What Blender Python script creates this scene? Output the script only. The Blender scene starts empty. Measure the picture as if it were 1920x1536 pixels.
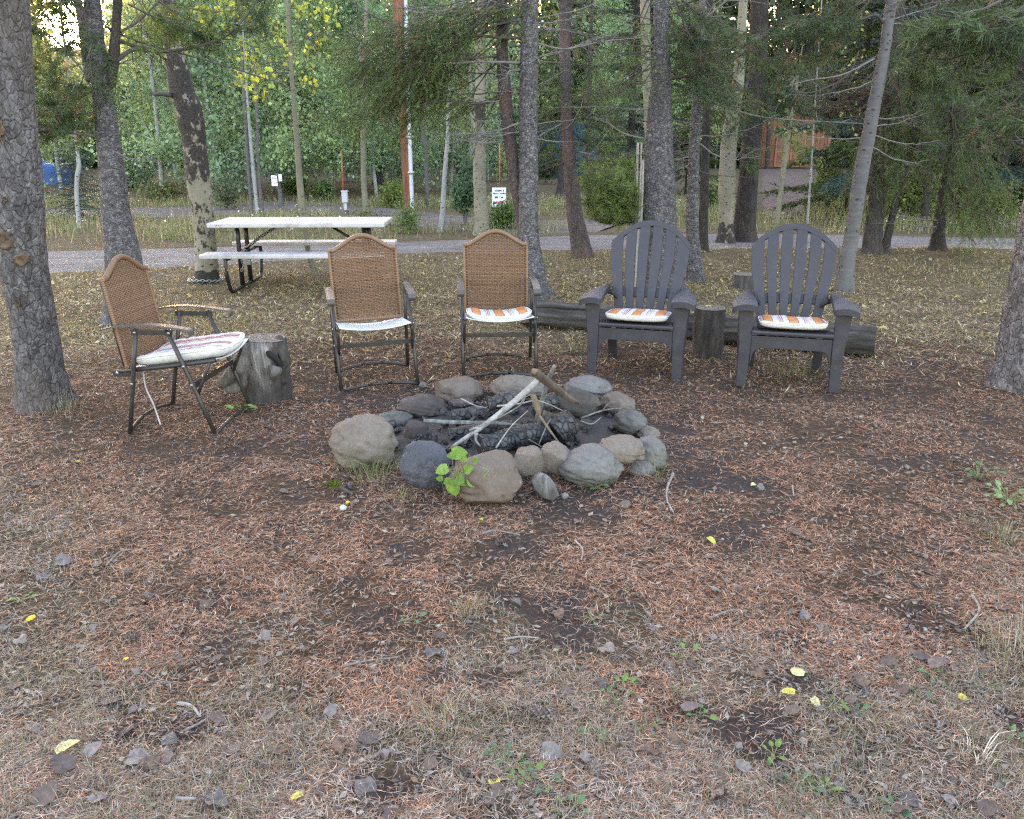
import bpy, bmesh, math, random
import numpy as np
from mathutils import Vector, Matrix, Euler

rng = np.random.default_rng(11)
random.seed(11)
R = math.radians
sc = bpy.context.scene
col = sc.collection

# ---------------------------------------------------------------- camera, sky, sun, exposure
CAM_F, CAM_H, CAM_P = 1500.0, 1.55, math.atan(498 / 1500)
cam_data = bpy.data.cameras.new('camera')
cam_data.sensor_width = 36.0
cam_data.lens = CAM_F / 1920 * 36.0
cam_data.clip_start = 0.05
cam_data.clip_end = 900
cam = bpy.data.objects.new('camera', cam_data)
col.objects.link(cam)
cam.location = (0, 0, CAM_H)
cam.rotation_euler = (math.pi / 2 - CAM_P, 0, 0)
sc.camera = cam
sc.render.resolution_x, sc.render.resolution_y = 1024, 819

SUN_EL, SUN_AZ = 5.5, -26.5          # degrees; azimuth from +Y, negative = towards -X
world = bpy.data.worlds.new('World')
sc.world = world
world.use_nodes = True
wn = world.node_tree
sky = wn.nodes.new('ShaderNodeTexSky')
sky.sky_type = 'NISHITA'
sky.sun_disc = False
sky.sun_elevation = R(SUN_EL)
sky.sun_rotation = R(SUN_AZ)
sky.air_density = 1.0
sky.dust_density = 2.5
sky.ozone_density = 1.0
wn.links.new(sky.outputs[0], wn.nodes['Background'].inputs[0])
wn.nodes['Background'].inputs[1].default_value = 0.15
sun_data = bpy.data.lights.new('sun', 'SUN')
sun_data.energy = 2.4
sun_data.angle = R(0.5)
sun_data.color = (1.0, 0.62, 0.28)
sun = bpy.data.objects.new('sun', sun_data)
col.objects.link(sun)
sun_dir = Vector((math.sin(R(SUN_AZ)) * math.cos(R(SUN_EL)), math.cos(R(SUN_AZ)) * math.cos(R(SUN_EL)), math.sin(R(SUN_EL))))
sun.rotation_euler = sun_dir.to_track_quat('Z', 'Y').to_euler()
sun.location = sun_dir * 60
vs = sc.view_settings
vs.view_transform = 'Standard'
vs.look = 'None'
vs.gamma = 1.0
vs.use_curve_mapping = False
vs.exposure = 4.55
vs.use_white_balance = True
vs.white_balance_temperature = 7250
vs.white_balance_tint = 25
sc.cycles.max_bounces = 6
sc.cycles.transparent_max_bounces = 8
sc.cycles.use_denoising = False
sc.cycles.pixel_filter_type = 'BLACKMAN_HARRIS'
sc.cycles.filter_width = 1.3
sc.cycles.use_adaptive_sampling = False

# ---------------------------------------------------------------- measuring helpers
def ray(px, py):
    x = (px - 960) / CAM_F
    y = -(py - 768) / CAM_F
    return np.array([x, math.cos(CAM_P) + y * math.sin(CAM_P), -math.sin(CAM_P) + y * math.cos(CAM_P)])

def gp(px, py, z=0.0):
    d = ray(px, py)
    return np.array([0, 0, CAM_H]) + d * ((z - CAM_H) / d[2])

def at(px, py, Y):
    d = ray(px, py)
    return np.array([0, 0, CAM_H]) + d * (Y / d[1])

def gt(px, py, dz=0.0):                 # point on the terrain
    z = 0.0
    for _ in range(6):
        p = gp(px, py, z)
        z = float(terrain(p[0:1], p[1:2])[0]) + dz
    return gp(px, py, z)

def depth_of(Y, z=0.8):
    return Y * math.cos(CAM_P) + (CAM_H - z) * math.sin(CAM_P)

# ---------------------------------------------------------------- noise on arrays
def _h(i, j, s):
    n = (i.astype(np.int64) * 374761393 + j.astype(np.int64) * 668265263 + s * 982451653) & 0x7fffffff
    n = ((n ^ (n >> 13)) * 1274126177) & 0x7fffffff
    return ((n ^ (n >> 16)) & 0xffff) / 65535.0

def vn(x, y, s=0):
    x = np.asarray(x, float); y = np.asarray(y, float)
    i = np.floor(x); j = np.floor(y)
    u = x - i; v = y - j
    u = u * u * (3 - 2 * u); v = v * v * (3 - 2 * v)
    return (_h(i, j, s) * (1 - u) + _h(i + 1, j, s) * u) * (1 - v) + (_h(i, j + 1, s) * (1 - u) + _h(i + 1, j + 1, s) * u) * v

def fbm(x, y, s=0, o=3):
    a = 0; w = 0.5; t = 0
    for k in range(o):
        a = a + w * vn(x * 2 ** k, y * 2 ** k, s + k * 7); t += w; w *= 0.55
    return a / t

def n3(p, sc_, s=0):                    # cheap 3-D noise
    p = p * sc_
    return (vn(p[:, 0] + 3.1 * p[:, 2], p[:, 1], s) + vn(p[:, 1] + 2.3 * p[:, 0], p[:, 2], s + 3) + vn(p[:, 2], p[:, 0] + 1.7 * p[:, 1], s + 5)) / 3

def sstep(a, b, x):
    t = np.clip((x - a) / (b - a), 0, 1)
    return t * t * (3 - 2 * t)

FIRE = gp(945, 815)[:2]

def terrain(x, y):
    x = np.asarray(x, float); y = np.asarray(y, float)
    m = 0.20 * np.exp(-((y - 10.9) / 0.95) ** 2) * sstep(1.2, 3.2, x) * (1 - sstep(6.5, 9.0, x))
    b = (fbm(x * 1.1, y * 1.1, 3) - 0.5) * 0.07 + (fbm(x * 5, y * 5, 9) - 0.5) * 0.022
    b = b * (1 - sstep(8.5, 10.5, y)) * sstep(0.2, 1.2, np.hypot((x - FIRE[0]) / 1.1, (y - FIRE[1]) / 0.9))
    far = sstep(60, 130, y) * 14 + sstep(45, 120, np.abs(x)) * 5
    return m + b + far

# ---------------------------------------------------------------- mesh building
class Geo:
    def __init__(self):
        self.v = []; self.f3 = []; self.f4 = []; self.c = []; self.n = 0
    def add(self, v, f, c=None):
        v = np.asarray(v, np.float32).reshape(-1, 3); f = np.asarray(f, np.int64)
        if len(v) == 0: return
        (self.f3 if f.shape[1] == 3 else self.f4).append(f + self.n)
        self.v.append(v); self.n += len(v)
        c = np.asarray((1, 1, 1) if c is None else c, np.float32)
        self.c.append(np.broadcast_to(c, (len(v), 3)) if c.ndim == 1 else c)
    def mesh(self, name, mat, smooth=True):
        me = bpy.data.meshes.new(name)
        v = np.concatenate(self.v).astype(np.float32)
        l = []; tot = []
        for fs, k in ((self.f3, 3), (self.f4, 4)):
            if fs:
                a = np.concatenate(fs); l.append(a.ravel()); tot.append(np.full(len(a), k, np.int32))
        l = np.concatenate(l).astype(np.int32); tot = np.concatenate(tot)
        me.vertices.add(len(v)); me.vertices.foreach_set('co', v.ravel())
        me.loops.add(len(l)); me.loops.foreach_set('vertex_index', l)
        st = np.concatenate([[0], np.cumsum(tot)[:-1]]).astype(np.int32)
        me.polygons.add(len(tot)); me.polygons.foreach_set('loop_start', st); me.polygons.foreach_set('loop_total', tot)
        me.polygons.foreach_set('use_smooth', np.full(len(tot), smooth, dtype=bool))
        at_ = me.color_attributes.new('Col', 'FLOAT_COLOR', 'POINT')
        c = np.ones((len(v), 4), np.float32); c[:, :3] = np.concatenate(self.c)
        at_.data.foreach_set('color', c.ravel())
        me.materials.append(mat)
        me.update(calc_edges=True); me.validate(clean_customdata=False)
        return me
    def build(self, name, mat, parent=None, smooth=True):
        o = bpy.data.objects.new(name, self.mesh(name, mat, smooth))
        col.objects.link(o)
        if parent: o.parent = parent
        return o

def obj(name, me, parent=None, loc=None, rot=None, scale=None):
    o = bpy.data.objects.new(name, me); col.objects.link(o)
    if parent: o.parent = parent
    if loc is not None: o.location = loc
    if rot is not None: o.rotation_euler = rot
    if scale is not None: o.scale = scale
    return o

def tag(o, label=None, cat=None, group=None, kind=None):
    if label: o['label'] = label
    if cat: o['category'] = cat
    if group: o['group'] = group
    if kind: o['kind'] = kind
    return o

def thing(name, label, cat, loc=(0, 0, 0), rz=0.0, group=None):
    o = bpy.data.objects.new(name, None); col.objects.link(o)
    o.location = loc; o.rotation_euler = (0, 0, rz); o.empty_display_size = 0.1
    return tag(o, label, cat, group)

def dup(root, loc, rz, label=None, group=None, scale=None):
    kids = list(root.children)
    r = root.copy(); col.objects.link(r); r.location = loc; r.rotation_euler = (root.rotation_euler[0], root.rotation_euler[1], rz)
    if scale: r.scale = scale
    if label: r['label'] = label
    if group: r['group'] = group
    for ch in kids:
        c = ch.copy(); col.objects.link(c); c.parent = r
        for g in list(ch.children):
            d = g.copy(); col.objects.link(d); d.parent = c
    return r

def catmull(pts, n):
    p = np.asarray(pts, float)
    if len(p) == 2:
        t = np.linspace(0, 1, n)[:, None]; return p[0] * (1 - t) + p[1] * t
    q = np.vstack([2 * p[0] - p[1], p, 2 * p[-1] - p[-2]])
    s = np.linspace(0, len(p) - 1 - 1e-9, n); i = s.astype(int); t = (s - i)[:, None]
    a, b, c, d = q[i], q[i + 1], q[i + 2], q[i + 3]
    return 0.5 * (2 * b + (c - a) * t + (2 * a - 5 * b + 4 * c - d) * t ** 2 + (3 * b - a - 3 * c + d) * t ** 3)

def tube(pts, rad, k=8, cap=True):
    p = np.asarray(pts, float); n = len(p)
    r = np.broadcast_to(np.asarray(rad, float), (n,)) if np.ndim(rad) <= 1 else rad
    t = np.gradient(p, axis=0); t /= np.linalg.norm(t, axis=1, keepdims=True) + 1e-9
    ref = np.array([0, 0, 1.0]) if abs(t[:, 2].mean()) < 0.8 else np.array([0, 1.0, 0])
    a = np.cross(t, ref); a /= np.linalg.norm(a, axis=1, keepdims=True) + 1e-9
    b = np.cross(t, a)
    th = np.linspace(0, 2 * np.pi, k, endpoint=False)
    v = p[:, None] + r[:, None, None] * (np.cos(th)[None, :, None] * a[:, None] + np.sin(th)[None, :, None] * b[:, None])
    v = v.reshape(-1, 3)
    i = np.arange(n - 1)[:, None] * k; j = np.arange(k)[None]; j2 = (j + 1) % k
    f = np.stack([i + j, i + j2, i + k + j2, i + k + j], -1).reshape(-1, 4)
    if cap:
        v = np.vstack([v, p[0], p[-1]])
        e = (n - 1) * k; j = np.arange(k); j2 = (j + 1) % k
        c0 = np.stack([np.full(k, n * k), j2, j], 1); c1 = np.stack([np.full(k, n * k + 1), e + j, e + j2], 1)
        return v, f, np.vstack([c0, c1])
    return v, f, None

def add_tube(g, pts, rad, k=8, c=None, cap=True):
    v, f, fc = tube(pts, rad, k, cap)
    b0 = g.n
    g.add(v, f, c)
    if fc is not None: g.f3.append(fc + b0)

def bm_mesh(name, bm, mat, smooth=False):
    me = bpy.data.meshes.new(name)
    bmesh.ops.recalc_face_normals(bm, faces=bm.faces[:])
    bm.to_mesh(me); bm.free()
    me.materials.append(mat)
    if smooth:
        me.polygons.foreach_set('use_smooth', [True] * len(me.polygons))
    return me

def bm_box(x0, x1, y0, y1, z0, z1, bev=0.004, seg=2, bm=None):
    bm2 = bmesh.new()
    bmesh.ops.create_cube(bm2, size=1.0)
    for v in bm2.verts:
        v.co = Vector((x0 + (v.co.x + .5) * (x1 - x0), y0 + (v.co.y + .5) * (y1 - y0), z0 + (v.co.z + .5) * (z1 - z0)))
    if bev > 0:
        bmesh.ops.bevel(bm2, geom=bm2.edges[:], offset=bev, segments=seg, affect='EDGES', profile=0.6)
    return bm2

def box(name, mat, parent, x0, x1, y0, y1, z0, z1, bev=0.004, **kw):
    o = obj(name, bm_mesh(name, bm_box(x0, x1, y0, y1, z0, z1, bev), mat), parent, **kw)
    return o

def bm_prism(outline, vec, bev=0.004, seg=2):
    bm = bmesh.new()
    vs_ = [bm.verts.new(Vector(p)) for p in outline]
    f = bm.faces.new(vs_)
    r = bmesh.ops.extrude_face_region(bm, geom=[f])
    nv = [e for e in r['geom'] if isinstance(e, bmesh.types.BMVert)]
    bmesh.ops.translate(bm, verts=nv, vec=Vector(vec))
    bmesh.ops.recalc_face_normals(bm, faces=bm.faces[:])
    if bev > 0:
        es = [e for e in bm.edges if len(e.link_faces) == 2 and e.calc_face_angle(0) > 0.5]
        bmesh.ops.bevel(bm, geom=es, offset=bev, segments=seg, affect='EDGES', profile=0.6)
    return bm

# ---------------------------------------------------------------- materials
class NT:
    def __init__(self, name):
        self.m = bpy.data.materials.new(name); self.m.use_nodes = True
        self.t = self.m.node_tree; self.b = self.t.nodes['Principled BSDF']; self.out = self.t.nodes['Material Output']
        self.b.inputs['Specular IOR Level'].default_value = 0.3
    def n(self, typ, **kw):
        x = self.t.nodes.new('ShaderNode' + typ)
        for k, v in kw.items(): setattr(x, k, v)
        return x
    def l(self, a, b): self.t.links.new(a, b)
    def coord(self, which='Object', scale=(1, 1, 1)):
        tc = self.n('TexCoord'); mp = self.n('Mapping'); mp.inputs['Scale'].default_value = scale
        self.l(tc.outputs[which], mp.inputs[0]); return mp.outputs[0]
    def noise(self, vec, scale, detail=4, rough=0.6, dist=0.0):
        x = self.n('TexNoise'); x.inputs['Scale'].default_value = scale; x.inputs['Detail'].default_value = detail
        x.inputs['Roughness'].default_value = rough; x.inputs['Distortion'].default_value = dist
        self.l(vec, x.inputs['Vector']); return x.outputs[0]
    def voro(self, vec, scale, feature='F1', out='Distance', rnd=1.0):
        x = self.n('TexVoronoi', feature=feature); x.inputs['Scale'].default_value = scale
        if 'Randomness' in x.inputs: x.inputs['Randomness'].default_value = rnd
        self.l(vec, x.inputs['Vector']); return x.outputs[out]
    def ramp(self, fac, stops, interp='LINEAR'):
        x = self.n('ValToRGB'); r = x.color_ramp; r.interpolation = interp
        while len(r.elements) < len(stops): r.elements.new(0.5)
        for e, (p, c) in zip(r.elements, stops):
            e.position = p; e.color = (*c, 1) if len(c) == 3 else c
        self.l(fac, x.inputs[0]); return x.outputs[0]
    def val(self, fac, a, b, lo=0.0, hi=1.0):
        x = self.n('MapRange'); x.inputs[1].default_value = a; x.inputs[2].default_value = b; x.inputs[3].default_value = lo; x.inputs[4].default_value = hi
        self.l(fac, x.inputs[0]); return x.outputs[0]
    def math(self, op, a, b=None):
        x = self.n('Math', operation=op)
        for i, q in enumerate((a, b)):
            if q is None: continue
            if isinstance(q, (int, float)): x.inputs[i].default_value = q
            else: self.l(q, x.inputs[i])
        return x.outputs[0]
    def mix(self, fac, a, b, mode='MIX'):
        x = self.n('Mix', data_type='RGBA', blend_type=mode)
        for i, q in ((0, fac), (6, a), (7, b)):
            if isinstance(q, (int, float)): x.inputs[i].default_value = q
            elif isinstance(q, tuple): x.inputs[i].default_value = (*q, 1)
            else: self.l(q, x.inputs[i])
        return x.outputs[2]
    def attr(self, name='Col'):
        x = self.n('Attribute', attribute_name=name); return x
    def rand(self):
        return self.n('ObjectInfo').outputs['Random']
    def hsv(self, c, v=None, s=None):
        x = self.n('HueSaturation'); self.l(c, x.inputs['Color'])
        if v is not None: self.l(v, x.inputs['Value'])
        if s is not None: x.inputs['Saturation'].default_value = s
        return x.outputs[0]
    def bump(self, h, dist, strength=1.0):
        x = self.n('Bump'); x.inputs['Distance'].default_value = dist; x.inputs['Strength'].default_value = strength
        self.l(h, x.inputs['Height']); self.l(x.outputs[0], self.b.inputs['Normal'])
    def done(self, c, rough=0.8):
        if isinstance(c, tuple): self.b.inputs['Base Color'].default_value = (*c, 1)
        else: self.l(c, self.b.inputs['Base Color'])
        if isinstance(rough, (int, float)): self.b.inputs['Roughness'].default_value = rough
        else: self.l(rough, self.b.inputs['Roughness'])
        return self.m

def m_plain(name, c, rough=0.6, metal=0.0, var=0.12, scale=30, bump=0.0, dirt=None):
    t = NT(name); v = t.coord()
    nz = t.noise(v, scale, 5)
    cc = t.ramp(nz, [(0.3, tuple(x * (1 - var) for x in c)), (0.7, tuple(min(1, x * (1 + var)) for x in c))])
    if dirt:
        d = t.noise(v, scale * 0.25, 6, 0.7)
        cc = t.mix(t.val(d, 0.5, 0.68), cc, dirt)
    t.b.inputs['Metallic'].default_value = metal
    if bump: t.bump(nz, bump)
    rg = t.val(nz, 0.3, 0.7, max(0, rough - 0.08), min(1, rough + 0.1))
    return t.done(cc, rg)

def m_attr(name, rough=0.8, trans=0.0, var=0.25, scale=40, spec=0.2):
    t = NT(name); a = t.attr().outputs['Color']
    nz = t.noise(t.coord('Object'), scale, 3)
    c = t.hsv(a, t.val(nz, 0.25, 0.75, 1 - var, 1 + var))
    t.b.inputs['Specular IOR Level'].default_value = spec
    m = t.done(c, rough)
    if trans > 0:
        tr = t.n('BsdfTranslucent'); t.l(c, tr.inputs[0])
        mx = t.n('MixShader'); mx.inputs[0].default_value = trans
        t.l(t.b.outputs[0], mx.inputs[1]); t.l(tr.outputs[0], mx.inputs[2]); t.l(mx.outputs[0], t.out.inputs[0])
    return m

def m_bark(name, dark, mid, light, vs_=22, zs=0.3, depth=0.02, patch=None):
    t = NT(name); v = t.coord('Object', (1, 1, zs))
    w = t.noise(v, 9, 4, 0.6)
    mixv = t.n('Mix', data_type='VECTOR'); mixv.inputs[0].default_value = 0.06
    wc = t.n('TexNoise'); wc.inputs['Scale'].default_value = 14; t.l(v, wc.inputs['Vector'])
    t.l(v, mixv.inputs[4]); t.l(wc.outputs['Color'], mixv.inputs[5])
    vv = mixv.outputs[1]
    crack = t.voro(vv, vs_ * 1.5, 'DISTANCE_TO_EDGE')
    grain = t.noise(t.coord('Object', (1, 1, zs * .6)), vs_ * 1.1, 8, .72, .5)
    fine = t.noise(t.coord('Object', (1, 1, 0.5)), 90, 4, 0.7)
    cell = t.voro(vv, vs_ * 1.5, 'F1', 'Color')
    sep = t.n('SeparateColor'); t.l(cell, sep.inputs[0])
    base = t.mix(sep.outputs[0], mid, light)
    base = t.mix(t.val(fine, 0.3, 0.7), t.mix(0.45, base, dark), base)
    base = t.mix(t.val(grain, 0.34, 0.62), t.mix(.75, base, dark), base)
    c = t.mix(t.math('MULTIPLY', t.val(crack, 0.0, 0.07, 1, 0), t.val(grain, .35, .6, .75, .15)), base, dark)
    big = t.noise(t.coord('Object', (1, 1, 0.5)), 2.2, 4)
    if patch: c = t.mix(t.math('MULTIPLY', t.val(big, 0.5, 0.7), 0.7), c, patch)
    c = t.hsv(c, t.val(t.rand(), 0, 1, 0.85, 1.15))
    h = t.math('ADD', t.math('ADD', t.math('MULTIPLY', t.val(crack, 0, 0.16), .5), t.math('MULTIPLY', grain, 1.6)), t.math('ADD', t.math('MULTIPLY', fine, 0.5), t.math('MULTIPLY', w, 0.8)))
    t.bump(h, depth)
    return t.done(c, 0.9)

def m_aspen(name, pale=(0.18, 0.16, 0.125), green=(0.12, 0.115, 0.082), marks=1.0):
    t = NT(name)
    v = t.coord('Object')
    big = t.noise(v, 3.0, 3)
    c = t.mix(t.val(big, 0.35, 0.7), pale, green)
    st = t.noise(t.coord('Object', (1, 1, 8)), 8, 4, 0.6)
    c = t.mix(t.math('MULTIPLY', t.val(st, 0.5, 0.75), 0.55), c, (0.14, 0.13, 0.11))
    eye = t.voro(t.coord('Object', (1, 1, 1.7)), 11, 'F1')
    eyn = t.noise(v, 30, 3)
    eyem = t.val(t.math('ADD', eye, t.math('MULTIPLY', eyn, 0.35)), 0.34, 0.40, 1, 0)
    c = t.mix(t.math('MULTIPLY', eyem, marks), c, (0.025, 0.022, 0.02))
    dens = t.attr(); sepd = t.n('SeparateColor'); t.l(dens.outputs['Color'], sepd.inputs[0])
    d = sepd.outputs[0]
    blot = t.noise(t.coord('Object', (1, 1, 0.8)), 14, 6, 0.65)
    sm = t.val(t.math('SUBTRACT', t.math('ADD', blot, t.math('MULTIPLY', d, 0.48)), 0.85), -0.02, 0.03)
    fine = t.noise(v, 60, 4, 0.7)
    blk = t.mix(t.val(fine, 0.4, 0.7), (0.012, 0.011, 0.011), (0.07, 0.055, 0.045))
    c = t.mix(sm, c, blk)
    t.bump(t.math('ADD', t.math('MULTIPLY', t.math('MULTIPLY', sm, fine), 1.5), t.math('MULTIPLY', st, 0.15)), 0.012)
    return t.done(c, 0.75)
# ---------------------------------------------------------------- setting materials
def m_ground():
    t = NT('forest_floor'); v = t.coord('Object')
    z = t.attr(); s = t.n('SeparateColor'); t.l(z.outputs['Color'], s.inputs[0])
    fine = t.noise(v, 55, 6, 0.75); mid = t.noise(v, 9, 5, 0.65)
    soil = t.mix(t.val(fine, 0.3, 0.7), (0.024, 0.0185, 0.017), (0.062, 0.047, 0.042))
    strk = t.noise(v, 140, 4, 0.8, 1.5)
    lit = t.ramp(strk, [(0.3, (0.035, 0.026, 0.022)), (0.5, (0.115, 0.067, 0.042)), (0.62, (0.20, 0.115, 0.07)), (0.75, (0.25, 0.18, 0.13))])
    grs = t.ramp(strk, [(0.3, (0.04, 0.034, 0.02)), (0.5, (0.12, 0.088, 0.052)), (0.7, (0.24, 0.185, 0.11))])
    blot = t.noise(v, 22, 5, 0.7); big = t.noise(v, 3.2, 4, .6)
    lit = t.hsv(lit, t.math('MULTIPLY', t.val(blot, .3, .7, .25, .85), t.val(big, .3, .7, .8, 1.2))); grs = t.hsv(grs, t.math('MULTIPLY', t.val(blot, .3, .7, .3, 1.15), t.val(big, .3, .7, .75, 1.25)))
    c = t.mix(t.val(mid, 0.32, 0.62), soil, lit)
    c = t.mix(s.outputs[1], c, grs)
    c = t.mix(s.outputs[0], c, soil)
    t.bump(t.math('ADD', fine, t.math('MULTIPLY', strk, 0.6)), 0.012)
    t.b.inputs['Specular IOR Level'].default_value = 0.1
    return t.done(c, 0.95)

def m_gravel(name, a, b, c_):
    t = NT(name); v = t.coord('Object')
    f = t.noise(v, 60, 6, 0.8); m_ = t.noise(v, 1.6, 4); p = t.voro(v, 45, 'F1', 'Color')
    s = t.n('SeparateColor'); t.l(p, s.inputs[0])
    cc = t.mix(t.val(f, 0.3, 0.7), a, b); cc = t.mix(t.val(m_, 0.4, 0.7), cc, c_)
    ru = t.noise(t.coord('Object', (.35, 1.6, 1)), 2.6, 6, .7); cc = t.hsv(cc, t.val(ru, .3, .7, .6, 1.35))
    cc = t.hsv(cc, t.val(s.outputs[0], 0, 1, 0.75, 1.3))
    t.bump(t.math('ADD', f, s.outputs[1]), 0.012)
    return t.done(cc, 0.95)

M = {}
M['ground'] = m_ground()
M['road'] = m_gravel('road_gravel', (0.085, 0.076, 0.074), (0.17, 0.152, 0.152), (0.12, 0.10, 0.095))
M['shed_drive'] = m_gravel('shed_drive_dirt', (0.085, 0.056, 0.048), (0.15, 0.105, 0.092), (0.11, 0.07, 0.058))
M['drive'] = m_gravel('driveway_dirt', (0.08, 0.065, 0.06), (0.145, 0.118, 0.11), (0.11, 0.08, 0.07))
M['litter'] = m_attr('litter', 0.85, 0.0, 0.3, 60, 0.1)
M['blade'] = m_attr('grass_blade', 0.7, 0.35, 0.25, 20, 0.2)
M['needle'] = m_attr('conifer_needle', 0.6, 0.25, 0.3, 3, 0.25)
M['leaf'] = m_attr('aspen_leaf', 0.55, 0.45, 0.25, 3, 0.3)
M['deadleaf'] = m_attr('dead_leaf', 0.75, 0.08, 0.4, 55, 0.3)
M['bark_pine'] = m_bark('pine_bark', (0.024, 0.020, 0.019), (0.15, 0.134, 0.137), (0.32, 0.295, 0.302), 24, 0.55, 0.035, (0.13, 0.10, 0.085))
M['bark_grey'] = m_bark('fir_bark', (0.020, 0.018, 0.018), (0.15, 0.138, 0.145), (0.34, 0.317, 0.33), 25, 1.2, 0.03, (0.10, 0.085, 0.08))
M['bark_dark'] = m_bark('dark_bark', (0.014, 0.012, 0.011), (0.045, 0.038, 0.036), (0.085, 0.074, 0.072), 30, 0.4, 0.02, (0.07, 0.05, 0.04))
M['bark_red'] = m_bark('reddish_bark', (0.026, 0.018, 0.017), (0.095, 0.073, 0.068), (0.18, 0.152, 0.15), 40, 0.9, 0.016, (0.17, 0.09, 0.07))
M['aspen'] = m_aspen('aspen_bark')
M['aspen_green'] = m_aspen('young_aspen_bark', (0.15, 0.14, 0.10), (0.10, 0.10, 0.068), 0.6)
M['birch'] = m_aspen('white_bark', (0.24, 0.24, 0.245), (0.17, 0.178, 0.18), 0.9)
M['birch_grey'] = m_aspen('grey_white_bark', (0.08, 0.076, 0.08), (0.055, 0.052, 0.056), 1.0)
M['twig'] = m_plain('dead_twig', (0.13, 0.12, 0.115), 0.9, 0, 0.4, 40, 0.003)
M['twig_pale'] = m_plain('pale_twig', (0.19, 0.175, 0.16), 0.9, 0, 0.35, 40, 0.003)
M['twig_dark'] = m_plain('dark_twig', (0.055, 0.047, 0.042), 0.9, 0, 0.3, 40, 0.003)

# ---------------------------------------------------------------- ground sheet
def axis(parts):
    out = []
    for a, b, st in parts:
        out.append(np.arange(a, b - 1e-6, st))
    return np.concatenate(out + [np.array([parts[-1][1]])])

SOIL_SPOTS = [(gp(px, py)[:2], r) for px, py, r in [
    (720, 1040, .17), (620, 1030, .10), (1050, 1150, .26), (960, 1130, .14), (700, 1150, .13), (1440, 1370, .20), (820, 1270, .10),
    (910, 1280, .09), (1060, 950, .30), (1200, 930, .22), (800, 955, .16), (520, 980, .10), (350, 1190, .09), (1480, 1270, .12), (740, 745, .4),
    (1340, 900, .25), (1390, 1000, .22), (1500, 1200, .12), (250, 1370, .12), (1280, 1330, .13), (1900, 1350, .12), (740, 1490, .10), (630, 720, .2), (960, 1030, .15), (330, 1370, .10)]]

def soil_mask(x, y):
    s = np.zeros_like(np.asarray(x, float))
    for (cx, cy), r in SOIL_SPOTS:
        d = np.hypot((x - cx) / 1.25, y - cy) / (r * .85)
        s = np.maximum(s, 1 - sstep(0.45, 1.25, d + (fbm(x * 6, y * 6, 31) - 0.5) * 1.2))
    rd = np.hypot((x - FIRE[0]) / 1.05, (y - FIRE[1]) / 0.85)
    s = np.maximum(s, (1 - sstep(0.8, 1.15, rd + (fbm(x * 4, y * 4, 37) - .5) * 0.7)) * 0.9)
    nz = fbm(x * 2.1, y * 2.1, 41, 4)
    s = np.maximum(s, sstep(0.63, 0.76, nz) * 0.65 * (1 - sstep(5.5, 7, y)))
    return np.clip(s, 0, 1)

def grass_mask(x, y):
    far = sstep(5.9, 7.2, y + (fbm(x * 1.3, y * 1.3, 51) - .5) * 2.2)
    left = sstep(0.6, 2.2, -x - 0.55 * (y - 2.2) + (fbm(x * 2, y * 2, 53) - .5) * 1.6) * 0.7 * (1 - sstep(3.2, 5, y)) + sstep(2.6, 3.4, -x) * 0.5
    near = (1 - sstep(1.9, 2.5, y + (fbm(x * 2.5, y * 2.5, 57) - .5) * 1.2)) * 0.75
    rt = sstep(1.35, 1.9, x - (y - 2) * .42 + (fbm(x * 3, y * 3, 59) - .5) * .8) * 0.6 * (1 - sstep(3.2, 4.2, y))
    return np.clip(np.maximum.reduce([far, left, near, rt]), 0, 1)

def build_ground():
    xs = axis([(-260, -60, 20), (-60, -14, 2), (-14, -6, .4), (-6, 6, .055), (6, 14, .4), (14, 60, 2), (60, 260, 20)])
    ys = axis([(-80, -10, 10), (-10, 0.6, 1.0), (0.6, 8.5, .055), (8.5, 15, .2), (15, 30, 1), (30, 70, 4), (70, 300, 15)])
    X, Y = np.meshgrid(xs, ys); x = X.ravel(); y = Y.ravel()
    z = terrain(x, y)
    nx, ny = len(xs), len(ys)
    i = np.arange(ny - 1)[:, None] * nx + np.arange(nx - 1)[None]
    f = np.stack([i, i + 1, i + nx + 1, i + nx], -1).reshape(-1, 4)
    c = np.zeros((len(x), 3)); c[:, 0] = soil_mask(x, y); c[:, 1] = grass_mask(x, y)
    g = Geo(); g.add(np.stack([x, y, z], 1), f, c)
    tag(g.build('ground', M['ground']), kind='structure')
build_ground()

def strip(name, left, right, mat, lift=0.02, n=60, m=8):
    a = catmull(left, n); b = catmull(right, n)
    t = np.linspace(0, 1, m)[None, :, None]
    P = a[:, None] * (1 - t) + b[:, None] * t
    P = P.reshape(-1, 2)
    edge = np.tile(np.minimum(np.linspace(0, 1, m), 1 - np.linspace(0, 1, m)), n)
    P = P + (np.stack([fbm(P[:, 0], P[:, 1], 71), fbm(P[:, 0], P[:, 1], 73)], 1) - .5) * 0.45 * (edge < 0.05)[:, None]
    z = terrain(P[:, 0], P[:, 1]) + lift - (edge < 0.05) * (lift + .03)
    i = np.arange(n - 1)[:, None] * m + np.arange(m - 1)[None]
    f = np.stack([i, i + 1, i + m + 1, i + m], -1).reshape(-1, 4)
    g = Geo(); g.add(np.column_stack([P, z]), f); tag(g.build(name, mat), kind='structure')
strip('gravel_road', [(-40, 2.5), (-14, 7.9), (-5.6, 10.0), (-1.3, 12.0), (1.6, 12.35), (4.3, 12.2), (7.2, 11.6), (16, 10.2), (60, 4)],
      [(-42, 7), (-15, 11), (-7, 12.5), (-1.4, 13.7), (1.5, 14.7), (5.2, 14.9), (8.4, 14.3), (17, 13), (62, 8)], M['road'], 0.02)
def q(px, py): return tuple(gp(px, py)[:2])
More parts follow.
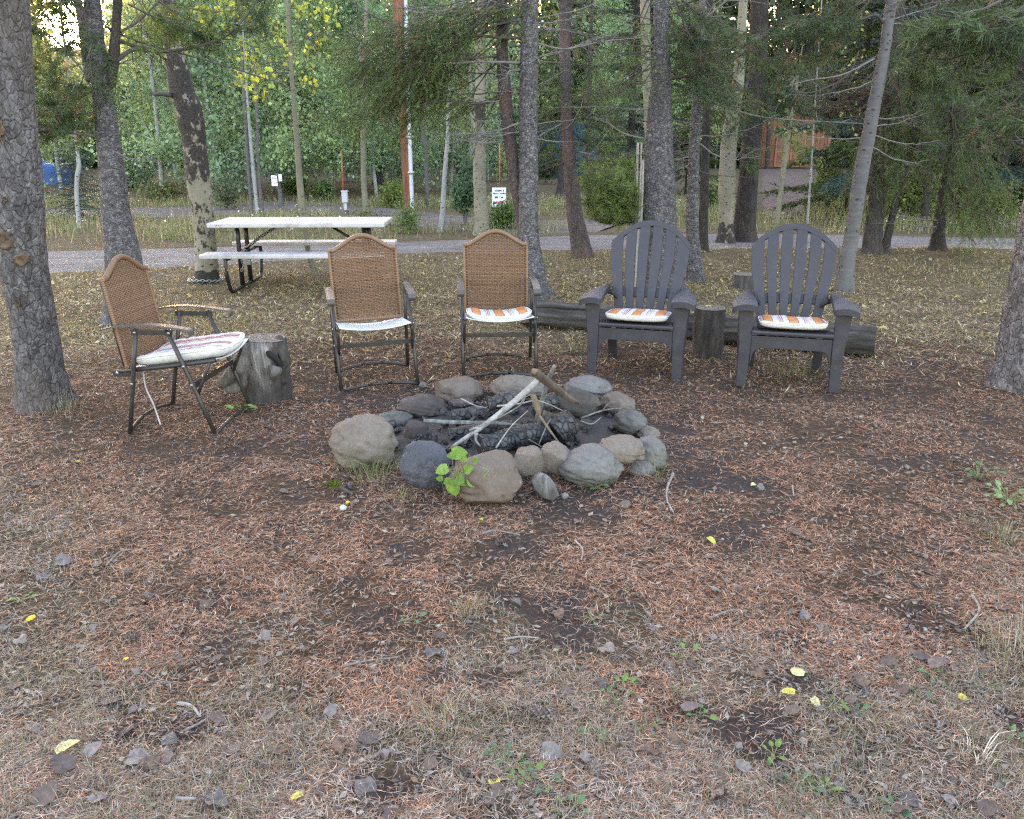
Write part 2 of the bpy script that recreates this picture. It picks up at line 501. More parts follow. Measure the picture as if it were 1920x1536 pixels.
strip('driveway', [(-34, 15.2), (-24, 16.3), (-16, 17.2), q(60, 412), q(300, 410), q(520, 402), q(640, 408), q(760, 425), q(960, 440), q(1120, 437)],
      [(-34, 19.2), (-24, 19.9), (-16, 20.3), q(60, 388), q(300, 386), q(480, 378), q(600, 378), q(720, 388), q(960, 412), q(1200, 408)], M['drive'], 0.03)
strip('shed_driveway', [q(1437, 412), q(1428, 398), q(1422, 360), q(1420, 330), q(1405, 316)],
      [q(1500, 410), q(1512, 392), q(1528, 350), q(1540, 328), q(1560, 316)], M['shed_drive'], 0.03)

# ---------------------------------------------------------------- trees
def px_trunk(rows, Yb=None, extra=5.0, bend=0.0):
    """rows: (py, left px, right px) from the foot upwards; returns centreline and radii in metres"""
    p0 = gt((rows[0][1] + rows[0][2]) / 2, rows[0][0]) if Yb is None else None
    Y = p0[1] if Yb is None else Yb
    P = []; Rr = []
    for py, a, b in rows:
        p = at((a + b) / 2, py, Y); P.append(p)
        Rr.append((b - a) / 2 / CAM_F * depth_of(Y, p[2]))
    P = np.array(P); Rr = np.array(Rr)
    zt = float(terrain(P[:1, 0], P[:1, 1])[0])
    P[0, 2] = zt - 0.04
    if extra > 0:
        d = P[-1] - P[max(0, len(P) - 3)]; d = d / np.linalg.norm(d); d[2] = max(d[2], 0.9); 
        P = np.vstack([P, P[-1] + d * extra * .5, P[-1] + d * extra]); Rr = np.concatenate([Rr, [Rr[-1] * .72, Rr[-1] * .3]])
    return P, Rr, Y

def trunk_geo(P, Rr, k=28, step=0.05, rough=0.06, flare=0.25, seed=0, scar=None, freq=9.0):
    L = np.linalg.norm(np.diff(P, axis=0), axis=1).sum()
    n = max(8, int(L / step))
    C = catmull(P, n); r = np.interp(np.linspace(0, len(P) - 1, n), np.arange(len(P)), Rr)
    hz = C[:, 2] - C[0, 2]
    r = r * (1 + flare * np.exp(-hz / 0.13))
    v, f, fc = tube(C, r, k)
    nn = n * k
    cen = np.repeat(C, k, 0); d = v[:nn] - cen; rr = np.linalg.norm(d, axis=1, keepdims=True) + 1e-9
    q_ = v[:nn] * np.array([1, 1, .45])
    nz = n3(q_, freq, seed) - .5; nf = n3(v[:nn] * np.array([1, 1, .6]), freq * 3.5, seed + 11) - .5
    th = np.tile(np.linspace(0, 2 * np.pi, k, endpoint=False), n)
    lob = np.cos(th * 3 + seed) * np.repeat(np.exp(-hz / 0.22), k) * 0.16
    v[:nn] += d * (nz[:, None] * 2.6 * rough + nf[:, None] * 1.6 * rough + lob[:, None])
    c = np.zeros((len(v), 3))
    if scar is not None:
        z = v[:, 2]
        for z0, z1, a in scar:
            w = (z1 - z0) * .12 + .02
            c[:, 0] = np.maximum(c[:, 0], a * sstep(z0 - w, z0 + w, z) * (1 - sstep(z1 - w, z1 + w, z)))
    g = Geo(); g.add(v, f, c); g.f3.append(fc); return g, C, r

# ---- foliage sprays: arrays of triangles (N,3,3) along +X
def make_spray(L, n, nl, w, seed, flat=0.5, fwd=0.9):
    r = np.random.default_rng(seed)
    s = r.random(n) * L
    ang = r.random(n) * 2 * np.pi
    side = np.stack([np.full(n, fwd) + r.normal(0, .15, n), np.cos(ang), np.sin(ang) * flat], 1)
    side /= np.linalg.norm(side, axis=1, keepdims=True)
    base = np.stack([s, np.zeros(n), np.zeros(n)], 1)
    ll = nl * (0.7 + .5 * r.random(n))
    tip = base + side * ll[:, None]
    wv = np.cross(side, r.normal(0, 1, (n, 3))); wv /= np.linalg.norm(wv, axis=1, keepdims=True)
    return np.stack([base - wv * w / 2, base + wv * w / 2, tip], 1)
SPR_FIR = [make_spray(0.20, 24, 0.038, 0.0070, s, 0.45, 0.8) for s in range(4)]
SPR_PINE = [make_spray(0.10, 22, 0.075, 0.0060, s + 10, 0.95, 0.8) for s in range(4)]

def frames(dirs):
    d = dirs / (np.linalg.norm(dirs, axis=1, keepdims=True) + 1e-9)
    up = np.tile(np.array([[0, 0, 1.0]]), (len(d), 1)); up[np.abs(d[:, 2]) > .95] = (0, 1, 0)
    y = np.cross(up, d); y /= np.linalg.norm(y, axis=1, keepdims=True); z = np.cross(d, y)
    return np.stack([d, y, z], 2)       # columns

def put_sprays(g, pos, dirs, sprays, scale, colr, r):
    Fm = frames(dirs)
    for k in range(len(sprays)):
        sel = np.arange(len(pos)) % len(sprays) == k
        if not sel.any(): continue
        S = sprays[k]
        V = np.einsum('nij,tvj->ntvi', Fm[sel] * scale[sel][:, None, None], S) + pos[sel][:, None, None]
        cc = np.repeat(colr[sel], S.shape[0] * 3, 0)
        V = V.reshape(-1, 3)
        g.add(V, np.arange(len(V)).reshape(-1, 3), cc)

GREEN_FIR = np.array([0.060, 0.088, 0.026]); GREEN_PINE = np.array([0.050, 0.074, 0.032]); BROWN_N = np.array([0.13, 0.075, 0.042])
GREEN_BRIGHT = np.array([0.085, 0.125, 0.03]); GOLD_N = np.array([0.20, 0.12, 0.03]); BLUE_N = np.array([0.035, 0.060, 0.050])

def bough(gw, gn, a, b, sag=0.15, kind='fir', dens=1.0, r0=0.012, colr=GREEN_FIR, brown=0.03, seed=None, bare=0.3, spread=0.42, hang=0.35):
    """one limb: wood goes to gw, needles to gn"""
    r = np.random.default_rng(seed if seed is not None else rng.integers(1 << 30))
    a = np.asarray(a, float); b = np.asarray(b, float); L = np.linalg.norm(b - a)
    n = 14; t = np.linspace(0, 1, n)[:, None]
    C = a * (1 - t) + b * t; C[:, 2] -= (np.sin(t[:, 0] * np.pi)) * sag * L * 0.5
    C[1:] += np.cumsum(r.normal(0, .008 * L, (n - 1, 3)), 0)
    add_tube(gw, C, np.linspace(r0, r0 * .22, n), 5, cap=False)
    pos = []; dr = []
    m = int(max(4, L * 9 * dens))
    for i in range(m):
        s = bare + (1 - bare) * (i + r.random()) / m
        p = C[0] * 0 + np.array([np.interp(s, t[:, 0], C[:, j]) for j in range(3)])
        d0 = (b - a) / L; side = np.cross(d0, (0, 0, 1.0)); side /= np.linalg.norm(side) + 1e-9
        sg = 1 if i % 2 else -1
        l2 = spread * L * (1.1 - s) * (0.6 + .7 * r.random()) + .06
        d = d0 * .75 + side * sg * (.75 + .3 * r.random()) + np.array([0, 0, -hang * r.random() - .05]) + r.normal(0, .12, 3)
        d /= np.linalg.norm(d)
        e = p + d * l2; e[2] -= hang * .35 * l2
        if r.random() < .75 or l2 > .15: add_tube(gw, np.array([p, (p + e) / 2 + (0, 0, .01), e]), np.array([r0 * .3, r0 * .2, r0 * .1]), 3, cap=False)
        if gn is None: 
            for _ in range(2):
                u = r.random(); pp = p * (1 - u) + e * u; add_tube(gw, np.array([pp, pp + (d + r.normal(0, .5, 3)) * l2 * .35]), np.array([r0 * .16, r0 * .06]), 3, cap=False)
            continue
        k = max(2, int(l2 / .075))
        for j in range(k):
            u = (j + .5) / k; pp = p * (1 - u) + e * u
            for sgn in (-1, 1):
                dd = d * .9 + np.cross(d, (0, 0, 1.0)) * sgn * (.7 if j < k - 1 else .25) + np.array([0, 0, -hang * .6 * r.random()]) + r.normal(0, .18, 3)
                pos.append(pp); dr.append(dd)
    if gn is not None and pos:
        pos = np.array(pos); dr = np.array(dr)
        cc = colr * (0.65 + .7 * r.random((len(pos), 1))) * np.array([1, 1, 1]) + r.normal(0, .004, (len(pos), 3))
        br = r.random(len(pos)) < brown
        cc[br] = BROWN_N * (.6 + .6 * r.random((br.sum(), 1)))
        put_sprays(gn, pos, dr, SPR_FIR if kind == 'fir' else SPR_PINE, (0.7 + .6 * r.random(len(pos))) * (0.75 if kind == 'fir' else 1.0), np.clip(cc, .004, 1), r)

def leaf_cloud(g, centers, rad, n, size, colr, r, var=.35):
    """leaf-sized quads (folded on the mid-rib) around clump centres"""
    k = r.integers(0, len(centers), n)
    p = centers[k] + r.normal(0, 1, (n, 3)) * rad[k][:, None] * .5
    d = r.normal(0, 1, (n, 3)); d[:, 2] -= .6; d /= np.linalg.norm(d, axis=1, keepdims=True)
    w = np.cross(d, r.normal(0, 1, (n, 3))); w /= np.linalg.norm(w, axis=1, keepdims=True)
    s = size * (.6 + .8 * r.random(n))[:, None]
    V = np.stack([p, p + d * s * .5 + w * s * .42, p + d * s, p + d * s * .5 - w * s * .42], 1).reshape(-1, 3)
    cc = np.asarray(colr) if np.ndim(colr) > 1 else np.tile(colr, (n, 1))
    cl = (0.7 + .6 * r.random(len(centers)))[k][:, None]
    cc = np.clip(cc * cl * (1 - var + 2 * var * r.random((n, 1))), .003, 1)
    g.add(V, np.arange(n * 4).reshape(-1, 4), np.repeat(cc, 4, 0))

def tree(name, label, cat, P, Rr, mat, k=28, seed=0, scar=None, rough=.065, flare=.34, group=None, step=.05, freq=9.0):
    base = P[0].copy(); base[2] = float(terrain(base[:1], base[1:2])[0])
    t = thing(name, label, cat, base, 0, group)
    Q = P - base
    sc2 = None if scar is None else scar
    g, C, r = trunk_geo(Q, Rr, k, step, rough, flare, seed, sc2, freq)
    g.build('trunk', mat, t)
    return t, base

class Crown:
    """collects limbs of one tree, in the tree's own space"""
    def __init__(self, t, base): self.t = t; self.b = np.asarray(base); self.n = Geo(); self.w = Geo()
    def limb(self, a, b, wood=None, own=True, needles=True, **kw):
        a = np.asarray(a) - self.b; b = np.asarray(b) - self.b
        if own:
            g = Geo(); bough(g, self.n if needles else None, a, b, **kw); g.build('branch', wood or M['twig'], self.t)
        else:
            bough(self.w, self.n if needles else None, a, b, **kw)
    def finish(self, wood=None, mat=None):
        if self.w.n: tag(self.w.build('twigs', wood or M['twig_dark'], self.t), kind='stuff')
        if self.n.n: tag(self.n.build('crown', mat or M['needle'], self.t, smooth=False))
# ---------------------------------------------------------------- buildings and far things
def ribbed(x0, x1, z0, z1, y, n, depth, vertical=True):
    g = Geo()
    return g

def build_shed():
    b = gt(1478, 318)
    t = thing('wooden_shed', 'red brown wooden shed with a cross braced door and teal metal roof', 'shed', b, R(-22))
    wood = NT('shed_boards'); v = wood.coord('Object', (1, 1, .2)); nz = wood.noise(v, 12, 5)
    mw = wood.done(wood.ramp(nz, [(.3, (.115, .043, .024)), (.7, (.19, .078, .045))]), .8)
    trim = m_plain('shed_trim', (.22, .095, .05), .7, 0, .2, 6)
    roofm = m_plain('teal_roof', (.05, .19, .23), .35, .3, .15, 3)
    dark = m_plain('shed_sill', (.03, .025, .022), .9)
    w, h, d = 2.25, 2.55, 4.5
    box('sill', dark, t, -w, w, -.02, d, 0, .12, .01)
    n = 17; bw = 2 * w / n
    for i in range(n):                      # front boards, each up to the gable line
        x0 = -w + i * bw; x1 = x0 + bw - .012
        def top(x): 
            a = abs(x)
            return h + (w - a) * .55 if a > w * .55 else h + w * .45 * .55 + (w * .55 - a) * .28
        pr = bm_prism([(x0, 0, .12), (x1, 0, .12), (x1, 0, top(x1)), (x0, 0, top(x0))], (0, .03, 0), .004, 1)
        obj('board', bm_mesh('board', pr, mw), t)
    for s in (-1, 1):
        box('side_wall', mw, t, s * w - .03, s * w + .03, .04, d, .12, h, .005)
    pr = bm_prism([(-w + .05, d, .12), (w - .05, d, .12), (w - .05, d, h), (0, d, h + .7), (-w + .05, d, h)], (0, -.03, 0), 0)
    obj('rear_wall', bm_mesh('rear_wall', pr, mw), t)
    for s in (-1, 1):                       # gambrel roof sheets with standing seams
        pts = [(s * (w + .22), h - .10), (s * w * .55, h + w * .45 * .55 + .06), (0, h + w * .45 * .55 + w * .55 * .28 + .08)]
        for (xa, za), (xb, zb) in zip(pts[:-1], pts[1:]):
            pr = bm_prism([(xa, -.3, za), (xb, -.3, zb), (xb, -.3, zb + .05), (xa, -.3, za + .05)], (0, d + .6, 0), .004, 1)
            o = obj('roof', bm_mesh('roof', pr, roofm), t)
            for k in range(13):
                y = -.25 + k * (d + .5) / 12
                pr = bm_prism([(xa, y, za + .05), (xb, y, zb + .05), (xb, y, zb + .085), (xa, y, za + .085)], (0, .03, 0), 0)
                obj('seam', bm_mesh('seam', pr, roofm), o)
    for cx in (-.46, .46):                  # double door with cross braces below, panel above
        dd = box('door', mw, t, cx - .44, cx + .44, -.05, -.008, .16, 2.15, .005)
        for (x0, x1, z0, z1) in ((-.44, -.34, .16, 2.15), (.34, .44, .16, 2.15), (-.335, .335, .16, .27), (-.335, .335, 1.02, 1.13), (-.335, .335, 2.04, 2.15)):
            box('rail', trim, dd, cx + x0, cx + x1, -.08, -.052, z0, z1, .004)
        for sg in (-1, 1):
            pr = bm_prism([(cx - sg * .33, -.078, .28), (cx - sg * .25, -.078, .28), (cx + sg * .33, -.078, 1.01), (cx + sg * .25, -.078, 1.01)], (0, .022 + .002 * sg, 0), 0)
            obj('brace', bm_mesh('brace', pr, trim), dd)
        obj('panel', bm_mesh('panel', bm_box(cx - .33, cx + .33, -.062, -.052, 1.14, 2.03, .002), m_plain('door_panel', (.13, .07, .04), .5)), dd)
    for s in (-1, 1): box('corner_trim', trim, t, s * w - .07, s * w + .07, -.05, -.004, .12, h - .1, .004)
build_shed()

def build_blue():
    b = gt(1045, 333)
    t = thing('metal_building', 'dark blue metal building glimpsed between the trunks behind the drive', 'building', b, R(-6))
    mb = m_plain('blue_sheet', (.025, .075, .12), .45, .3, .2, 2); lo = m_plain('blue_lower', (.012, .03, .05), .6)
    o = box('wall', mb, t, -1.3, 1.9, 0, 5, .6, 2.5, .01)
    for k in range(15):
        box('rib', mb, o, -1.2 + k * .205, -1.16 + k * .205, -.035, -.002, .65, 2.45, .006)
    box('lower_wall', lo, t, -1.28, 1.88, .05, 5, 0, .6, .01)
    pr = bm_prism([(-1.6, -.3, 2.48), (.3, -.3, 3.05), (2.2, -.3, 2.48), (2.2, -.3, 2.55), (.3, -.3, 3.13), (-1.6, -.3, 2.55)], (0, 5.6, 0), .004, 1)
    obj('roof', bm_mesh('roof', pr, m_plain('dark_roof', (.05, .06, .07), .6)), t)
build_blue()

def build_tarp():
    b = gt(88, 346)
    g = Geo(); n = 26
    u = np.linspace(-1, 1, n); X, Y = np.meshgrid(u, u); x = X.ravel(); y = Y.ravel()
    z = 0.82 * (1 - np.maximum(np.abs(x), np.abs(y)) ** 6) + .06 * (fbm(x * 3, y * 3, 5) - .5) + .12 * (x < 0)
    z = np.maximum(z, -.05)
    i = np.arange(n - 1)[:, None] * n + np.arange(n - 1)[None]
    g.add(np.stack([x * .95, y * .8, z], 1), np.stack([i, i + 1, i + n + 1, i + n], -1).reshape(-1, 4))
    o = g.build('tarp_cover', m_plain('blue_tarp', (.015, .065, .22), .5, 0, .25, 3)); o.location = b
    tag(o, 'bright blue tarp draped over a stack at the edge of the far drive', 'tarp')
build_tarp()

def build_pole():
    p = gt(768, 405); Y = p[1]
    C = np.array([at(768, 405, Y), at(758, 230, Y), at(746, 0, Y)]); C = np.vstack([C, C[-1] + (C[-1] - C[0]) * 0.9]); C[0, 2] = -.05
    base = C[0] * np.array([1, 1, 0])
    t = thing('utility_pole', 'tall reddish brown wooden utility pole by the roadside weeds', 'utility pole', base)
    mp = NT('cedar_pole'); v = mp.coord('Object', (1, 1, .06)); nz = mp.noise(v, 30, 5)
    mpm = mp.done(mp.ramp(nz, [(.3, (.06, .025, .018)), (.5, (.16, .062, .04)), (.7, (.25, .11, .07))]), .85)
    g = Geo(); add_tube(g, catmull(C - base, 40), .115, 18); g.build('pole_shaft', mpm, t)
    C2 = np.array([at(774, 414, Y - .6), at(766, 200, Y - .25), at(760, 0, Y)]); C2 = np.vstack([C2, C2[-1] + (C2[-1] - C2[0]) * .6]); C2[0, 2] = -.02
    b2 = C2[0] * np.array([1, 1, 0])
    t2 = thing('guy_wire_guard', 'pale grey pipe leaning beside the reddish utility pole', 'pipe', b2)
    g = Geo(); add_tube(g, catmull(C2 - b2, 30), .046, 12); g.build('pipe', m_plain('galvanised', (.30, .325, .36), .45, .3, .15, 6), t2)
    g = Geo()
    for k in (.28, .55):
        c = catmull(C2 - b2, 30)[int(k * 29 * .5)]; add_tube(g, np.array([c - (0, 0, .03), c + (0, 0, .03)]), .075, 12)
        tag(g.build('clamp', m_plain('clamp_metal', (.3, .31, .33), .4, .6), t2)); g = Geo()
build_pole()

def marker(px, pyb, pyt, label):
    b = gt(px, pyb); Y = b[1]; top = at(px, pyt, Y)
    t = thing('marker_post', label, 'marker post', b)
    g = Geo(); add_tube(g, np.array([(0, 0, -.05), (0.02, 0, .45)]), .022, 8); g.build('post_foot', m_plain('marker_base', (.25, .2, .17), .6), t)
    g = Geo(); add_tube(g, np.array([(0.02, 0, .44), (0.03, 0, (top - b)[2])]), .017, 8); g.build('post_rod', m_plain('orange_rod', (.30, .085, .045), .5), t)
marker(645, 402, 283, 'thin orange marker rod standing beside the pale meter box')
marker(935, 400, 268, 'thin orange marker rod behind the white notice on a stake')

def pedestal():
    b = gt(649, 404)
    t = thing('meter_pedestal', 'short pale grey utility box on a post at the foot of the orange rod', 'utility box', b)
    gm = m_plain('grey_paint', (.34, .37, .40), .5)
    h = (at(649, 360, b[1]) - b)[2]
    box('post', gm, t, -.03, .03, -.03, .03, -.05, h * .6, .005); box('cabinet', gm, t, -.065, .065, -.06, .05, h * .55, h, .012)
    box('base_collar', m_plain('dark_collar', (.05, .05, .055), .7), t, -.06, .06, -.06, .06, -.02, .12, .006)
    box('cover', gm, t, -.075, .075, -.07, .06, h + .001, h + .03, .008)
pedestal()

WHITE = m_plain('sign_white', (.70, .74, .78), .5, 0, .05, 20)
INK = m_plain('sign_ink', (.05, .06, .10), .6); REDINK = m_plain('sign_red', (.45, .03, .05), .6)
def marks(parent, x0, x1, z, h, mat, y, seed, fill=.75):
    """a row of weathered print too small to read"""
    r = np.random.default_rng(seed); g = Geo(); x = x0
    while x < x1:
        w = (x1 - x0) * (.05 + .08 * r.random())
        if r.random() < fill:
            zz = h * (.6 + .4 * r.random())
            g.add([(x, y, z), (min(x + w, x1), y, z), (min(x + w, x1), y, z + zz), (x, y, z + zz)], [[0, 1, 2, 3]])
        x += w * 1.25
    if g.n: tag(g.build('print_row', mat, parent, smooth=False), kind='stuff')
def sign_a():
    b = gt(936, 430); Y = b[1]; s = depth_of(Y, .6) / CAM_F
    z1 = (at(936, 352, Y) - b)[2]; z0 = (at(936, 388, Y) - b)[2]
    t = thing('notice_sign', 'white notice with a red printed line on a stake in green weeds', 'sign', b, R(4))
    box('stake', m_plain('stake_wood', (.2, .17, .14), .8), t, -.02, .02, .005, .03, -.1, z1 - .03, .003)
    w = 26 * s / 2
    p = box('board', WHITE, t, -w, w, -.006, .004, z0, z1, .002)
    hh = z1 - z0
    marks(p, -w * .85, w * .85, z0 + hh * .80, hh * .10, INK, -.009, 1, .6); marks(p, -w * .85, w * .85, z0 + hh * .66, hh * .08, INK, -.009, 2)
    marks(p, -w * .6, w * .6, z0 + hh * .45, hh * .12, INK, -.009, 3, .5); marks(p, -w * .88, w * .88, z0 + hh * .17, hh * .13, REDINK, -.009, 4, .97); marks(p, -w * .5, w * .5, z0 + hh * .06, hh * .06, REDINK, -.009, 5)
    z3 = (at(936, 398, Y) - b)[2]
    p2 = box('lower_tag', WHITE, t, -w, -.01, -.006, .004, z3, z3 + 5 * s, .002)
def sign_b():
    b = gt(527, 395); Y = b[1]; s = depth_of(Y, 1) / CAM_F
    P, Rr, _ = px_trunk([(395, 524, 534), (360, 521, 529), (345, 518, 526), (325, 517, 523)], Y, 0)
    t = thing('notice_post', 'two small white notices on a stubby trunk at the drive entrance', 'sign', b)
    Q = P - b; g, C, r = trunk_geo(Q, Rr, 12, .08, .05); g.build('post_trunk', M['birch_grey'], t)
    for (xa, xb, ya, yb, sd) in ((510, 519, 329, 349, 11), (523, 528, 327, 340, 15)):
        pa = at(xa, yb, Y - .09) - b; pb = at(xb, ya, Y - .09) - b
        p = box('board', WHITE, t, pa[0], pb[0], pa[1] - .01, pa[1], pa[2], pb[2], .002)
        hh = pb[2] - pa[2]; wd = pb[0] - pa[0]
        marks(p, pa[0] + wd * .1, pb[0] - wd * .1, pa[2] + hh * .7, hh * .12, INK, pa[1] - .013, sd); marks(p, pa[0] + wd * .1, pb[0] - wd * .1, pa[2] + hh * .2, hh * .2, REDINK if sd == 11 else INK, pa[1] - .013, sd + 1)
sign_a(); sign_b()

# ---------------------------------------------------------------- the standing trees
def mk(name, label, rows, mat, cat='tree', extra=5.0, Yb=None, **kw):
    P, Rr, Y = px_trunk(rows, Yb, extra)
    t, b = tree(name, label, cat, P, Rr, mat, **kw)
    return dict(t=t, b=b, P=P, Y=Y, cr=Crown(t, b), rows=rows)

T = {}
T[1] = mk('pine_tree', 'broad grey pine trunk with rusty bark wounds at the left edge of the clearing',
  [(756, 35, 123), (700, 33, 114), (600, 24, 101), (500, 4, 86), (333, -6, 74), (200, -14, 63), (0, -22, 50)], M['bark_pine'], k=44, seed=1, step=.035, extra=6, rough=.05)
T[2] = mk('pine_tree', 'forked grey pine rising right behind the back of the side facing wicker chair',
  [(603, 193, 278), (500, 199, 266), (400, 193, 243), (300, 185, 230), (200, 177, 213), (133, 170, 207), (67, 162, 192), (0, 157, 187)], M['bark_grey'], k=36, seed=2, step=.04, rough=.055)
T[3] = mk('aspen_tree', 'leaning cream aspen with a long black scarred bark patch beside the picnic table',
  [(529, 366, 408), (470, 366, 405), (400, 361, 399), (333, 350, 393), (267, 343, 386), (230, 334, 382), (200, 328, 376), (167, 318, 363), (100, 309, 346), (33, 298, 333), (0, 297, 328)], M['aspen'], k=40, seed=3, step=.035,
  scar=[(1.08, 2.55, .90), (-.1, .16, 1.0), (2.5, 3.4, .9), (.30, 1.08, .58)], rough=.05, flare=.15)
T[4] = mk('young_aspen', 'thin greenish aspen sapling stem rising behind the picnic table benches',
  [(513, 584, 597), (467, 572, 582), (367, 558, 571), (267, 552, 562), (167, 545, 553), (67, 538, 547), (0, 535, 543)], M['aspen_green'], k=16, seed=4, rough=.03, extra=4)
T[5] = mk('young_aspen', 'thin straight greenish aspen across the road, left of the utility pole',
  [(404, 681, 693), (333, 677, 687), (233, 676, 687), (167, 678, 687), (60, 682, 690), (0, 684, 691)], M['aspen_green'], k=16, seed=5, rough=.03, extra=5)
T[6] = mk('aspen_tree', 'cream aspen with black knotted patches straight behind the middle wicker chair',
  [(441, 891, 918), (400, 890, 916), (333, 887, 911), (233, 887, 910), (133, 892, 909), (0, 894, 908)], M['aspen'], k=28, seed=6,
  scar=[(1.15, 1.6, .45), (1.9, 2.25, .95), (2.7, 5, .6)], extra=6)
T[8] = mk('fir_tree', 'straight grey fir trunk of the joined pair behind the middle wicker chair',
  [(556, 980, 1034), (512, 976, 1022), (433, 973, 1010), (333, 973, 1009), (200, 973, 1008), (100, 975, 1009), (0, 977, 1010)], M['bark_grey'], k=36, seed=8, step=.04)
T[7] = mk('fir_tree', 'brownish curved trunk leaning against the straight grey fir',
  [(520, 974, 1000), (440, 972, 996), (383, 962, 986), (300, 949, 973), (200, 937, 961), (100, 930, 953), (0, 928, 950)], M['bark_red'], Yb=T[8]['Y'] + .12, k=28, seed=7)
T[9] = mk('fir_tree', 'fir trunk with a slanting foot standing alone at the near road edge',
  [(483, 1073, 1110), (440, 1068, 1101), (400, 1062, 1093), (300, 1055, 1080), (200, 1051, 1073), (100, 1048, 1070), (0, 1047, 1067)], M['bark_red'], k=30, seed=9)
T[10] = mk('spruce_tree', 'stout rough grey spruce trunk directly behind the left plastic armchair',
  [(545, 1194, 1276), (432, 1198, 1269), (337, 1203, 1265), (253, 1210, 1261), (169, 1219, 1259), (84, 1226, 1255), (0, 1225, 1255)], M['bark_grey'], k=44, seed=10, step=.035, rough=.05)
T[21] = mk('aspen_tree', 'pale aspen stem half hidden behind the stout grey spruce',
  [(455, 1216, 1232), (330, 1212, 1228), (202, 1207, 1222), (84, 1202, 1220), (0, 1200, 1218)], M['aspen'], k=18, seed=21)
T[11] = mk('fir_tree', 'slim grey fir trunk between the two plastic armchairs',
  [(526, 1289, 1321), (432, 1286, 1310), (309, 1290, 1311), (197, 1297, 1316), (84, 1306, 1321), (0, 1310, 1323)], M['bark_grey'], k=28, seed=11)
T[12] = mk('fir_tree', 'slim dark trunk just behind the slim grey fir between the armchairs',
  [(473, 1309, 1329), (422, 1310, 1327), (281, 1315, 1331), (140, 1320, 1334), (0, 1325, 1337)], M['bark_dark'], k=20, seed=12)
T[13] = mk('aspen_tree', 'cream aspen with a charred foot pressed against a thick dark trunk',
  [(457, 1345, 1380), (422, 1348, 1374), (337, 1348, 1379), (253, 1354, 1382), (169, 1371, 1394), (84, 1380, 1398), (0, 1386, 1402)], M['aspen'], k=28, seed=13, scar=[(-.1, .36, .85)])
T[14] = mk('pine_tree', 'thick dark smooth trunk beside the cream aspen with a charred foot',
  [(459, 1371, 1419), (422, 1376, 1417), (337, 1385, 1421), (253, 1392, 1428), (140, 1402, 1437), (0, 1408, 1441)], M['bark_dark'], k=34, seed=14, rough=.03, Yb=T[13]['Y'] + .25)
T[15] = mk('young_aspen', 'thin crooked sapling stem standing in front of the red brown shed',
  [(421, 1450, 1461), (365, 1459, 1468), (309, 1465, 1475), (253, 1474, 1482), (197, 1486, 1493), (150, 1492, 1497)], M['aspen_green'], k=12, seed=15, extra=.6)
T[16] = mk('birch_tree', 'pale leaning birch like trunk close behind the right plastic armchair',
  [(546, 1565, 1596), (490, 1574, 1602), (432, 1585, 1611), (337, 1599, 1626), (253, 1616, 1641), (169, 1633, 1656), (84, 1650, 1671), (0, 1662, 1682)], M['birch_grey'], k=28, seed=16, scar=[(.62, .70, .6), (.35, .40, .55), (.8, 4, .28)])
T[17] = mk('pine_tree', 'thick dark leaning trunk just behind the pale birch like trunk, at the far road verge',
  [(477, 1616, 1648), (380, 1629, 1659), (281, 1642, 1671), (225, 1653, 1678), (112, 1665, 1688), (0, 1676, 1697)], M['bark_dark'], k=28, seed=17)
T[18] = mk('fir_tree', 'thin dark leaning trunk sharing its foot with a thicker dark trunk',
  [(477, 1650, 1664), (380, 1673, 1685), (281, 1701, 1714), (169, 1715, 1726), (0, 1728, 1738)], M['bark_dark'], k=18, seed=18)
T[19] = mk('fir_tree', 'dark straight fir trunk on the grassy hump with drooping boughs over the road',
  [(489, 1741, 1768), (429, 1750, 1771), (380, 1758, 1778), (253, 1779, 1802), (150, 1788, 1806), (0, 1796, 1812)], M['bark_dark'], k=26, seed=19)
T[20] = mk('pine_tree', 'grey pine trunk cut by the picture edge, standing alone in dark soil',
  [(726, 1868, 1972), (660, 1878, 1968), (602, 1886, 1972), (504, 1901, 1984), (429, 1917, 1998), (200, 1950, 2030), (0, 1985, 2060)], M['bark_pine'], k=40, seed=20, step=.04)

# bark wounds on the big left pine, forks of the second
def fork(key, pts, ws, mat, name='fork'):
    d = T[key]; P = np.array([at(x, y, d['Y'] + dy) for x, y, dy in pts]) - d['b']
    r = np.array(ws) / 2 / CAM_F * depth_of(d['Y'], 2.3)
    P = np.vstack([P, P[-1] + (P[-1] - P[-2]) / np.linalg.norm(P[-1] - P[-2]) * 2.5]); r = np.append(r, r[-1] * .4)
    g, C, rr = trunk_geo(P, r, 18, .04, .05, 0, 5); return g.build(name, mat, d['t'])
fork(2, [(205, 160, 0), (212, 118, 0), (217, 70, 0), (221, 0, -.05)], [26, 22, 18, 16], M['bark_dark'])
fork(2, [(172, 150, 0), (163, 110, .1), (156, 60, .15), (146, 0, .2)], [20, 18, 17, 15], M['bark_pine'])

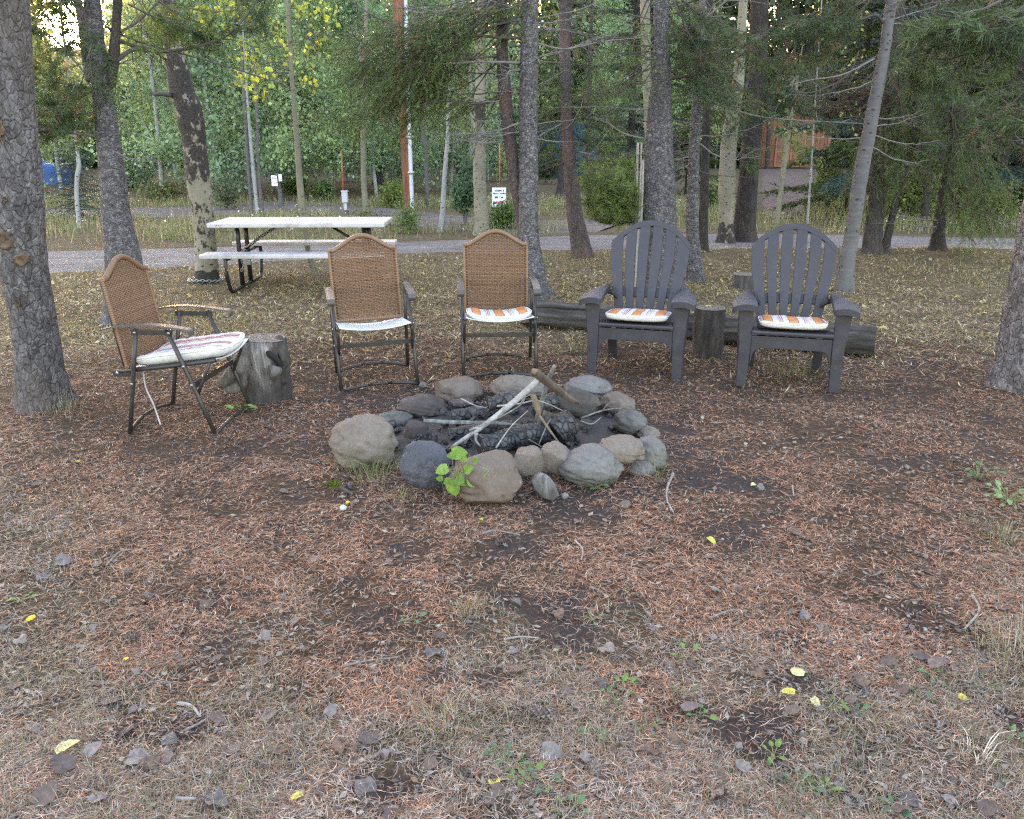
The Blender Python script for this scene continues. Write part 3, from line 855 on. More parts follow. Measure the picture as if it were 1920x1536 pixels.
def wound(d, px, py, w, h, seed):
    """ragged hole in the bark showing rusty wood"""
    p = at(px, py, d['Y']); cl = d['P']; c = np.array([np.interp(p[2], cl[:, 2], cl[:, 0]), np.interp(p[2], cl[:, 2], cl[:, 1])])
    s = depth_of(d['Y'], p[2]) / CAM_F; r = np.interp(p[2], cl[:, 2], np.array([ (b - a) / 2 * s for _, a, b in d['rows']] + [.1, .05])) if False else None
    rad = np.interp(py, [q_[0] for q_ in d['rows']][::-1], [(q_[2] - q_[1]) / 2 * s for q_ in d['rows']][::-1])
    dx = p[0] - c[0]; dy = -math.sqrt(max(rad ** 2 - dx ** 2, .0001))
    o = np.array([c[0] + dx, c[1] + dy, p[2]]) - d['b']; nrm = np.array([dx, dy, 0]) / rad; tan = np.array([-nrm[1], nrm[0], 0])
    rr = np.random.default_rng(seed); g = Geo(); n = 22; K = 5
    th = np.linspace(0, 2 * np.pi, n, endpoint=False); rag = .7 + .5 * rr.random(n)
    V = []
    for k, (f, dpt) in enumerate(((1.0, .004), (.9, .022), (.66, .014), (.36, .006), (.05, .004))):
        for i in range(n):
            V.append(o + tan * math.cos(th[i]) * w / 2 * s * f * rag[i] + np.array([0, 0, 1]) * math.sin(th[i]) * h / 2 * s * f * rag[i] + nrm * (dpt + rr.random() * .008 * (k > 1)))
    i = np.arange(K - 1)[:, None] * n + np.arange(n)[None]; i2 = np.arange(K - 1)[:, None] * n + (np.arange(n)[None] + 1) % n
    g.add(V, np.stack([i, i2, i2 + n, i + n], -1).reshape(-1, 4)); g.build('bark_wound', M['wound'], d['t'])
M['wound'] = m_plain('rusty_wood', (.10, .065, .042), .9, 0, .6, 45, .01, (.022, .017, .015))
for px, py, w, h, s in ((35, 447, 34, 38, 1), (62, 481, 28, 24, 2), (37, 370, 8, 10, 3), (25, 240, 12, 40, 4), (6, 80, 14, 44, 5), (58, 560, 10, 16, 6)): wound(T[1], px, py, w, h, s)

# stub and chain on the scarred aspen
d = T[3]; g = Geo(); Pst = np.array([at(x, y, d['Y'] - .1) for x, y in ((322, 178), (300, 176), (290, 178), (282, 172))]) - d['b']
add_tube(g, catmull(Pst, 10), np.linspace(.03, .012, 10), 8); g.build('broken_stub', M['twig_dark'], d['t'])

def limb(key, pts, wood='twig', r0=.012, dY=(0, 0), **kw):
    d = T[key]
    a = at(pts[0][0], pts[0][1], d['Y'] + dY[0]); b = at(pts[1][0], pts[1][1], d['Y'] + dY[1])
    d['cr'].limb(a, b, M[wood], r0=r0, **kw)

def path_branch(key, pts, w, wood='twig', side=10, seed=0, dY=(0, 0), needles=None, name='branch', sl=.25):
    """a hand-placed branch through several points, with fine side twigs"""
    d = T[key]; r = np.random.default_rng(seed)
    P = np.array([at(x, y, d['Y'] + dY[0] + (dY[1] - dY[0]) * i / max(1, len(pts) - 1)) for i, (x, y) in enumerate(pts)]) - d['b']
    C = catmull(P, 24); s = depth_of(d['Y'], 2) / CAM_F
    g = Geo(); add_tube(g, C, np.linspace(w * s / 2, w * s / 2 * .3, 24), 7, cap=False)
    for i in range(side):
        k = int(3 + r.random() * 20); dr = C[min(k + 1, 23)] - C[k - 1]; dr /= np.linalg.norm(dr)
        v = dr + r.normal(0, .7, 3); v /= np.linalg.norm(v); l = sl * (.3 + r.random())
        add_tube(g, catmull([C[k], C[k] + v * l * .5 + r.normal(0, .02, 3), C[k] + v * l + (0, 0, -.1 * l)], 6), np.linspace(w * s * .13, w * s * .04, 6), 4, cap=False)
        if needles is not None:
            pos = np.repeat((C[k] + v * l)[None], 6, 0) - v * l * np.linspace(0, .7, 6)[:, None]
            put_sprays(d['cr'].n, pos, np.tile(v, (6, 1)) + r.normal(0, .5, (6, 3)), SPR_PINE, .8 + .5 * r.random(6), needles * (.7 + .6 * r.random((6, 1))), r)
    g.build(name, M[wood], d['t'])

# left: pine boughs around the low sun
for i, (pts, w) in enumerate([([(178, 211), (120, 214), (64, 212)], 5), ([(182, 255), (150, 252), (110, 246), (72, 240)], 6), ([(172, 166), (110, 155), (58, 147)], 4), ([(172, 152), (140, 115), (100, 72), (52, 38)], 5),
        ([(178, 222), (150, 233), (118, 215), (88, 175), (80, 160)], 4), ([(158, 42), (110, 40), (52, 20)], 4), ([(140, 30), (125, 12), (108, -10)], 6)]):
    path_branch(2, pts, w, 'twig', 12, 40 + i, (0, -.2), GREEN_PINE * 1.2)
for i, (pts, w) in enumerate([([(197, 50), (240, 70), (280, 84), (417, 122), (547, 164)], 6), ([(220, 112), (253, 92), (300, 97), (367, 88), (417, 72), (440, 55)], 9), ([(222, 76), (250, 86), (290, 98), (312, 112)], 8),
        ([(226, 60), (262, 38), (300, 0), (320, -25)], 5), ([(240, 8), (290, 32), (340, 52), (440, 70)], 4), ([(445, 48), (470, 20), (490, -10)], 5)]):
    path_branch(2, pts, w, 'twig_dark', 14, 60 + i, (0, .4), GREEN_PINE * 1.2 if i > 3 else None, sl=.3)
r_ = np.random.default_rng(5)
for i in range(9):
    limb(2, ((180, r_.uniform(-60, 200)), (r_.uniform(62, 168), r_.uniform(40, 270))), 'twig', .007, (0, r_.uniform(-.4, .6)), kind='pine', own=i % 4 == 0, dens=.55, colr=GREEN_PINE * 1.2, brown=.12, seed=100 + i, spread=.4)
for i in range(5):
    limb(2, ((r_.uniform(215, 250), r_.uniform(-80, 60)), (r_.uniform(280, 480), r_.uniform(-20, 90))), 'twig_dark', .007, (0, r_.uniform(-.3, .8)), kind='pine', own=i % 4 == 0, dens=.55, colr=GREEN_BRIGHT * .9, brown=.04, seed=130 + i, spread=.3)
for i in range(0): limb(1, ((0, r_.uniform(180, 320)), (r_.uniform(0, 22), r_.uniform(220, 330))), 'twig', .006, (-.2, -.35), kind='pine', own=False, colr=GREEN_PINE, seed=160 + i)

# middle: firs with hanging boughs and dead grey branches
for i, (k, pts, w) in enumerate([(8, [(975, 72), (930, 70), (850, 62), (763, 54), (700, 30), (647, -6)], 6), (8, [(975, 118), (900, 116), (820, 120), (745, 112)], 5), (7, [(930, 10), (870, 14), (790, 25), (730, 5)], 5), (7, [(940, 105), (880, 110), (800, 112)], 4),
        (8, [(1008, 82), (1060, 92), (1130, 78), (1210, 70)], 4), (8, [(978, 20), (930, 5), (890, -12)], 4), (7, [(945, 180), (900, 195), (830, 190), (770, 200)], 4), (7, [(955, 262), (912, 268), (860, 262)], 3.5), (8, [(975, 132), (955, 134), (948, 148)], 4),
        (9, [(1070, 60), (1120, 72), (1180, 70), (1235, 66)], 4), (9, [(1050, 60), (1020, 52), (1000, 40)], 3.5), (9, [(1058, 230), (1020, 250), (1000, 262)], 3.5), (9, [(1060, 305), (1015, 320)], 3), (9, [(1085, 285), (1110, 290), (1118, 296)], 3.5),
        (10, [(1258, 76), (1300, 50), (1340, 20), (1370, -5)], 6), (10, [(1260, 146), (1310, 140), (1345, 128), (1400, 95), (1450, 48)], 6), (10, [(1222, 205), (1180, 205), (1130, 200), (1075, 202)], 4), (10, [(1215, 262), (1170, 250), (1130, 225)], 3.5), (10, [(1262, 100), (1290, 105), (1330, 95)], 3.5),
        (11, [(1312, 182), (1360, 200), (1420, 218), (1500, 226), (1620, 232)], 5), (11, [(1310, 268), (1340, 290), (1375, 300), (1400, 294)], 3.5), (11, [(1290, 238), (1270, 245), (1262, 258)], 3), (11, [(1292, 294), (1268, 300)], 3), (11, [(1292, 310), (1270, 318)], 2.6),
        (16, [(1655, 42), (1640, 28), (1600, 42), (1560, 42), (1540, 36)], 6), (16, [(1655, 40), (1690, 5), (1700, -8)], 5), (16, [(1640, 110), (1580, 140), (1520, 150), (1480, 160)], 3.5), (16, [(1610, 96), (1590, 140), (1540, 168), (1500, 174), (1484, 160)], 3.5),
        (19, [(1770, 415), (1720, 410), (1680, 404)], 3.5), (19, [(1770, 425), (1725, 425), (1682, 418)], 3.5), (19, [(1790, 240), (1850, 262), (1920, 264)], 4), (19, [(1775, 380), (1830, 398), (1900, 430), (1930, 428)], 4), (20, [(1945, 10), (1900, 22), (1850, 40), (1800, 36)], 12)]):
    path_branch(k, pts, w, 'twig' if i % 3 else 'twig_dark', 16, 200 + i, (0, -.25), None, sl=.32)

def fill(key, n, sx, sy, ex, ey, dY, kind='fir', wood='twig_dark', colr=GREEN_FIR, seed=0, brown=.05, dens=1.0, own=6, r0=.009, **kw):
    r = np.random.default_rng(seed)
    for i in range(n):
        y0 = r.uniform(*sy); y1 = r.uniform(*ey)
        limb(key, ((r.uniform(*sx), y0), (r.uniform(*ex), max(y1, y0 - 20))), wood, r0, (0, r.uniform(*dY)), kind=kind, own=i % own == 0, colr=colr * r.uniform(.8, 1.2), seed=seed * 100 + i, brown=brown, dens=dens, **kw)
fill(8, 12, (955, 985), (-90, 40), (590, 780), (10, 170), (-.6, .5), seed=21, hang=.6)
fill(8, 9, (955, 985), (-60, 60), (570, 700), (60, 235), (-.3, .8), seed=22, hang=.7, bare=.45)
fill(7, 12, (935, 950), (-60, 190), (720, 900), (60, 290), (-.4, .8), seed=23, hang=.55, colr=GREEN_FIR * 1.15)
fill(8, 6, (985, 1000), (-90, 0), (840, 960), (0, 110), (-.8, 0), seed=24, hang=.5, dens=.7)
fill(9, 10, (1055, 1065), (-60, 260), (1085, 1215), (20, 320), (-.4, .6), seed=25, hang=.5)
fill(9, 9, (1055, 1065), (-60, 240), (1005, 1050), (40, 330), (-.5, .5), seed=26, hang=.5)
fill(9, 8, (1060, 1075), (180, 330), (1100, 1200), (230, 330), (-.3, .6), seed=27, colr=GREEN_BRIGHT, hang=.4)
fill(10, 10, (1235, 1245), (-80, 120), (1090, 1220), (0, 190), (-.6, .5), seed=28, brown=.08)
fill(10, 9, (1235, 1250), (-80, 120), (1270, 1440), (0, 190), (-.6, .5), kind='pine', colr=GREEN_PINE, seed=29, brown=.04)
fill(11, 11, (1305, 1315), (-60, 180), (1330, 1520), (40, 240), (-.4, .8), seed=30, brown=.05)
fill(12, 8, (1318, 1330), (-20, 220), (1340, 1400), (120, 260), (-.3, .6), seed=31, colr=GREEN_FIR * .85)
fill(14, 10, (1400, 1430), (-60, 200), (1380, 1560), (0, 250), (-.8, .4), kind='pine', colr=GREEN_PINE * .9, seed=32, brown=.04)
fill(16, 7, (1650, 1675), (-120, -10), (1430, 1600), (-20, 130), (-.5, .5), kind='pine', colr=GREEN_PINE, seed=33, brown=.05)
fill(16, 5, (1650, 1670), (-60, 60), (1700, 1830), (0, 180), (-.5, .5), kind='pine', colr=GREEN_PINE, seed=34, brown=.06)
fill(17, 12, (1660, 1685), (60, 200), (1520, 1640), (110, 270), (-.5, .3), colr=np.array([.05, .032, .022]), seed=35, brown=.1, hang=.3)
fill(17, 14, (1640, 1690), (-40, 330), (1560, 1760), (40, 420), (-.3, .8), seed=36, brown=.05, colr=GREEN_FIR)
fill(18, 12, (1690, 1725), (-20, 330), (1640, 1800), (80, 400), (-.4, .8), seed=37)
fill(19, 17, (1775, 1800), (-60, 300), (1640, 1790), (20, 400), (-.8, .8), seed=38, hang=.6)
fill(19, 19, (1775, 1800), (-60, 330), (1800, 1960), (20, 440), (-1.0, .8), seed=39, hang=.7, colr=GREEN_FIR * 1.05)
fill(19, 8, (1780, 1795), (330, 390), (1790, 1925), (390, 450), (-.8, .2), seed=45, hang=1.0, colr=GREEN_BRIGHT * .75)
fill(20, 11, (1960, 2020), (-160, 120), (1710, 1900), (-30, 150), (-1.0, .6), kind='pine', colr=GREEN_PINE, seed=40, brown=.03, dens=.8, own=3, r0=.014)
fill(20, 7, (1950, 2000), (0, 260), (1790, 1930), (60, 300), (-.5, 1.0), kind='pine', colr=GREEN_PINE, seed=41, brown=.08, dens=.8, own=3)
fill(13, 5, (1370, 1390), (180, 330), (1400, 1440), (240, 330), (-.3, .0), seed=42, colr=GREEN_BRIGHT, hang=.4)

# fine dead limbs low on the trunks
for key, n, xr, wd in ((7, 9, 160, 'twig'), (8, 14, 190, 'twig'), (9, 12, 120, 'twig_dark'), (10, 16, 170, 'twig_dark'), (11, 12, 150, 'twig'), (12, 6, 90, 'twig_dark'), (14, 10, 130, 'twig_dark'), (16, 8, 150, 'twig'), (19, 12, 140, 'twig_dark'), (18, 7, 90, 'twig_dark'), (17, 8, 90, 'twig_dark'), (2, 7, 120, 'twig')):
    d = T[key]; r = np.random.default_rng(700 + key); ys = [q_[0] for q_ in d['rows']][::-1]; xs = [(q_[1] + q_[2]) / 2 for q_ in d['rows']][::-1]
    for i in range(n):
        y = r.uniform(-40, 300); x = np.interp(y, ys, xs); sg = -1 if r.random() < .5 else 1; l = xr * r.uniform(.35, 1.1)
        limb(key, ((x, y), (x + sg * l, y + r.uniform(-40, 30) * l / 100)), wd, .0075, (0, r.uniform(-.5, .5)), needles=False, bare=.15, dens=1.1, sag=.2 * r.random(), seed=7000 + key * 50 + i, spread=.4, hang=.25)

# yellowing leaves on the thin aspens
def sprig(key, pts, n, size, cols, seed, rad=.16):
    d = T[key]; r = np.random.default_rng(seed)
    c = np.array([at(x, y, d['Y'] + r.uniform(-.5, .5)) for x, y in pts]) - d['b']
    trunk = d['P'] - d['b']
    for p in c:
        z = min(p[2] + .15, trunk[-1, 2]); q_ = np.array([np.interp(z, trunk[:, 2], trunk[:, j]) for j in range(3)])
        add_tube(d['cr'].w, catmull([q_, (q_ + p) / 2 + (0, 0, .08), p], 8), np.linspace(.006, .002, 8), 4, cap=False)
    leaf_cloud(d['lf'], c, np.full(len(c), rad), n, size, np.array(cols)[r.integers(0, len(cols), n)], r)
for k in (4, 5, 3, 6, 15): T[k]['lf'] = Geo()
YL = [(.34, .32, .04), (.24, .29, .045), (.17, .24, .05), (.28, .27, .04)]
sprig(4, [(455, 145), (480, 120), (500, 155), (470, 25), (430, 20), (520, 60), (575, 145), (610, 20), (480, 165), (565, 100), (380, 30), (600, 75), (570, 10)], 340, .055, YL, 1, .15)
sprig(3, [(400, 10), (430, 40), (360, 60), (450, 80)], 160, .05, YL[1:3], 2, .2)
sprig(5, [(650, 200), (700, 190), (720, 160), (640, 250), (660, 130), (700, 90), (630, 180), (740, 240)], 1500, .06, [(.09, .14, .04), (.12, .17, .05)], 3, .55)
sprig(6, [(870, 200), (930, 170), (860, 120), (910, 60), (950, 300)], 500, .06, [(.10, .14, .04), (.15, .17, .05)], 4, .4)
sprig(15, [(1480, 260), (1500, 280), (1520, 300), (1470, 230)], 260, .07, [(.12, .17, .05), (.10, .15, .05)], 5, .3)

# crowns carry on above the picture
for key in (1, 2, 7, 8, 9, 10, 11, 12, 14, 16, 17, 18, 19, 20):
    d = T[key]; r = np.random.default_rng(900 + key); top = d['P'][-1]; z0 = at(960, -60, d['Y'])[2]
    for i in range(9):
        z = z0 + (top[2] - z0) * (i + .5) / 9; c = np.array([np.interp(z, d['P'][:, 2], d['P'][:, j]) for j in range(3)])
        a = r.random() * 6.28; l = 1.3 * (1 - .6 * i / 9)
        d['cr'].limb(c, c + np.array([math.cos(a) * l, math.sin(a) * l, -.15]), own=False, kind='fir', dens=.6, r0=.012, seed=900 + key * 10 + i)
for key in (3, 4, 5, 6, 13, 21):
    d = T[key]; r = np.random.default_rng(950 + key); g = d.setdefault('lf', Geo()); top = d['P'][-1] - d['b']; z0 = (at(960, -40, d['Y']) - d['b'])[2]
    c = np.array([top * 0 + np.array([np.interp(z, d['P'][:, 2] - d['b'][2], d['P'][:, j] - d['b'][j]) for j in range(3)]) + r.normal(0, .5, 3) for z in np.linspace(z0 + .3, top[2], 16)])
    leaf_cloud(g, c, np.full(16, .5), 900, .06, (.10, .15, .045), r)
for key, d in T.items():
    if d.get('lf') is not None and d['lf'].n: d['lf'].build('crown', M['leaf'], d['t'], smooth=False)
    d['cr'].finish()
# ---------------------------------------------------------------- thickets, shrubs and the grove beyond the road
def aspen_meshes(seed, h, leafn, c0, low, size=.085):
    r = np.random.default_rng(seed)
    P = np.array([(0, 0, -.1), (r.normal(0, .12), r.normal(0, .12), h * .3), (r.normal(0, .3), r.normal(0, .3), h * .65), (r.normal(0, .4), r.normal(0, .4), h)])
    C = catmull(P, 30); g = Geo(); add_tube(g, C, np.linspace(.062, .015, 30) * (h / 9) ** .5, 9, (0, 0, 0))
    cen = []
    for i in range(46):
        s = low + (1 - low) * r.random(); p = np.array([np.interp(s, np.linspace(0, 1, 30), C[:, j]) for j in range(3)])
        a = r.random() * 6.28; l = (.5 + 1.1 * r.random()) * (1.15 - .75 * s) * h / 8
        e = p + np.array([math.cos(a) * l, math.sin(a) * l, l * r.uniform(-.1, .6)])
        add_tube(g, catmull([p, (p + e) / 2 + (0, 0, .06), e], 6), np.linspace(.018, .005, 6), 4, (0, 0, 0), cap=False)
        for u in (.5, .8, 1.05): cen.append(p * (1 - u) + e * u + r.normal(0, .12, 3))
    cen = np.array(cen); lf = Geo()
    leaf_cloud(lf, cen, r.uniform(.25, .55, len(cen)), leafn, size, c0, r)
    return g.mesh('grove_trunk', M['birch']), lf.mesh('grove_crown', M['leaf'], False)

def fir_meshes(seed, h, colr, low=.12, wide=1.7, nb=54, sprsc=2.2):
    r = np.random.default_rng(seed); g = Geo(); nd = Geo(); wd = Geo()
    C = catmull([(0, 0, -.1), (r.normal(0, .1), r.normal(0, .1), h * .5), (r.normal(0, .15), 0, h)], 24); add_tube(g, C, np.linspace(.13, .015, 24) * h / 9, 10)
    pos = []; dr = []
    for i in range(nb):
        s = low + (1 - low) * (i + r.random()) / nb; p = np.array([np.interp(s, np.linspace(0, 1, 24), C[:, j]) for j in range(3)])
        a = i * 2.4 + r.random(); l = wide * (1.08 - s) * r.uniform(.7, 1.1) * h / 9 + .12
        dv = np.array([math.cos(a), math.sin(a), -.22 + .5 * s]); e = p + dv * l
        add_tube(wd, np.array([p, (p + e) / 2 + (0, 0, .05), e]), np.array([.018, .01, .004]), 4, cap=False)
        k = max(3, int(l / .10))
        for j in range(k):
            u = (j + 1) / k; pp = p * (1 - u) + e * u; sd = np.array([-dv[1], dv[0], 0])
            for q_ in (-1, -.5, .5, 1):
                pos.append(pp + sd * q_ * .10 * (1.2 - u) * l); dr.append(dv * .8 + sd * q_ * .9 + np.array([0, 0, -.25]) + r.normal(0, .2, 3))
    pos = np.array(pos); dr = np.array(dr)
    put_sprays(nd, pos, dr, SPR_FAR, sprsc * (.7 + .6 * r.random(len(pos))), colr * (.6 + .8 * r.random((len(pos), 1))), r)
    wd_off = wd
    return g.mesh('fir_trunk', M['bark_dark']), nd.mesh('fir_crown', M['needle'], False), wd.mesh('fir_limb', M['twig_dark'])
SPR_FAR = [make_spray(0.15, 26, 0.035, 0.010, s + 20, 0.5, 0.8) for s in range(3)]

ASP = [aspen_meshes(300 + i, h, n, c, lo) for i, (h, n, c, lo) in enumerate([(9.5, 12000, (.23, .32, .15), .10), (8.5, 11000, (.18, .28, .14), .12), (10.5, 12000, (.235, .30, .12), .15), (7.0, 9000, (.18, .27, .155), .06), (6.0, 1500, (.13, .165, .06), .35)])]  # grove leaf colours raised, so the distance's hazy brightness sits in the foliage colour
FIR = [fir_meshes(320 + i, h, c, lo, w) for i, (h, c, lo, w) in enumerate([(9, GREEN_FIR * .9, .06, 1.9), (11, BLUE_N, .10, 1.9), (8, GREEN_FIR * 1.15, .04, 1.6)])]

def plant_tree(name, label, cat, parts, xy, rz, s, group=None):
    z = float(terrain(np.array([xy[0]]), np.array([xy[1]]))[0])
    t = thing(name, label, cat, (xy[0], xy[1], z), rz, group); t.scale = (s, s, s)
    for nm, me in parts:
        o = obj(nm, me, t)
        if nm == 'limbs': tag(o, kind='stuff')
    return t
ra = np.random.default_rng(77)
def on_drive(px, py): return False
# pale trunks that read singly
def pale(px, pyb, rows, label, mat='birch', lean=0.0, crown=True, group=None, sz=.07, nl=1100, lc=(.10, .15, .06)):
    P, Rr, Y = px_trunk(rows, None, 4.0)
    t, b = tree('white_aspen', label, 'tree', P, Rr, M[mat], k=12, step=.08, rough=.03, group=group)
    if crown:
        r = np.random.default_rng(int(px)); g = Geo(); Q = P - b
        zz = np.linspace(1.4, Q[-1, 2], 22); c = np.array([[np.interp(z, Q[:, 2], Q[:, 0]) , np.interp(z, Q[:, 2], Q[:, 1]), z] for z in zz]) + r.normal(0, .55, (22, 3)) * [1, 1, .3]
        leaf_cloud(g, c, np.full(22, .5), nl, sz, lc, r); g.build('crown', M['leaf'], t, smooth=False)
    return t
pale(145, 425, [(428, 145, 152), (370, 140, 148), (330, 141, 149), (310, 144, 152), (270, 140, 146), (230, 136, 141)], 'thin crooked white stem in front of the rounded blue green spruce')
pale(827, 432, [(434, 821, 832), (400, 825, 835), (350, 828, 837), (300, 832, 840), (250, 836, 843), (208, 838, 843)], 'thin bright white birch with black flecks left of the green roadside bush', crown=False)
pale(478, 400, [(412, 470, 476), (330, 464, 470), (200, 456, 462), (120, 452, 457)], 'leftmost grey stem of the slim trio seen above the picnic table', 'birch_grey', nl=700)
pale(484, 400, [(412, 481, 488), (330, 472, 480), (200, 462, 467), (120, 458, 462)], 'whitish middle stem of the slim trio seen above the picnic table', 'birch', nl=700)
pale(491, 400, [(412, 489, 496), (330, 483, 489), (200, 478, 484), (120, 474, 478)], 'rightmost grey stem of the slim trio seen above the picnic table', 'birch_grey', nl=700)
pale(805, 385, [(388, 799, 806), (300, 794, 801), (250, 790, 796), (200, 788, 793)], 'slim pale aspen right beside the reddish utility pole', 'birch_grey')
pale(622, 345, [(348, 619, 625), (290, 614, 619), (240, 610, 614)], 'short pale stem over the low shrubs left of the orange rod', 'birch')
pale(614, 345, [(343, 611, 616), (300, 607, 611), (240, 603, 607)], 'paler of two short stems beside the meter box thicket', 'birch')
pale(968, 380, [(384, 799, 806)] if False else [(384, 800, 805), (384 - 60, 797, 802), (250, 797, 801)], 'slender grey sapling at the weedy foot of the utility pole', 'birch_grey', nl=500)
pale(1460, 300, [(420, 1512, 1516), (330, 1518, 1522), (270, 1522, 1525)], 'thin bare white sapling at the drive edge before the red shed', 'birch', nl=350, lc=(.16, .19, .05))

def dark_trunk(rows, label, mat='bark_dark'):
    P, Rr, Y = px_trunk(rows, None, 5.0)
    t, b = tree('conifer_tree', label, 'tree', P, Rr, M[mat], k=16, step=.08, rough=.05)
    return t, b, P, Y
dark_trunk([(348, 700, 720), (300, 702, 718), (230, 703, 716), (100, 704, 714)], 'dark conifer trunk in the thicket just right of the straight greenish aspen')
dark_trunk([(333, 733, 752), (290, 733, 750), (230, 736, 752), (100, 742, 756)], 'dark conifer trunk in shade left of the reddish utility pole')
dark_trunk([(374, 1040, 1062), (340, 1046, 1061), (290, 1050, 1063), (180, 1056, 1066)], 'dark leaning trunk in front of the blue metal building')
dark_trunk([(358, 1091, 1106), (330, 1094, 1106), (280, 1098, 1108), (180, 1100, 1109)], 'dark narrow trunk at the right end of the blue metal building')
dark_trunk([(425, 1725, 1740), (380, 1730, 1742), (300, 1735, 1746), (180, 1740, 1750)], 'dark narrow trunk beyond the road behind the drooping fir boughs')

GROUP_A = 'pale aspens crowding the grove beyond the driveway'
spots = []
for px, Y in [(20, 30), (70, 36), (110, 27), (262, 30), (300, 24), (338, 34), (372, 27), (410, 23.5), (440, 30), (470, 26), (505, 34), (540, 28), (560, 24.5), (590, 32), (620, 27), (650, 36), (668, 29.5), (705, 25), (735, 33), (770, 28), (805, 38), (845, 31), (880, 27), (915, 36), (30, 44), (330, 43), (430, 46), (520, 44), (610, 47), (700, 45), (790, 48), (955, 46), (1130, 52), (1230, 50), (1300, 44), (-60, 28), (-120, 34), (1180, 38), (1340, 56)]:
    p = at(px, 330, Y); spots.append((p[0], p[1]))
for i, (x, y) in enumerate(spots):
    tr, cr_ = ASP[i % 4]
    plant_tree('aspen_tree', 'pale green aspen crowded into the grove beyond the far driveway', 'tree', [('trunk', tr), ('crown', cr_)], (x, y), ra.random() * 6.28, ra.uniform(.85, 1.2), GROUP_A)
GROUP_F = 'dark firs shading the right side beyond the road'
for i, (px, Y) in enumerate([(1000, 40), (1180, 30), (1290, 27), (1600, 19), (1680, 17.5), (1740, 23), (1810, 19), (1870, 17), (1930, 20), (1990, 18), (1640, 30), (1780, 32), (1880, 28), (1960, 32), (2060, 24), (1350, 62), (1480, 66), (1560, 62), (860, 43), (560, 50), (60, 52), (400, 54), (720, 52)]):
    p = at(px, 340, Y)
    tr, cr_, lm = FIR[i % 3]
    plant_tree('fir_tree', 'dark green fir standing in the shaded wood beyond the road', 'tree', [('trunk', tr), ('crown', cr_), ('limbs', lm)], p[:2], ra.random() * 6.28, ra.uniform(.8, 1.15), GROUP_F)
SPRUCE = [fir_meshes(340, 1.6, BLUE_N * 1.35, .02, 3.9, 70, .8), fir_meshes(341, 2.2, BLUE_N * .9, .02, 3.4, 80, 1.0)]
for px, pyb, pyt, w, me, label in [(150, 410, 278, 1.6, SPRUCE[0], 'rounded blue green young spruce by the driveway bend at the left'), (248, 352, 262, 2.2, SPRUCE[1], 'dark young spruce seen between the forked pine and the scarred aspen')]:
    b = gt(px, pyb); h = (at(px, pyt, b[1]) - b)[2]
    tr, cr_, lm = me
    t = plant_tree('young_spruce', label, 'tree', [('trunk', tr), ('crown', cr_), ('limbs', lm)], b[:2], 1.0, 1.0)
    t.scale = (h / w, h / w, h / w)

def bush(name, label, cat, px, pyb, pyt, wpx, n, size, cols, seed, stems=9):
    b = gt(px, pyb); s = depth_of(b[1], .5) / CAM_F; h = (at(px, pyt, b[1]) - b)[2]; w = wpx * s
    r = np.random.default_rng(seed); t = thing(name, label, cat, b)
    g = Geo(); cen = []
    for i in range(stems):
        a = r.random() * 6.28; l = w * .45 * r.random() ** .6
        e = np.array([math.cos(a) * l, math.sin(a) * l * .8, h * r.uniform(.55, .98) * (1 - .25 * (l / (w * .5)))])
        C = catmull([(0, 0, -.05), e * (.35, .35, .55), e], 8); add_tube(g, C, np.linspace(.014, .004, 8), 4, cap=False)
        for u in (3, 4, 5, 6, 7): cen.append(C[u] + r.normal(0, .06, 3))
    g.build('stems', M['twig'], t)
    f = Geo(); cen = np.array(cen); leaf_cloud(f, cen, np.full(len(cen), max(.16, w * .17)), n, size, np.array(cols)[r.integers(0, len(cols), n)], r)
    f.build('foliage', M['leaf'], t, smooth=False)
    return t
G1 = [(.08, .14, .04), (.11, .16, .05)]; G2 = [(.10, .13, .05), (.15, .15, .06)]; G3 = [(.08, .14, .08), (.10, .17, .09)]
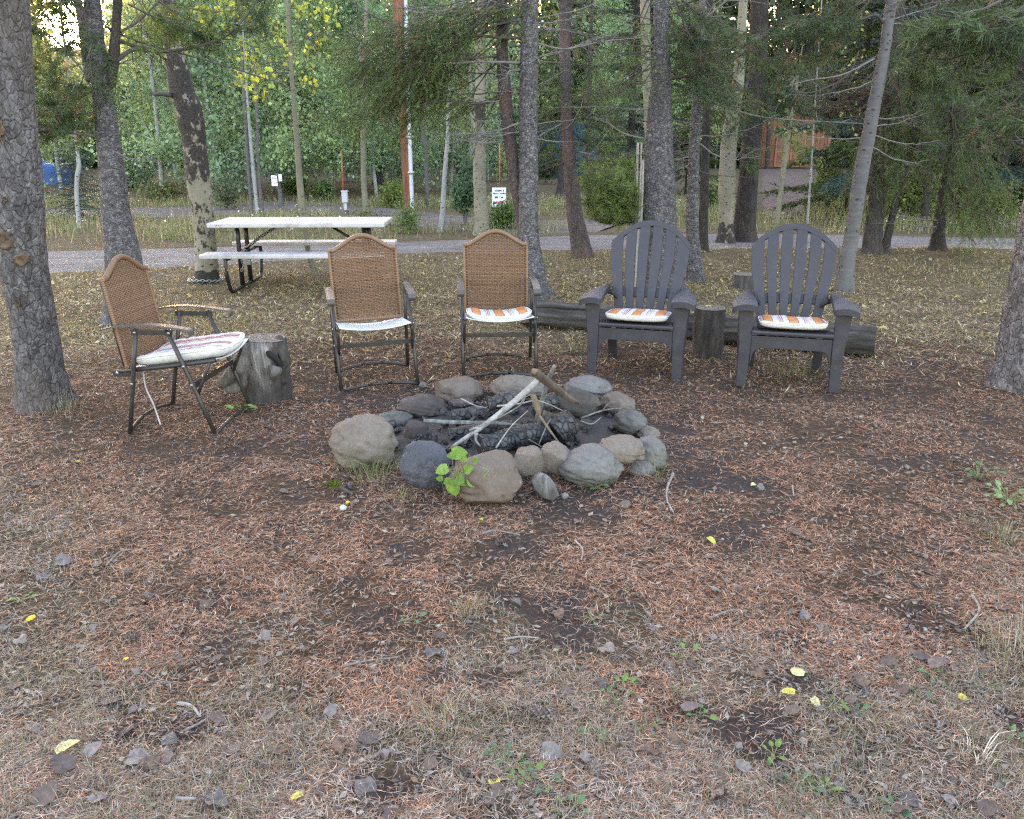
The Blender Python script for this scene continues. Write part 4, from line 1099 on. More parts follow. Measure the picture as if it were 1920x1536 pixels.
for i, a in enumerate([('bush', 'tall fresh green leafy bush between the white birch and the knotted aspen', 'bush', 872, 425, 275, 74, 3200, .055, G3), ('bush', 'low green bush at the stake of the white notice', 'bush', 942, 432, 378, 54, 1700, .05, G1),
        ('bush', 'rounded low shrub left of the pale meter box', 'bush', 613, 375, 338, 70, 1500, .07, G1), ('bush', 'yellowish shrub bank under the dark trunk left of the utility pole', 'bush', 735, 390, 345, 90, 1900, .06, [(.15, .19, .035), (.11, .16, .04)]),
        ('bush', 'flat green shrub patch right of the forked pine by the drive', 'bush', 300, 378, 345, 90, 1700, .07, G2), ('bush', 'green shrub behind the small white notices', 'bush', 555, 365, 325, 64, 1300, .07, G1),
        ('bush', 'loose grey green shrub to the right of the scarred aspen', 'bush', 425, 395, 330, 60, 1300, .05, [(.07, .11, .06), (.12, .12, .06)]), ('weed_clump', 'tall pale green weed clump at the foot of the utility pole', 'plant', 765, 437, 378, 46, 900, .045, [(.14, .19, .07), (.10, .16, .05)]),
        ('weed_clump', 'low weed clump under the near end of the picnic table top', 'plant', 690, 425, 395, 70, 700, .045, G2), ('bush', 'bright leafy sapling thicket left of the right armchair trees, beyond the road', 'bush', 1550, 400, 265, 70, 1600, .05, [(.16, .20, .05), (.10, .15, .04)]),
        ('bush', 'yellow green brush beyond the road right of the thick dark leaning trunk', 'bush', 1690, 420, 300, 120, 2400, .06, [(.17, .19, .05), (.10, .14, .04)]), ('bush', 'brush beyond the road under the drooping fir boughs', 'bush', 1850, 425, 330, 130, 2200, .06, [(.13, .16, .05), (.09, .12, .04)]),
        ('bush', 'dark green shrub half hiding the blue metal building', 'bush', 1022, 345, 270, 70, 1500, .09, [(.05, .08, .035), (.07, .10, .04)]), ('bush', 'small shrub by the shed drive', 'bush', 1330, 400, 330, 40, 800, .05, G1)]):
    bush(*a, seed=400 + i)

def broom():
    """the dense drooping bough that hangs like a broom left of the stout spruce"""
    d = T[10]; r = np.random.default_rng(8); Y = d['Y'] - .15
    t = d['t']; b = d['b']; g = Geo(); nd = Geo()
    p0 = at(1205, 395, Y)
    pos = []; dr = []
    for i in range(120):
        e = at(r.uniform(1093, 1196), r.uniform(308, 412), Y + r.uniform(-.35, .35))
        ex, ey = 0, 0
        P = catmull([p0 - b, (p0 * .45 + e * .55) + np.array([0, 0, -.09]) - b, e - b], 10)
        add_tube(g, P, np.linspace(.008, .003, 10), 4, cap=False)
        for k in range(4, 10):
            for q_ in range(2): pos.append(P[k] + r.normal(0, .02, 3)); dr.append(P[min(9, k + 1)] - P[k - 1] + r.normal(0, .06, 3) + (0, 0, .05))
    pos = np.array(pos); dr = np.array(dr)
    put_sprays(nd, pos, dr, SPR_PINE, .6 + .4 * r.random(len(pos)), np.array([.085, .12, .035]) * (.6 + .8 * r.random((len(pos), 1))), r)
    tag(g.build('broom_twigs', M['twig_dark'], t), kind='stuff'); nd.build('broom_foliage', M['needle'], t, smooth=False)
broom()

def nearby_post():
    """weathered split stakes leaning on the spruce"""
    d = T[10]; Y = d['Y'] - .28
    b = gt(1192, 520); b = np.array([at(1192, 500, Y)[0], Y, 0])
    t = thing('split_rail', 'grey weathered split rails leaning against the left side of the stout spruce', 'rail', b)
    r = np.random.default_rng(3)
    for i, (x0, x1, yt, w) in enumerate(((1186, 1196, 268, 6), (1192, 1203, 268, 5), (1197, 1206, 300, 6))):
        P = np.array([at(x0, 505, Y), at((x0 + x1) / 2 + 1, 390, Y + .08), at(x1, yt, Y + .15)]) - b; P[0, 2] = -.02
        g, C, rr = trunk_geo(P, np.array([w, w, w * .7]) / 2 / CAM_F * depth_of(Y, 1), 8, .06, .12, 0, i); g.build('rail', M['twig_pale'], t)
nearby_post()

def far_forest():
    """the wood behind everything: read as one mass"""
    r = np.random.default_rng(17)
    for nm, n, xs, cols, gap in (('far_aspen_wood', 170000, (-62, 8), [(.14, .20, .10), (.18, .24, .105), (.10, .15, .085)], True), ('far_fir_wood', 150000, (4, 66), [(.045, .062, .03), (.06, .08, .035), (.035, .05, .03)], False)):  # far aspen leaves lightened in colour too, in place of haze
        g = Geo(); k = 620
        x = r.uniform(*xs, k); y = r.uniform(56, 82, k) - .004 * x ** 2; h = r.uniform(14, 24, k)
        az = np.degrees(np.arctan2(x, y))
        if gap: h = np.where(np.abs(az + 26.6) < 2.0, r.uniform(3.0, 5.2, k), h)
        z = terrain(x, y); c = []; rad = []
        for i in range(k):
            for u in np.linspace(.08, 1, 7):
                c.append((x[i] + r.normal(0, .9), y[i] + r.normal(0, .9), z[i] + h[i] * u)); rad.append(1.5 * (1.25 - .75 * u))
        leaf_cloud(g, np.array(c), np.array(rad), n, .44, np.array(cols)[r.integers(0, 3, n)], r)
        tag(g.build(nm, M['leaf'], smooth=False), kind='stuff')
    g = Geo()
    for i in range(170):
        x = r.uniform(-55, 60); y = r.uniform(48, 76); h = r.uniform(6, 12); z = float(terrain(np.array([x]), np.array([y]))[0])
        if abs(math.degrees(math.atan2(x, y)) + 26.6) < 2: continue
        add_tube(g, catmull([(x, y, z - .2), (x + r.normal(0, .2), y, z + h * .5), (x + r.normal(0, .4), y, z + h)], 6), np.linspace(.16, .06, 6), 6, cap=False)
    tag(g.build('far_trunks', M['bark_dark']), kind='stuff')
far_forest()
# ---------------------------------------------------------------- picnic table
def tubes(name, mat, parent, lines, rad, k=10, n=None):
    g = Geo()
    for P in lines:
        P = np.asarray(P, float)
        add_tube(g, catmull(P, n or max(2, len(P) * 6)) if len(P) > 2 else P, rad, k)
    return g.build(name, mat, parent)

def rounded(pts, rad=.06, m=5):
    """polyline with rounded corners"""
    p = [np.asarray(q_, float) for q_ in pts]; out = [p[0]]
    for i in range(1, len(p) - 1):
        a = p[i] + (p[i - 1] - p[i]) / np.linalg.norm(p[i - 1] - p[i]) * rad; b = p[i] + (p[i + 1] - p[i]) / np.linalg.norm(p[i + 1] - p[i]) * rad
        for t in np.linspace(0, 1, m): out.append((1 - t) ** 2 * a + 2 * t * (1 - t) * p[i] + t * t * b)
    out.append(p[-1]); return np.array(out)
def rtube(name, mat, parent, pts, r, rad=.06, k=10):
    g = Geo(); add_tube(g, rounded(pts, rad), r, k); return g.build(name, mat, parent)

TX, TY = -2.345, 9.2
def picnic_table():
    t = thing('picnic_table', 'long grey plastic picnic table with attached benches on black tube legs', 'picnic table', (TX, TY, 0), R(1.5))
    pl = m_plain('grey_plastic', (.36, .34, .345), .45, 0, .06, 12, .0006, (.22, .205, .20)); bl = m_plain('black_steel', (.012, .012, .014), .38, 0, .2, 40)
    under = m_plain('grey_underside', (.2, .19, .19), .7)
    L = .955
    box('tabletop', pl, t, -L, L, -.39, .39, .69, .74, .014)
    for s in (-1, 1):
        o = box('bench', pl, t, -L - .01, L + .01, s * .57 - .13, s * .57 + .13, .40, .445, .012)
    for sx in (-1, 1):
        x = sx * .70
        rtube('leg_frame', bl, t, [(x, -.66, .40), (x, -.70, .30), (x, -.60, .025), (x, .60, .025), (x, .70, .30), (x, .66, .40)], .021, .09)
        for dy in (-.16, .16): rtube('post', bl, t, [(x, dy, .03), (x, dy, .5), (x, dy, .69)], .026, .05)
        rtube('cross_bar', bl, t, [(x, -.66, .385), (x, 0, .385), (x, .66, .385)], .018, .05)
        rtube('brace', bl, t, [(x - sx * .02, 0, .42), (x - sx * .20, 0, .55), (x - sx * .42, 0, .685)], .015, .05)
    for hx in (-.27, .17):
        g = Geo(); th = np.linspace(0, 4.6, 16); add_tube(g, np.array([(hx, -.25, .69), *[(hx + .028 * math.sin(a) * 1, -.25, .655 - .028 * math.cos(a + 3.14) * -1) for a in th]]), .005, 6); g.build('hook', m_plain('hook_steel', (.25, .24, .24), .4, .7), t)
    g = Geo(); 
    for k, (x0, x1) in enumerate(((-.855, -.835), (-.825, -.815), (-.805, -.79))): g.add([(x0, -.3915, .712), (x1, -.3915, .712), (x1, -.3915, .72), (x0, -.3915, .72)], [[0, 1, 2, 3]])
    tag(g.build('print_mark', INK, t, smooth=False), kind='stuff')
    return t
picnic_table()

STEEL = m_plain('zinc_steel', (.24, .24, .245), .35, .8, .2, 60)
LINK = None
def link_mesh(L=.034, w=.022, r=.0042):
    th = np.linspace(0, 2 * np.pi, 17)[:-1]
    P = np.stack([np.cos(th) * L / 2 * np.abs(np.cos(th)) ** -.3 * 1.0 if False else np.cos(th) * L / 2, np.sin(th) * w / 2, np.zeros(16)], 1)
    P = np.vstack([P, P[0]]); g = Geo(); add_tube(g, P, r, 6, cap=False); return g.mesh('link', STEEL)
def chain(name, label, pts, cat='chain', L=.034, thick=1.0):
    me = link_mesh(L, .022 * thick, .0042 * thick); P = catmull(pts, 200); seg = np.concatenate([[0], np.cumsum(np.linalg.norm(np.diff(P, axis=0), axis=1))])
    base = P[0]; t = thing(name, label, cat, base)
    n = int(seg[-1] / (L * .78))
    for i in range(n):
        s = (i + .5) * seg[-1] / n; p = np.array([np.interp(s, seg, P[:, j]) for j in range(3)]); q_ = np.array([np.interp(min(s + .01, seg[-1]), seg, P[:, j]) for j in range(3)]) - np.array([np.interp(max(s - .01, 0), seg, P[:, j]) for j in range(3)])
        o = obj('link', me, t, p - base); ro = Vector(q_).to_track_quat('X', 'Z').to_euler(); o.rotation_euler = ro; o.rotation_euler.rotate_axis('X', (i % 2) * 1.57)
    return t
def dloc(x, y, z): 
    c, s = math.cos(R(1.5)), math.sin(R(1.5)); return np.array([TX + c * x - s * y, TY + s * x + c * y, z])
chain('steel_chain', 'thin steel chain wound along the left table brace down to a padlock', [dloc(-.30, -.03, .672), dloc(-.42, -.04, .60), dloc(-.5, -.03, .535), dloc(-.62, -.04, .47), dloc(-.69, -.20, .40), dloc(-.665, -.22, .33), dloc(-.66, -.21, .25), dloc(-.69, -.2, .20)])
def padlock():
    b = dloc(-.60, -.22, .30)
    t = thing('padlock', 'small grey padlock hanging from the table chain', 'padlock', b)
    box('lock_body', m_plain('lock_grey', (.24, .25, .26), .4, .5), t, -.032, .032, -.014, .014, -.03, .03, .007)
    g = Geo(); th = np.linspace(0, math.pi, 12); add_tube(g, np.array([(-.02, 0, .025), *[(-.02 * math.cos(a), 0, .055 + .024 * math.sin(a)) for a in th], (.02, 0, .025)]), .005, 6); g.build('shackle', STEEL, t)
padlock()
d = T[3]; bb = d['b']; rr_ = 21 / CAM_F * depth_of(d['Y'], 0) * 1.32
chain('tree_chain', 'silvery chain lying round the dark foot of the scarred aspen', [bb + np.array([math.cos(a) * rr_ * 1.12, math.sin(a) * rr_, .035 + .008 * math.sin(a * 3)]) for a in np.linspace(math.pi * .85, math.pi * 2.3, 24)], L=.045, thick=1.3)

# ---------------------------------------------------------------- wicker folding chairs
BRONZE = m_plain('bronze_tube', (.036, .032, .031), .42, .35, .15, 40)
ARMP = m_plain('arm_brown', (.055, .048, .044), .45, .1, .2, 30)
CANE = None
def m_cane():
    t = NT('cane'); a = t.attr().outputs['Color']; v = t.coord('Object')
    nz = t.noise(v, 6, 4); fine = t.noise(v, 160, 2)
    c = t.hsv(a, t.val(fine, .3, .7, .75, 1.25)); c = t.mix(t.val(nz, .35, .75), c, t.mix(.5, c, (.10, .05, .025)))
    t.b.inputs['Specular IOR Level'].default_value = .4
    return t.done(c, .5)
CANE = m_cane()
SLING = m_plain('sling_white', (.42, .44, .43), .7, 0, .05, 30)

def back_top(u):                # height of the back's crest over its corners, u in -1..1
    return .092 * (0.5 + 0.5 * math.cos(math.pi * min(1, abs(u) / .90))) ** .72

def weave_mesh(W, Hh, seed):
    """real strands: horizontal canes passing in front of and behind upright stakes"""
    r = np.random.default_rng(seed); g = Geo(); ns = 24; pitch = W / ns; rows = int((Hh + .10) / .0098)
    m = ns * 3 + 1; u = np.linspace(-1, 1, m)
    topz = np.array([Hh + back_top(x) - .012 for x in u])
    for k in range(rows):
        z = k * .0098 + .006
        ph = (k % 2) * math.pi
        x = u * W / 2; y = .0056 * np.sin(x / pitch * math.pi + ph) ; zz = z + r.normal(0, .0009, m).cumsum() * .12 + r.normal(0, .0007)
        ok = zz < topz - .004
        idx = np.where(ok)[0]
        if len(idx) < 6: continue
        brk = np.where(np.diff(idx) > 1)[0]
        for part in np.split(idx, brk + 1):
            if len(part) < 4: continue
            if r.random() < .05: part = part[int(r.integers(0, 3)):len(part) - int(r.integers(0, 5))]
            if len(part) < 4: continue
            P = np.stack([x[part], y[part], zz[part]], 1)
            b = r.uniform(.75, 1.2)
            add_tube(g, P, .0043, 4, np.array([.150, .078, .042]) * b, cap=False)
    for i in range(ns + 1):
        x = -W / 2 + i * pitch; zt = Hh + back_top(2 * x / W) - .012
        add_tube(g, np.array([(x, 0, 0), (x, .001, zt / 2), (x, 0, zt)]), .0036, 5, np.array([.15, .08, .046]), cap=False)
    return g

def wicker_chair(label, loc, rz, lean=0.0, sag=.05, roll=0):
    t = thing('wicker_folding_chair', label, 'chair', loc, rz)
    X = .255
    for s in (-1, 1):
        x = s * X
        rtube('front_leg', BRONZE, t, [(x, -.245, .0), (x, -.15, .29), (x, -.045, .60)], .0125, .1)
        rtube('rear_leg', BRONZE, t, [(x, .25, .0), (x, .19, .29), (x, .125, .60)], .0125, .1)
        box('arm_plate', BRONZE, t, x - .006, x + .006, -.075, .155, .567, .597, .004)
        ys = np.linspace(.32, -.165, 22); zs = .603 + .022 * np.sin(np.linspace(0, math.pi, 22)) ; zs[:6] -= np.linspace(.012, 0, 6)
        ctr = [(x * 1.03, y, z) for y, z in zip(ys, zs)]
        for a in np.linspace(.3, 3.9, 9): ctr.append((x * 1.03, -.165 - .021 * math.sin(a), .603 - .021 * (1 - math.cos(a))))
        ctr = np.array(ctr); n = len(ctr); hw = np.interp(np.linspace(0, 1, n), [0, .12, .3, .8, 1], [.012, .02, .026, .026, .022])
        g = Geo(); tn = np.gradient(ctr, axis=0); nr = np.cross(tn, (1, 0, 0)); nr /= np.linalg.norm(nr, axis=1, keepdims=True)
        V = np.stack([ctr + np.stack([-hw, 0 * hw, 0 * hw], 1) - nr * .004, ctr + np.stack([hw, 0 * hw, 0 * hw], 1) - nr * .004, ctr + np.stack([hw * .96, 0 * hw, 0 * hw], 1) + nr * .004, ctr - np.stack([hw * .96, 0 * hw, 0 * hw], 1) + nr * .004], 1).reshape(-1, 3)
        i = np.arange(n - 1)[:, None] * 4; j = np.arange(4)[None]; F_ = np.stack([i + j, i + (j + 1) % 4, i + 4 + (j + 1) % 4, i + 4 + j], -1).reshape(-1, 4)
        g.add(V, F_); g.add(V[[0, 1, 2, 3]], [[0, 1, 2, 3]]); g.add(V[-4:], [[3, 2, 1, 0]])
        g.build('armrest', ARMP, t, smooth=False)
        rtube('seat_rail', BRONZE, t, [(s * .235, .26, .352), (s * .235, 0, .385), (s * .235, -.285, .425)], .012, .05)
        rtube('brace_link', BRONZE, t, [(s * .243, -.17, .235), (s * .243, -.215, .33), (s * .238, -.255, .415)], .009, .03)
        g = Geo()
        for (y, z) in ((-.15, .29), (.19, .29), (-.118, .395), (-.06, .580), (.13, .580), (.262, .352)):
            add_tube(g, np.array([(x + s * .008, y, z), (x + s * .0165, y, z)]), .0085, 8)
        tag(g.build('bolts', STEEL, t), kind='stuff')
    rtube('front_foot_bar', BRONZE, t, [(-X, -.245, .006), (-.13, -.262, .034), (0, -.268, .042), (.13, -.262, .034), (X, -.245, .006)], .011, .08)
    rtube('rear_foot_bar', BRONZE, t, [(-X, .25, .006), (-.13, .262, .034), (0, .268, .042), (.13, .262, .034), (X, .25, .006)], .011, .08)
    box('front_bar', BRONZE, t, -X - .004, X + .004, -.168, -.158, .272, .302, .003)
    # sling
    g = Geo(); n = 17; m = 13; us = np.linspace(-1, 1, n); vs2 = np.linspace(0, 1, m); U, Vv = np.meshgrid(us, vs2); U = U.ravel(); Vv = Vv.ravel()
    z = .352 + .073 * Vv - sag * (1 - U ** 2) * (.6 + .4 * np.sin(Vv * math.pi)) + .013
    for dz, fl in ((0, 1), (-.005, -1)):
        i = np.arange(m - 1)[:, None] * n + np.arange(n - 1)[None]; F_ = np.stack([i, i + 1, i + n + 1, i + n], -1).reshape(-1, 4)
        g.add(np.stack([U * .232, .262 - .55 * Vv, z + dz], 1), F_ if fl > 0 else F_[:, ::-1])
    e0 = np.arange(n - 1) + (m - 1) * n; g.f4.append(np.stack([e0, e0 + 1, e0 + 1 + n * m, e0 + n * m], 1))
    g.build('seat_sling', SLING, t)
    # back: built upright then leaned
    W, Hh = .445, .475
    ang = -R(7.5)
    b = obj('backrest', None, t) if False else None
    M4 = Matrix.Translation((0, .225, .385)) @ Matrix.Rotation(ang, 4, 'X')
    def place(o): o.matrix_local = M4; return o
    w = weave_mesh(W, Hh, 5); wo = place(tag(w.build('wicker_back', CANE, t), kind='stuff'))
    us = np.linspace(-1.0, 1.0, 61); P = np.array([(x * (W / 2 + .008), 0, Hh + back_top(x) + .0) for x in us])
    def wrapped(name, P, rad, n):
        P = catmull(P, n); g = Geo(); ph = np.arange(n); rr = rad * (1 + .10 * (ph % 2)); cols = np.where((ph % 4)[:, None] < 2, np.array([[.20, .11, .06]]), np.array([[.085, .046, .028]]))
        v, f, fc = tube(P, rr, 8); k = np.repeat(cols, 8, 0); g.add(v, f, np.vstack([k, cols[:1], cols[-1:]])); g.f3.append(fc); return place(g.build(name, CANE, t))
    wrapped('crest_rim', P, .0155, 240)
    for s in (-1, 1): wrapped('side_rim', np.array([(s * (W / 2 + .006), 0, -.01), (s * (W / 2 + .006), 0, Hh + .005)]), .0095, 160)
    wrapped('bottom_rim', np.array([(-W / 2 - .01, 0, -.008), (W / 2 + .01, 0, -.008)]), .012, 150)
    for s in (-1, 1):
        place(rtube('back_rail', BRONZE, t, [(s * (W / 2 - .005), .017, -.06), (s * (W / 2 - .005), .017, .2), (s * (W / 2 - .005), .017, Hh)], .0095, .05))
        box('hinge_plate', BRONZE, t, s * .241 - .004, s * .241 + .004, .20, .30, .325, .362, .003)
    if roll: t.rotation_euler[1] = roll
    return t

def cushion_mat(name, kind):
    t = NT(name); tc = t.n('TexCoord'); sx = t.n('SeparateXYZ'); t.l(tc.outputs['Object'], sx.inputs[0])
    x = sx.outputs[0]
    wob = t.noise(t.coord('Object'), 9, 3)
    xx = t.math('ADD', t.math('MULTIPLY', x, 1.0), t.math('MULTIPLY', t.math('SUBTRACT', wob, .5), .012))
    f = t.val(xx, -.22, .22)
    white = (.40, .385, .375); red = (.22, .035, .04); org = (.40, .16, .06)
    st = [(0, white)]
    def band(c, w, colr, edge=True):
        a = (c - w / 2 + .22) / .44; b = (c + w / 2 + .22) / .44; e = .0045 / .44
        if edge: st.extend([(a, red), (a + e, colr), (b - e, red), (b, white)])
        else: st.extend([(a, colr), (b, white)])
    if kind == 'orange':
        for c in (-.16,): band(c, .062, org)
        for c in (-.092, -.08, -.068): band(c, .005, red, False)
        band(0, .062, org)
        for c in (.068, .08, .092): band(c, .005, red, False)
        band(.16, .062, org)
    else:
        for c, w in ((-.15, .010), (-.125, .016), (-.105, .008), (-.02, .012), (.0, .018), (.02, .008), (.10, .010), (.125, .018), (.145, .010)): band(c, w, red, False)
    c = t.ramp(f, st, 'CONSTANT')
    # print stops at the boxing seam
    tp = t.n('SeparateColor'); t.l(t.attr().outputs['Color'], tp.inputs[0])
    c = t.mix(t.val(tp.outputs[0], .45, .55), white, c)
    dirt = t.noise(t.coord('Object'), 16, 6, .7)
    c = t.mix(t.math('MULTIPLY', t.val(dirt, .5, .75), .35), c, (.33, .31, .28))
    fine = t.noise(t.coord('Object'), 26, 4)
    t.bump(fine, .008)
    t.b.inputs['Specular IOR Level'].default_value = .1
    return t.done(c, .92)
CU_O = cushion_mat('striped_cotton_orange', 'orange'); CU_R = cushion_mat('striped_cotton_red', 'red')
def cushion(label, loc, rot, mat, w=.42, dd=.42, h=.055, sag=.02, group=None, seed=0, curl=0.0):
    n = 40; u = np.linspace(-1, 1, n); U, V = np.meshgrid(u, u); U = U.ravel(); V = V.ravel()
    g = Geo(); r = np.random.default_rng(seed)
    e = np.maximum(np.abs(U), np.abs(V)); rc = (np.abs(U) ** 6 + np.abs(V) ** 6) ** (1 / 6)
    sx = U / np.maximum(rc, 1e-6) * e; sy = V / np.maximum(rc, 1e-6) * e
    prof = np.clip(1 - e ** 8, 0, 1) ** .5
    lump = (fbm(U * 2.5 + seed, V * 2.5, seed) - .5) * .014 + (fbm(U * 9, V * 9, seed + 3) - .5) * .006
    bend = -sag * (1 - U ** 2) + curl * (-V) ** 3
    i = np.arange(n - 1)[:, None] * n + np.arange(n - 1)[None]; F_ = np.stack([i, i + 1, i + n + 1, i + n], -1).reshape(-1, 4)
    top = np.stack([sx * w / 2, sy * dd / 2, bend + h / 2 * prof + lump * prof], 1); bot = np.stack([sx * w / 2, sy * dd / 2, bend - h / 2 * prof], 1)
    g.add(top, F_, np.repeat((e < .90)[:, None].astype(float), 3, 1)); g.add(bot, F_[:, ::-1], (0, 0, 0))
    me = g.mesh('pad', mat); bm = bmesh.new(); bm.from_mesh(me); bmesh.ops.remove_doubles(bm, verts=bm.verts, dist=.0004); bm.to_mesh(me); bm.free()
    t = thing('seat_cushion', label, 'cushion', loc, 0, group); t.rotation_euler = rot
    obj('pad', me, t)
    ring = np.array([(math.copysign(abs(math.cos(a)) ** .33, math.cos(a)) * w / 2 * .99, math.copysign(abs(math.sin(a)) ** .33, math.sin(a)) * dd / 2 * .99, h * .18 - sag * (1 - min(1, abs(math.copysign(abs(math.cos(a)) ** .33, math.cos(a)))) ** 2) + curl * (-math.copysign(abs(math.sin(a)) ** .33, math.sin(a))) ** 3) for a in np.linspace(0, 2 * np.pi, 64)])
    gg = Geo(); add_tube(gg, ring, .0035, 5, cap=False); gg.build('piping', m_plain('cotton_piping', (.6, .58, .55), .9), t)
    return t

C1 = wicker_chair('brown wicker folding chair seen from the side, beside the gnarled grey stump', (-1.885, 4.475, .005), R(86))
C2 = wicker_chair('brown wicker folding chair with a bare white sling seat in front of the picnic table', (-.945, 5.36, .0), R(15), sag=.045, roll=R(-1.5))
C3 = wicker_chair('brown wicker folding chair with an orange striped cushion right behind the fire ring', (-.10, 5.62, .0), R(4))
def on_chair(cx, cy, rz, lx, ly, lz): return (cx + math.cos(rz) * lx - math.sin(rz) * ly, cy + math.sin(rz) * lx + math.cos(rz) * ly, lz)
cu1 = cushion('worn white seat pad with dark red stripes on the side facing wicker chair', on_chair(-1.885, 4.475, R(86), 0, -.045, .445), (R(-8.0), 0, R(86)), CU_R, .45, .52, .07, .03, seed=1)
cloth = m_plain('tie_cloth', (.45, .42, .41), .9)
def ribbon(name, parent, P, w, mat):
    P = catmull(P, 14); g = Geo(); a = np.array([0, 1.0, 0]) if name else 0
    V = np.stack([P - np.array([w / 2, 0, 0]), P + np.array([w / 2, 0, 0])], 1); V2 = V + np.array([0, .0015, 0])
    V = np.concatenate([V.reshape(-1, 3), V2.reshape(-1, 3)]); i = np.arange(13)[:, None] * 2; F_ = np.concatenate([np.stack([i, i + 1, i + 3, i + 2], -1).reshape(-1, 4), np.stack([i + 2, i + 3, i + 1, i], -1).reshape(-1, 4) + 28])
    g.add(V, F_); return g.build(name, mat, parent)
ribbon('tie', cu1, [(-.20, .20, -.03), (-.215, .21, -.15), (-.205, .20, -.26), (-.21, .19, -.38)], .014, cloth)
ribbon('tie', cu1, [(.16, .12, -.03), (.16, .10, -.11), (.15, .07, -.16)], .008, m_plain('tan_tie', (.28, .2, .16), .9))
cushion('white seat pad with orange and red stripes on the middle wicker chair', on_chair(-.10, 5.62, R(4), 0, -.06, .432), (R(-8), 0, R(4)), CU_O, .45, .44, .058, .035, seed=2, curl=-.012)

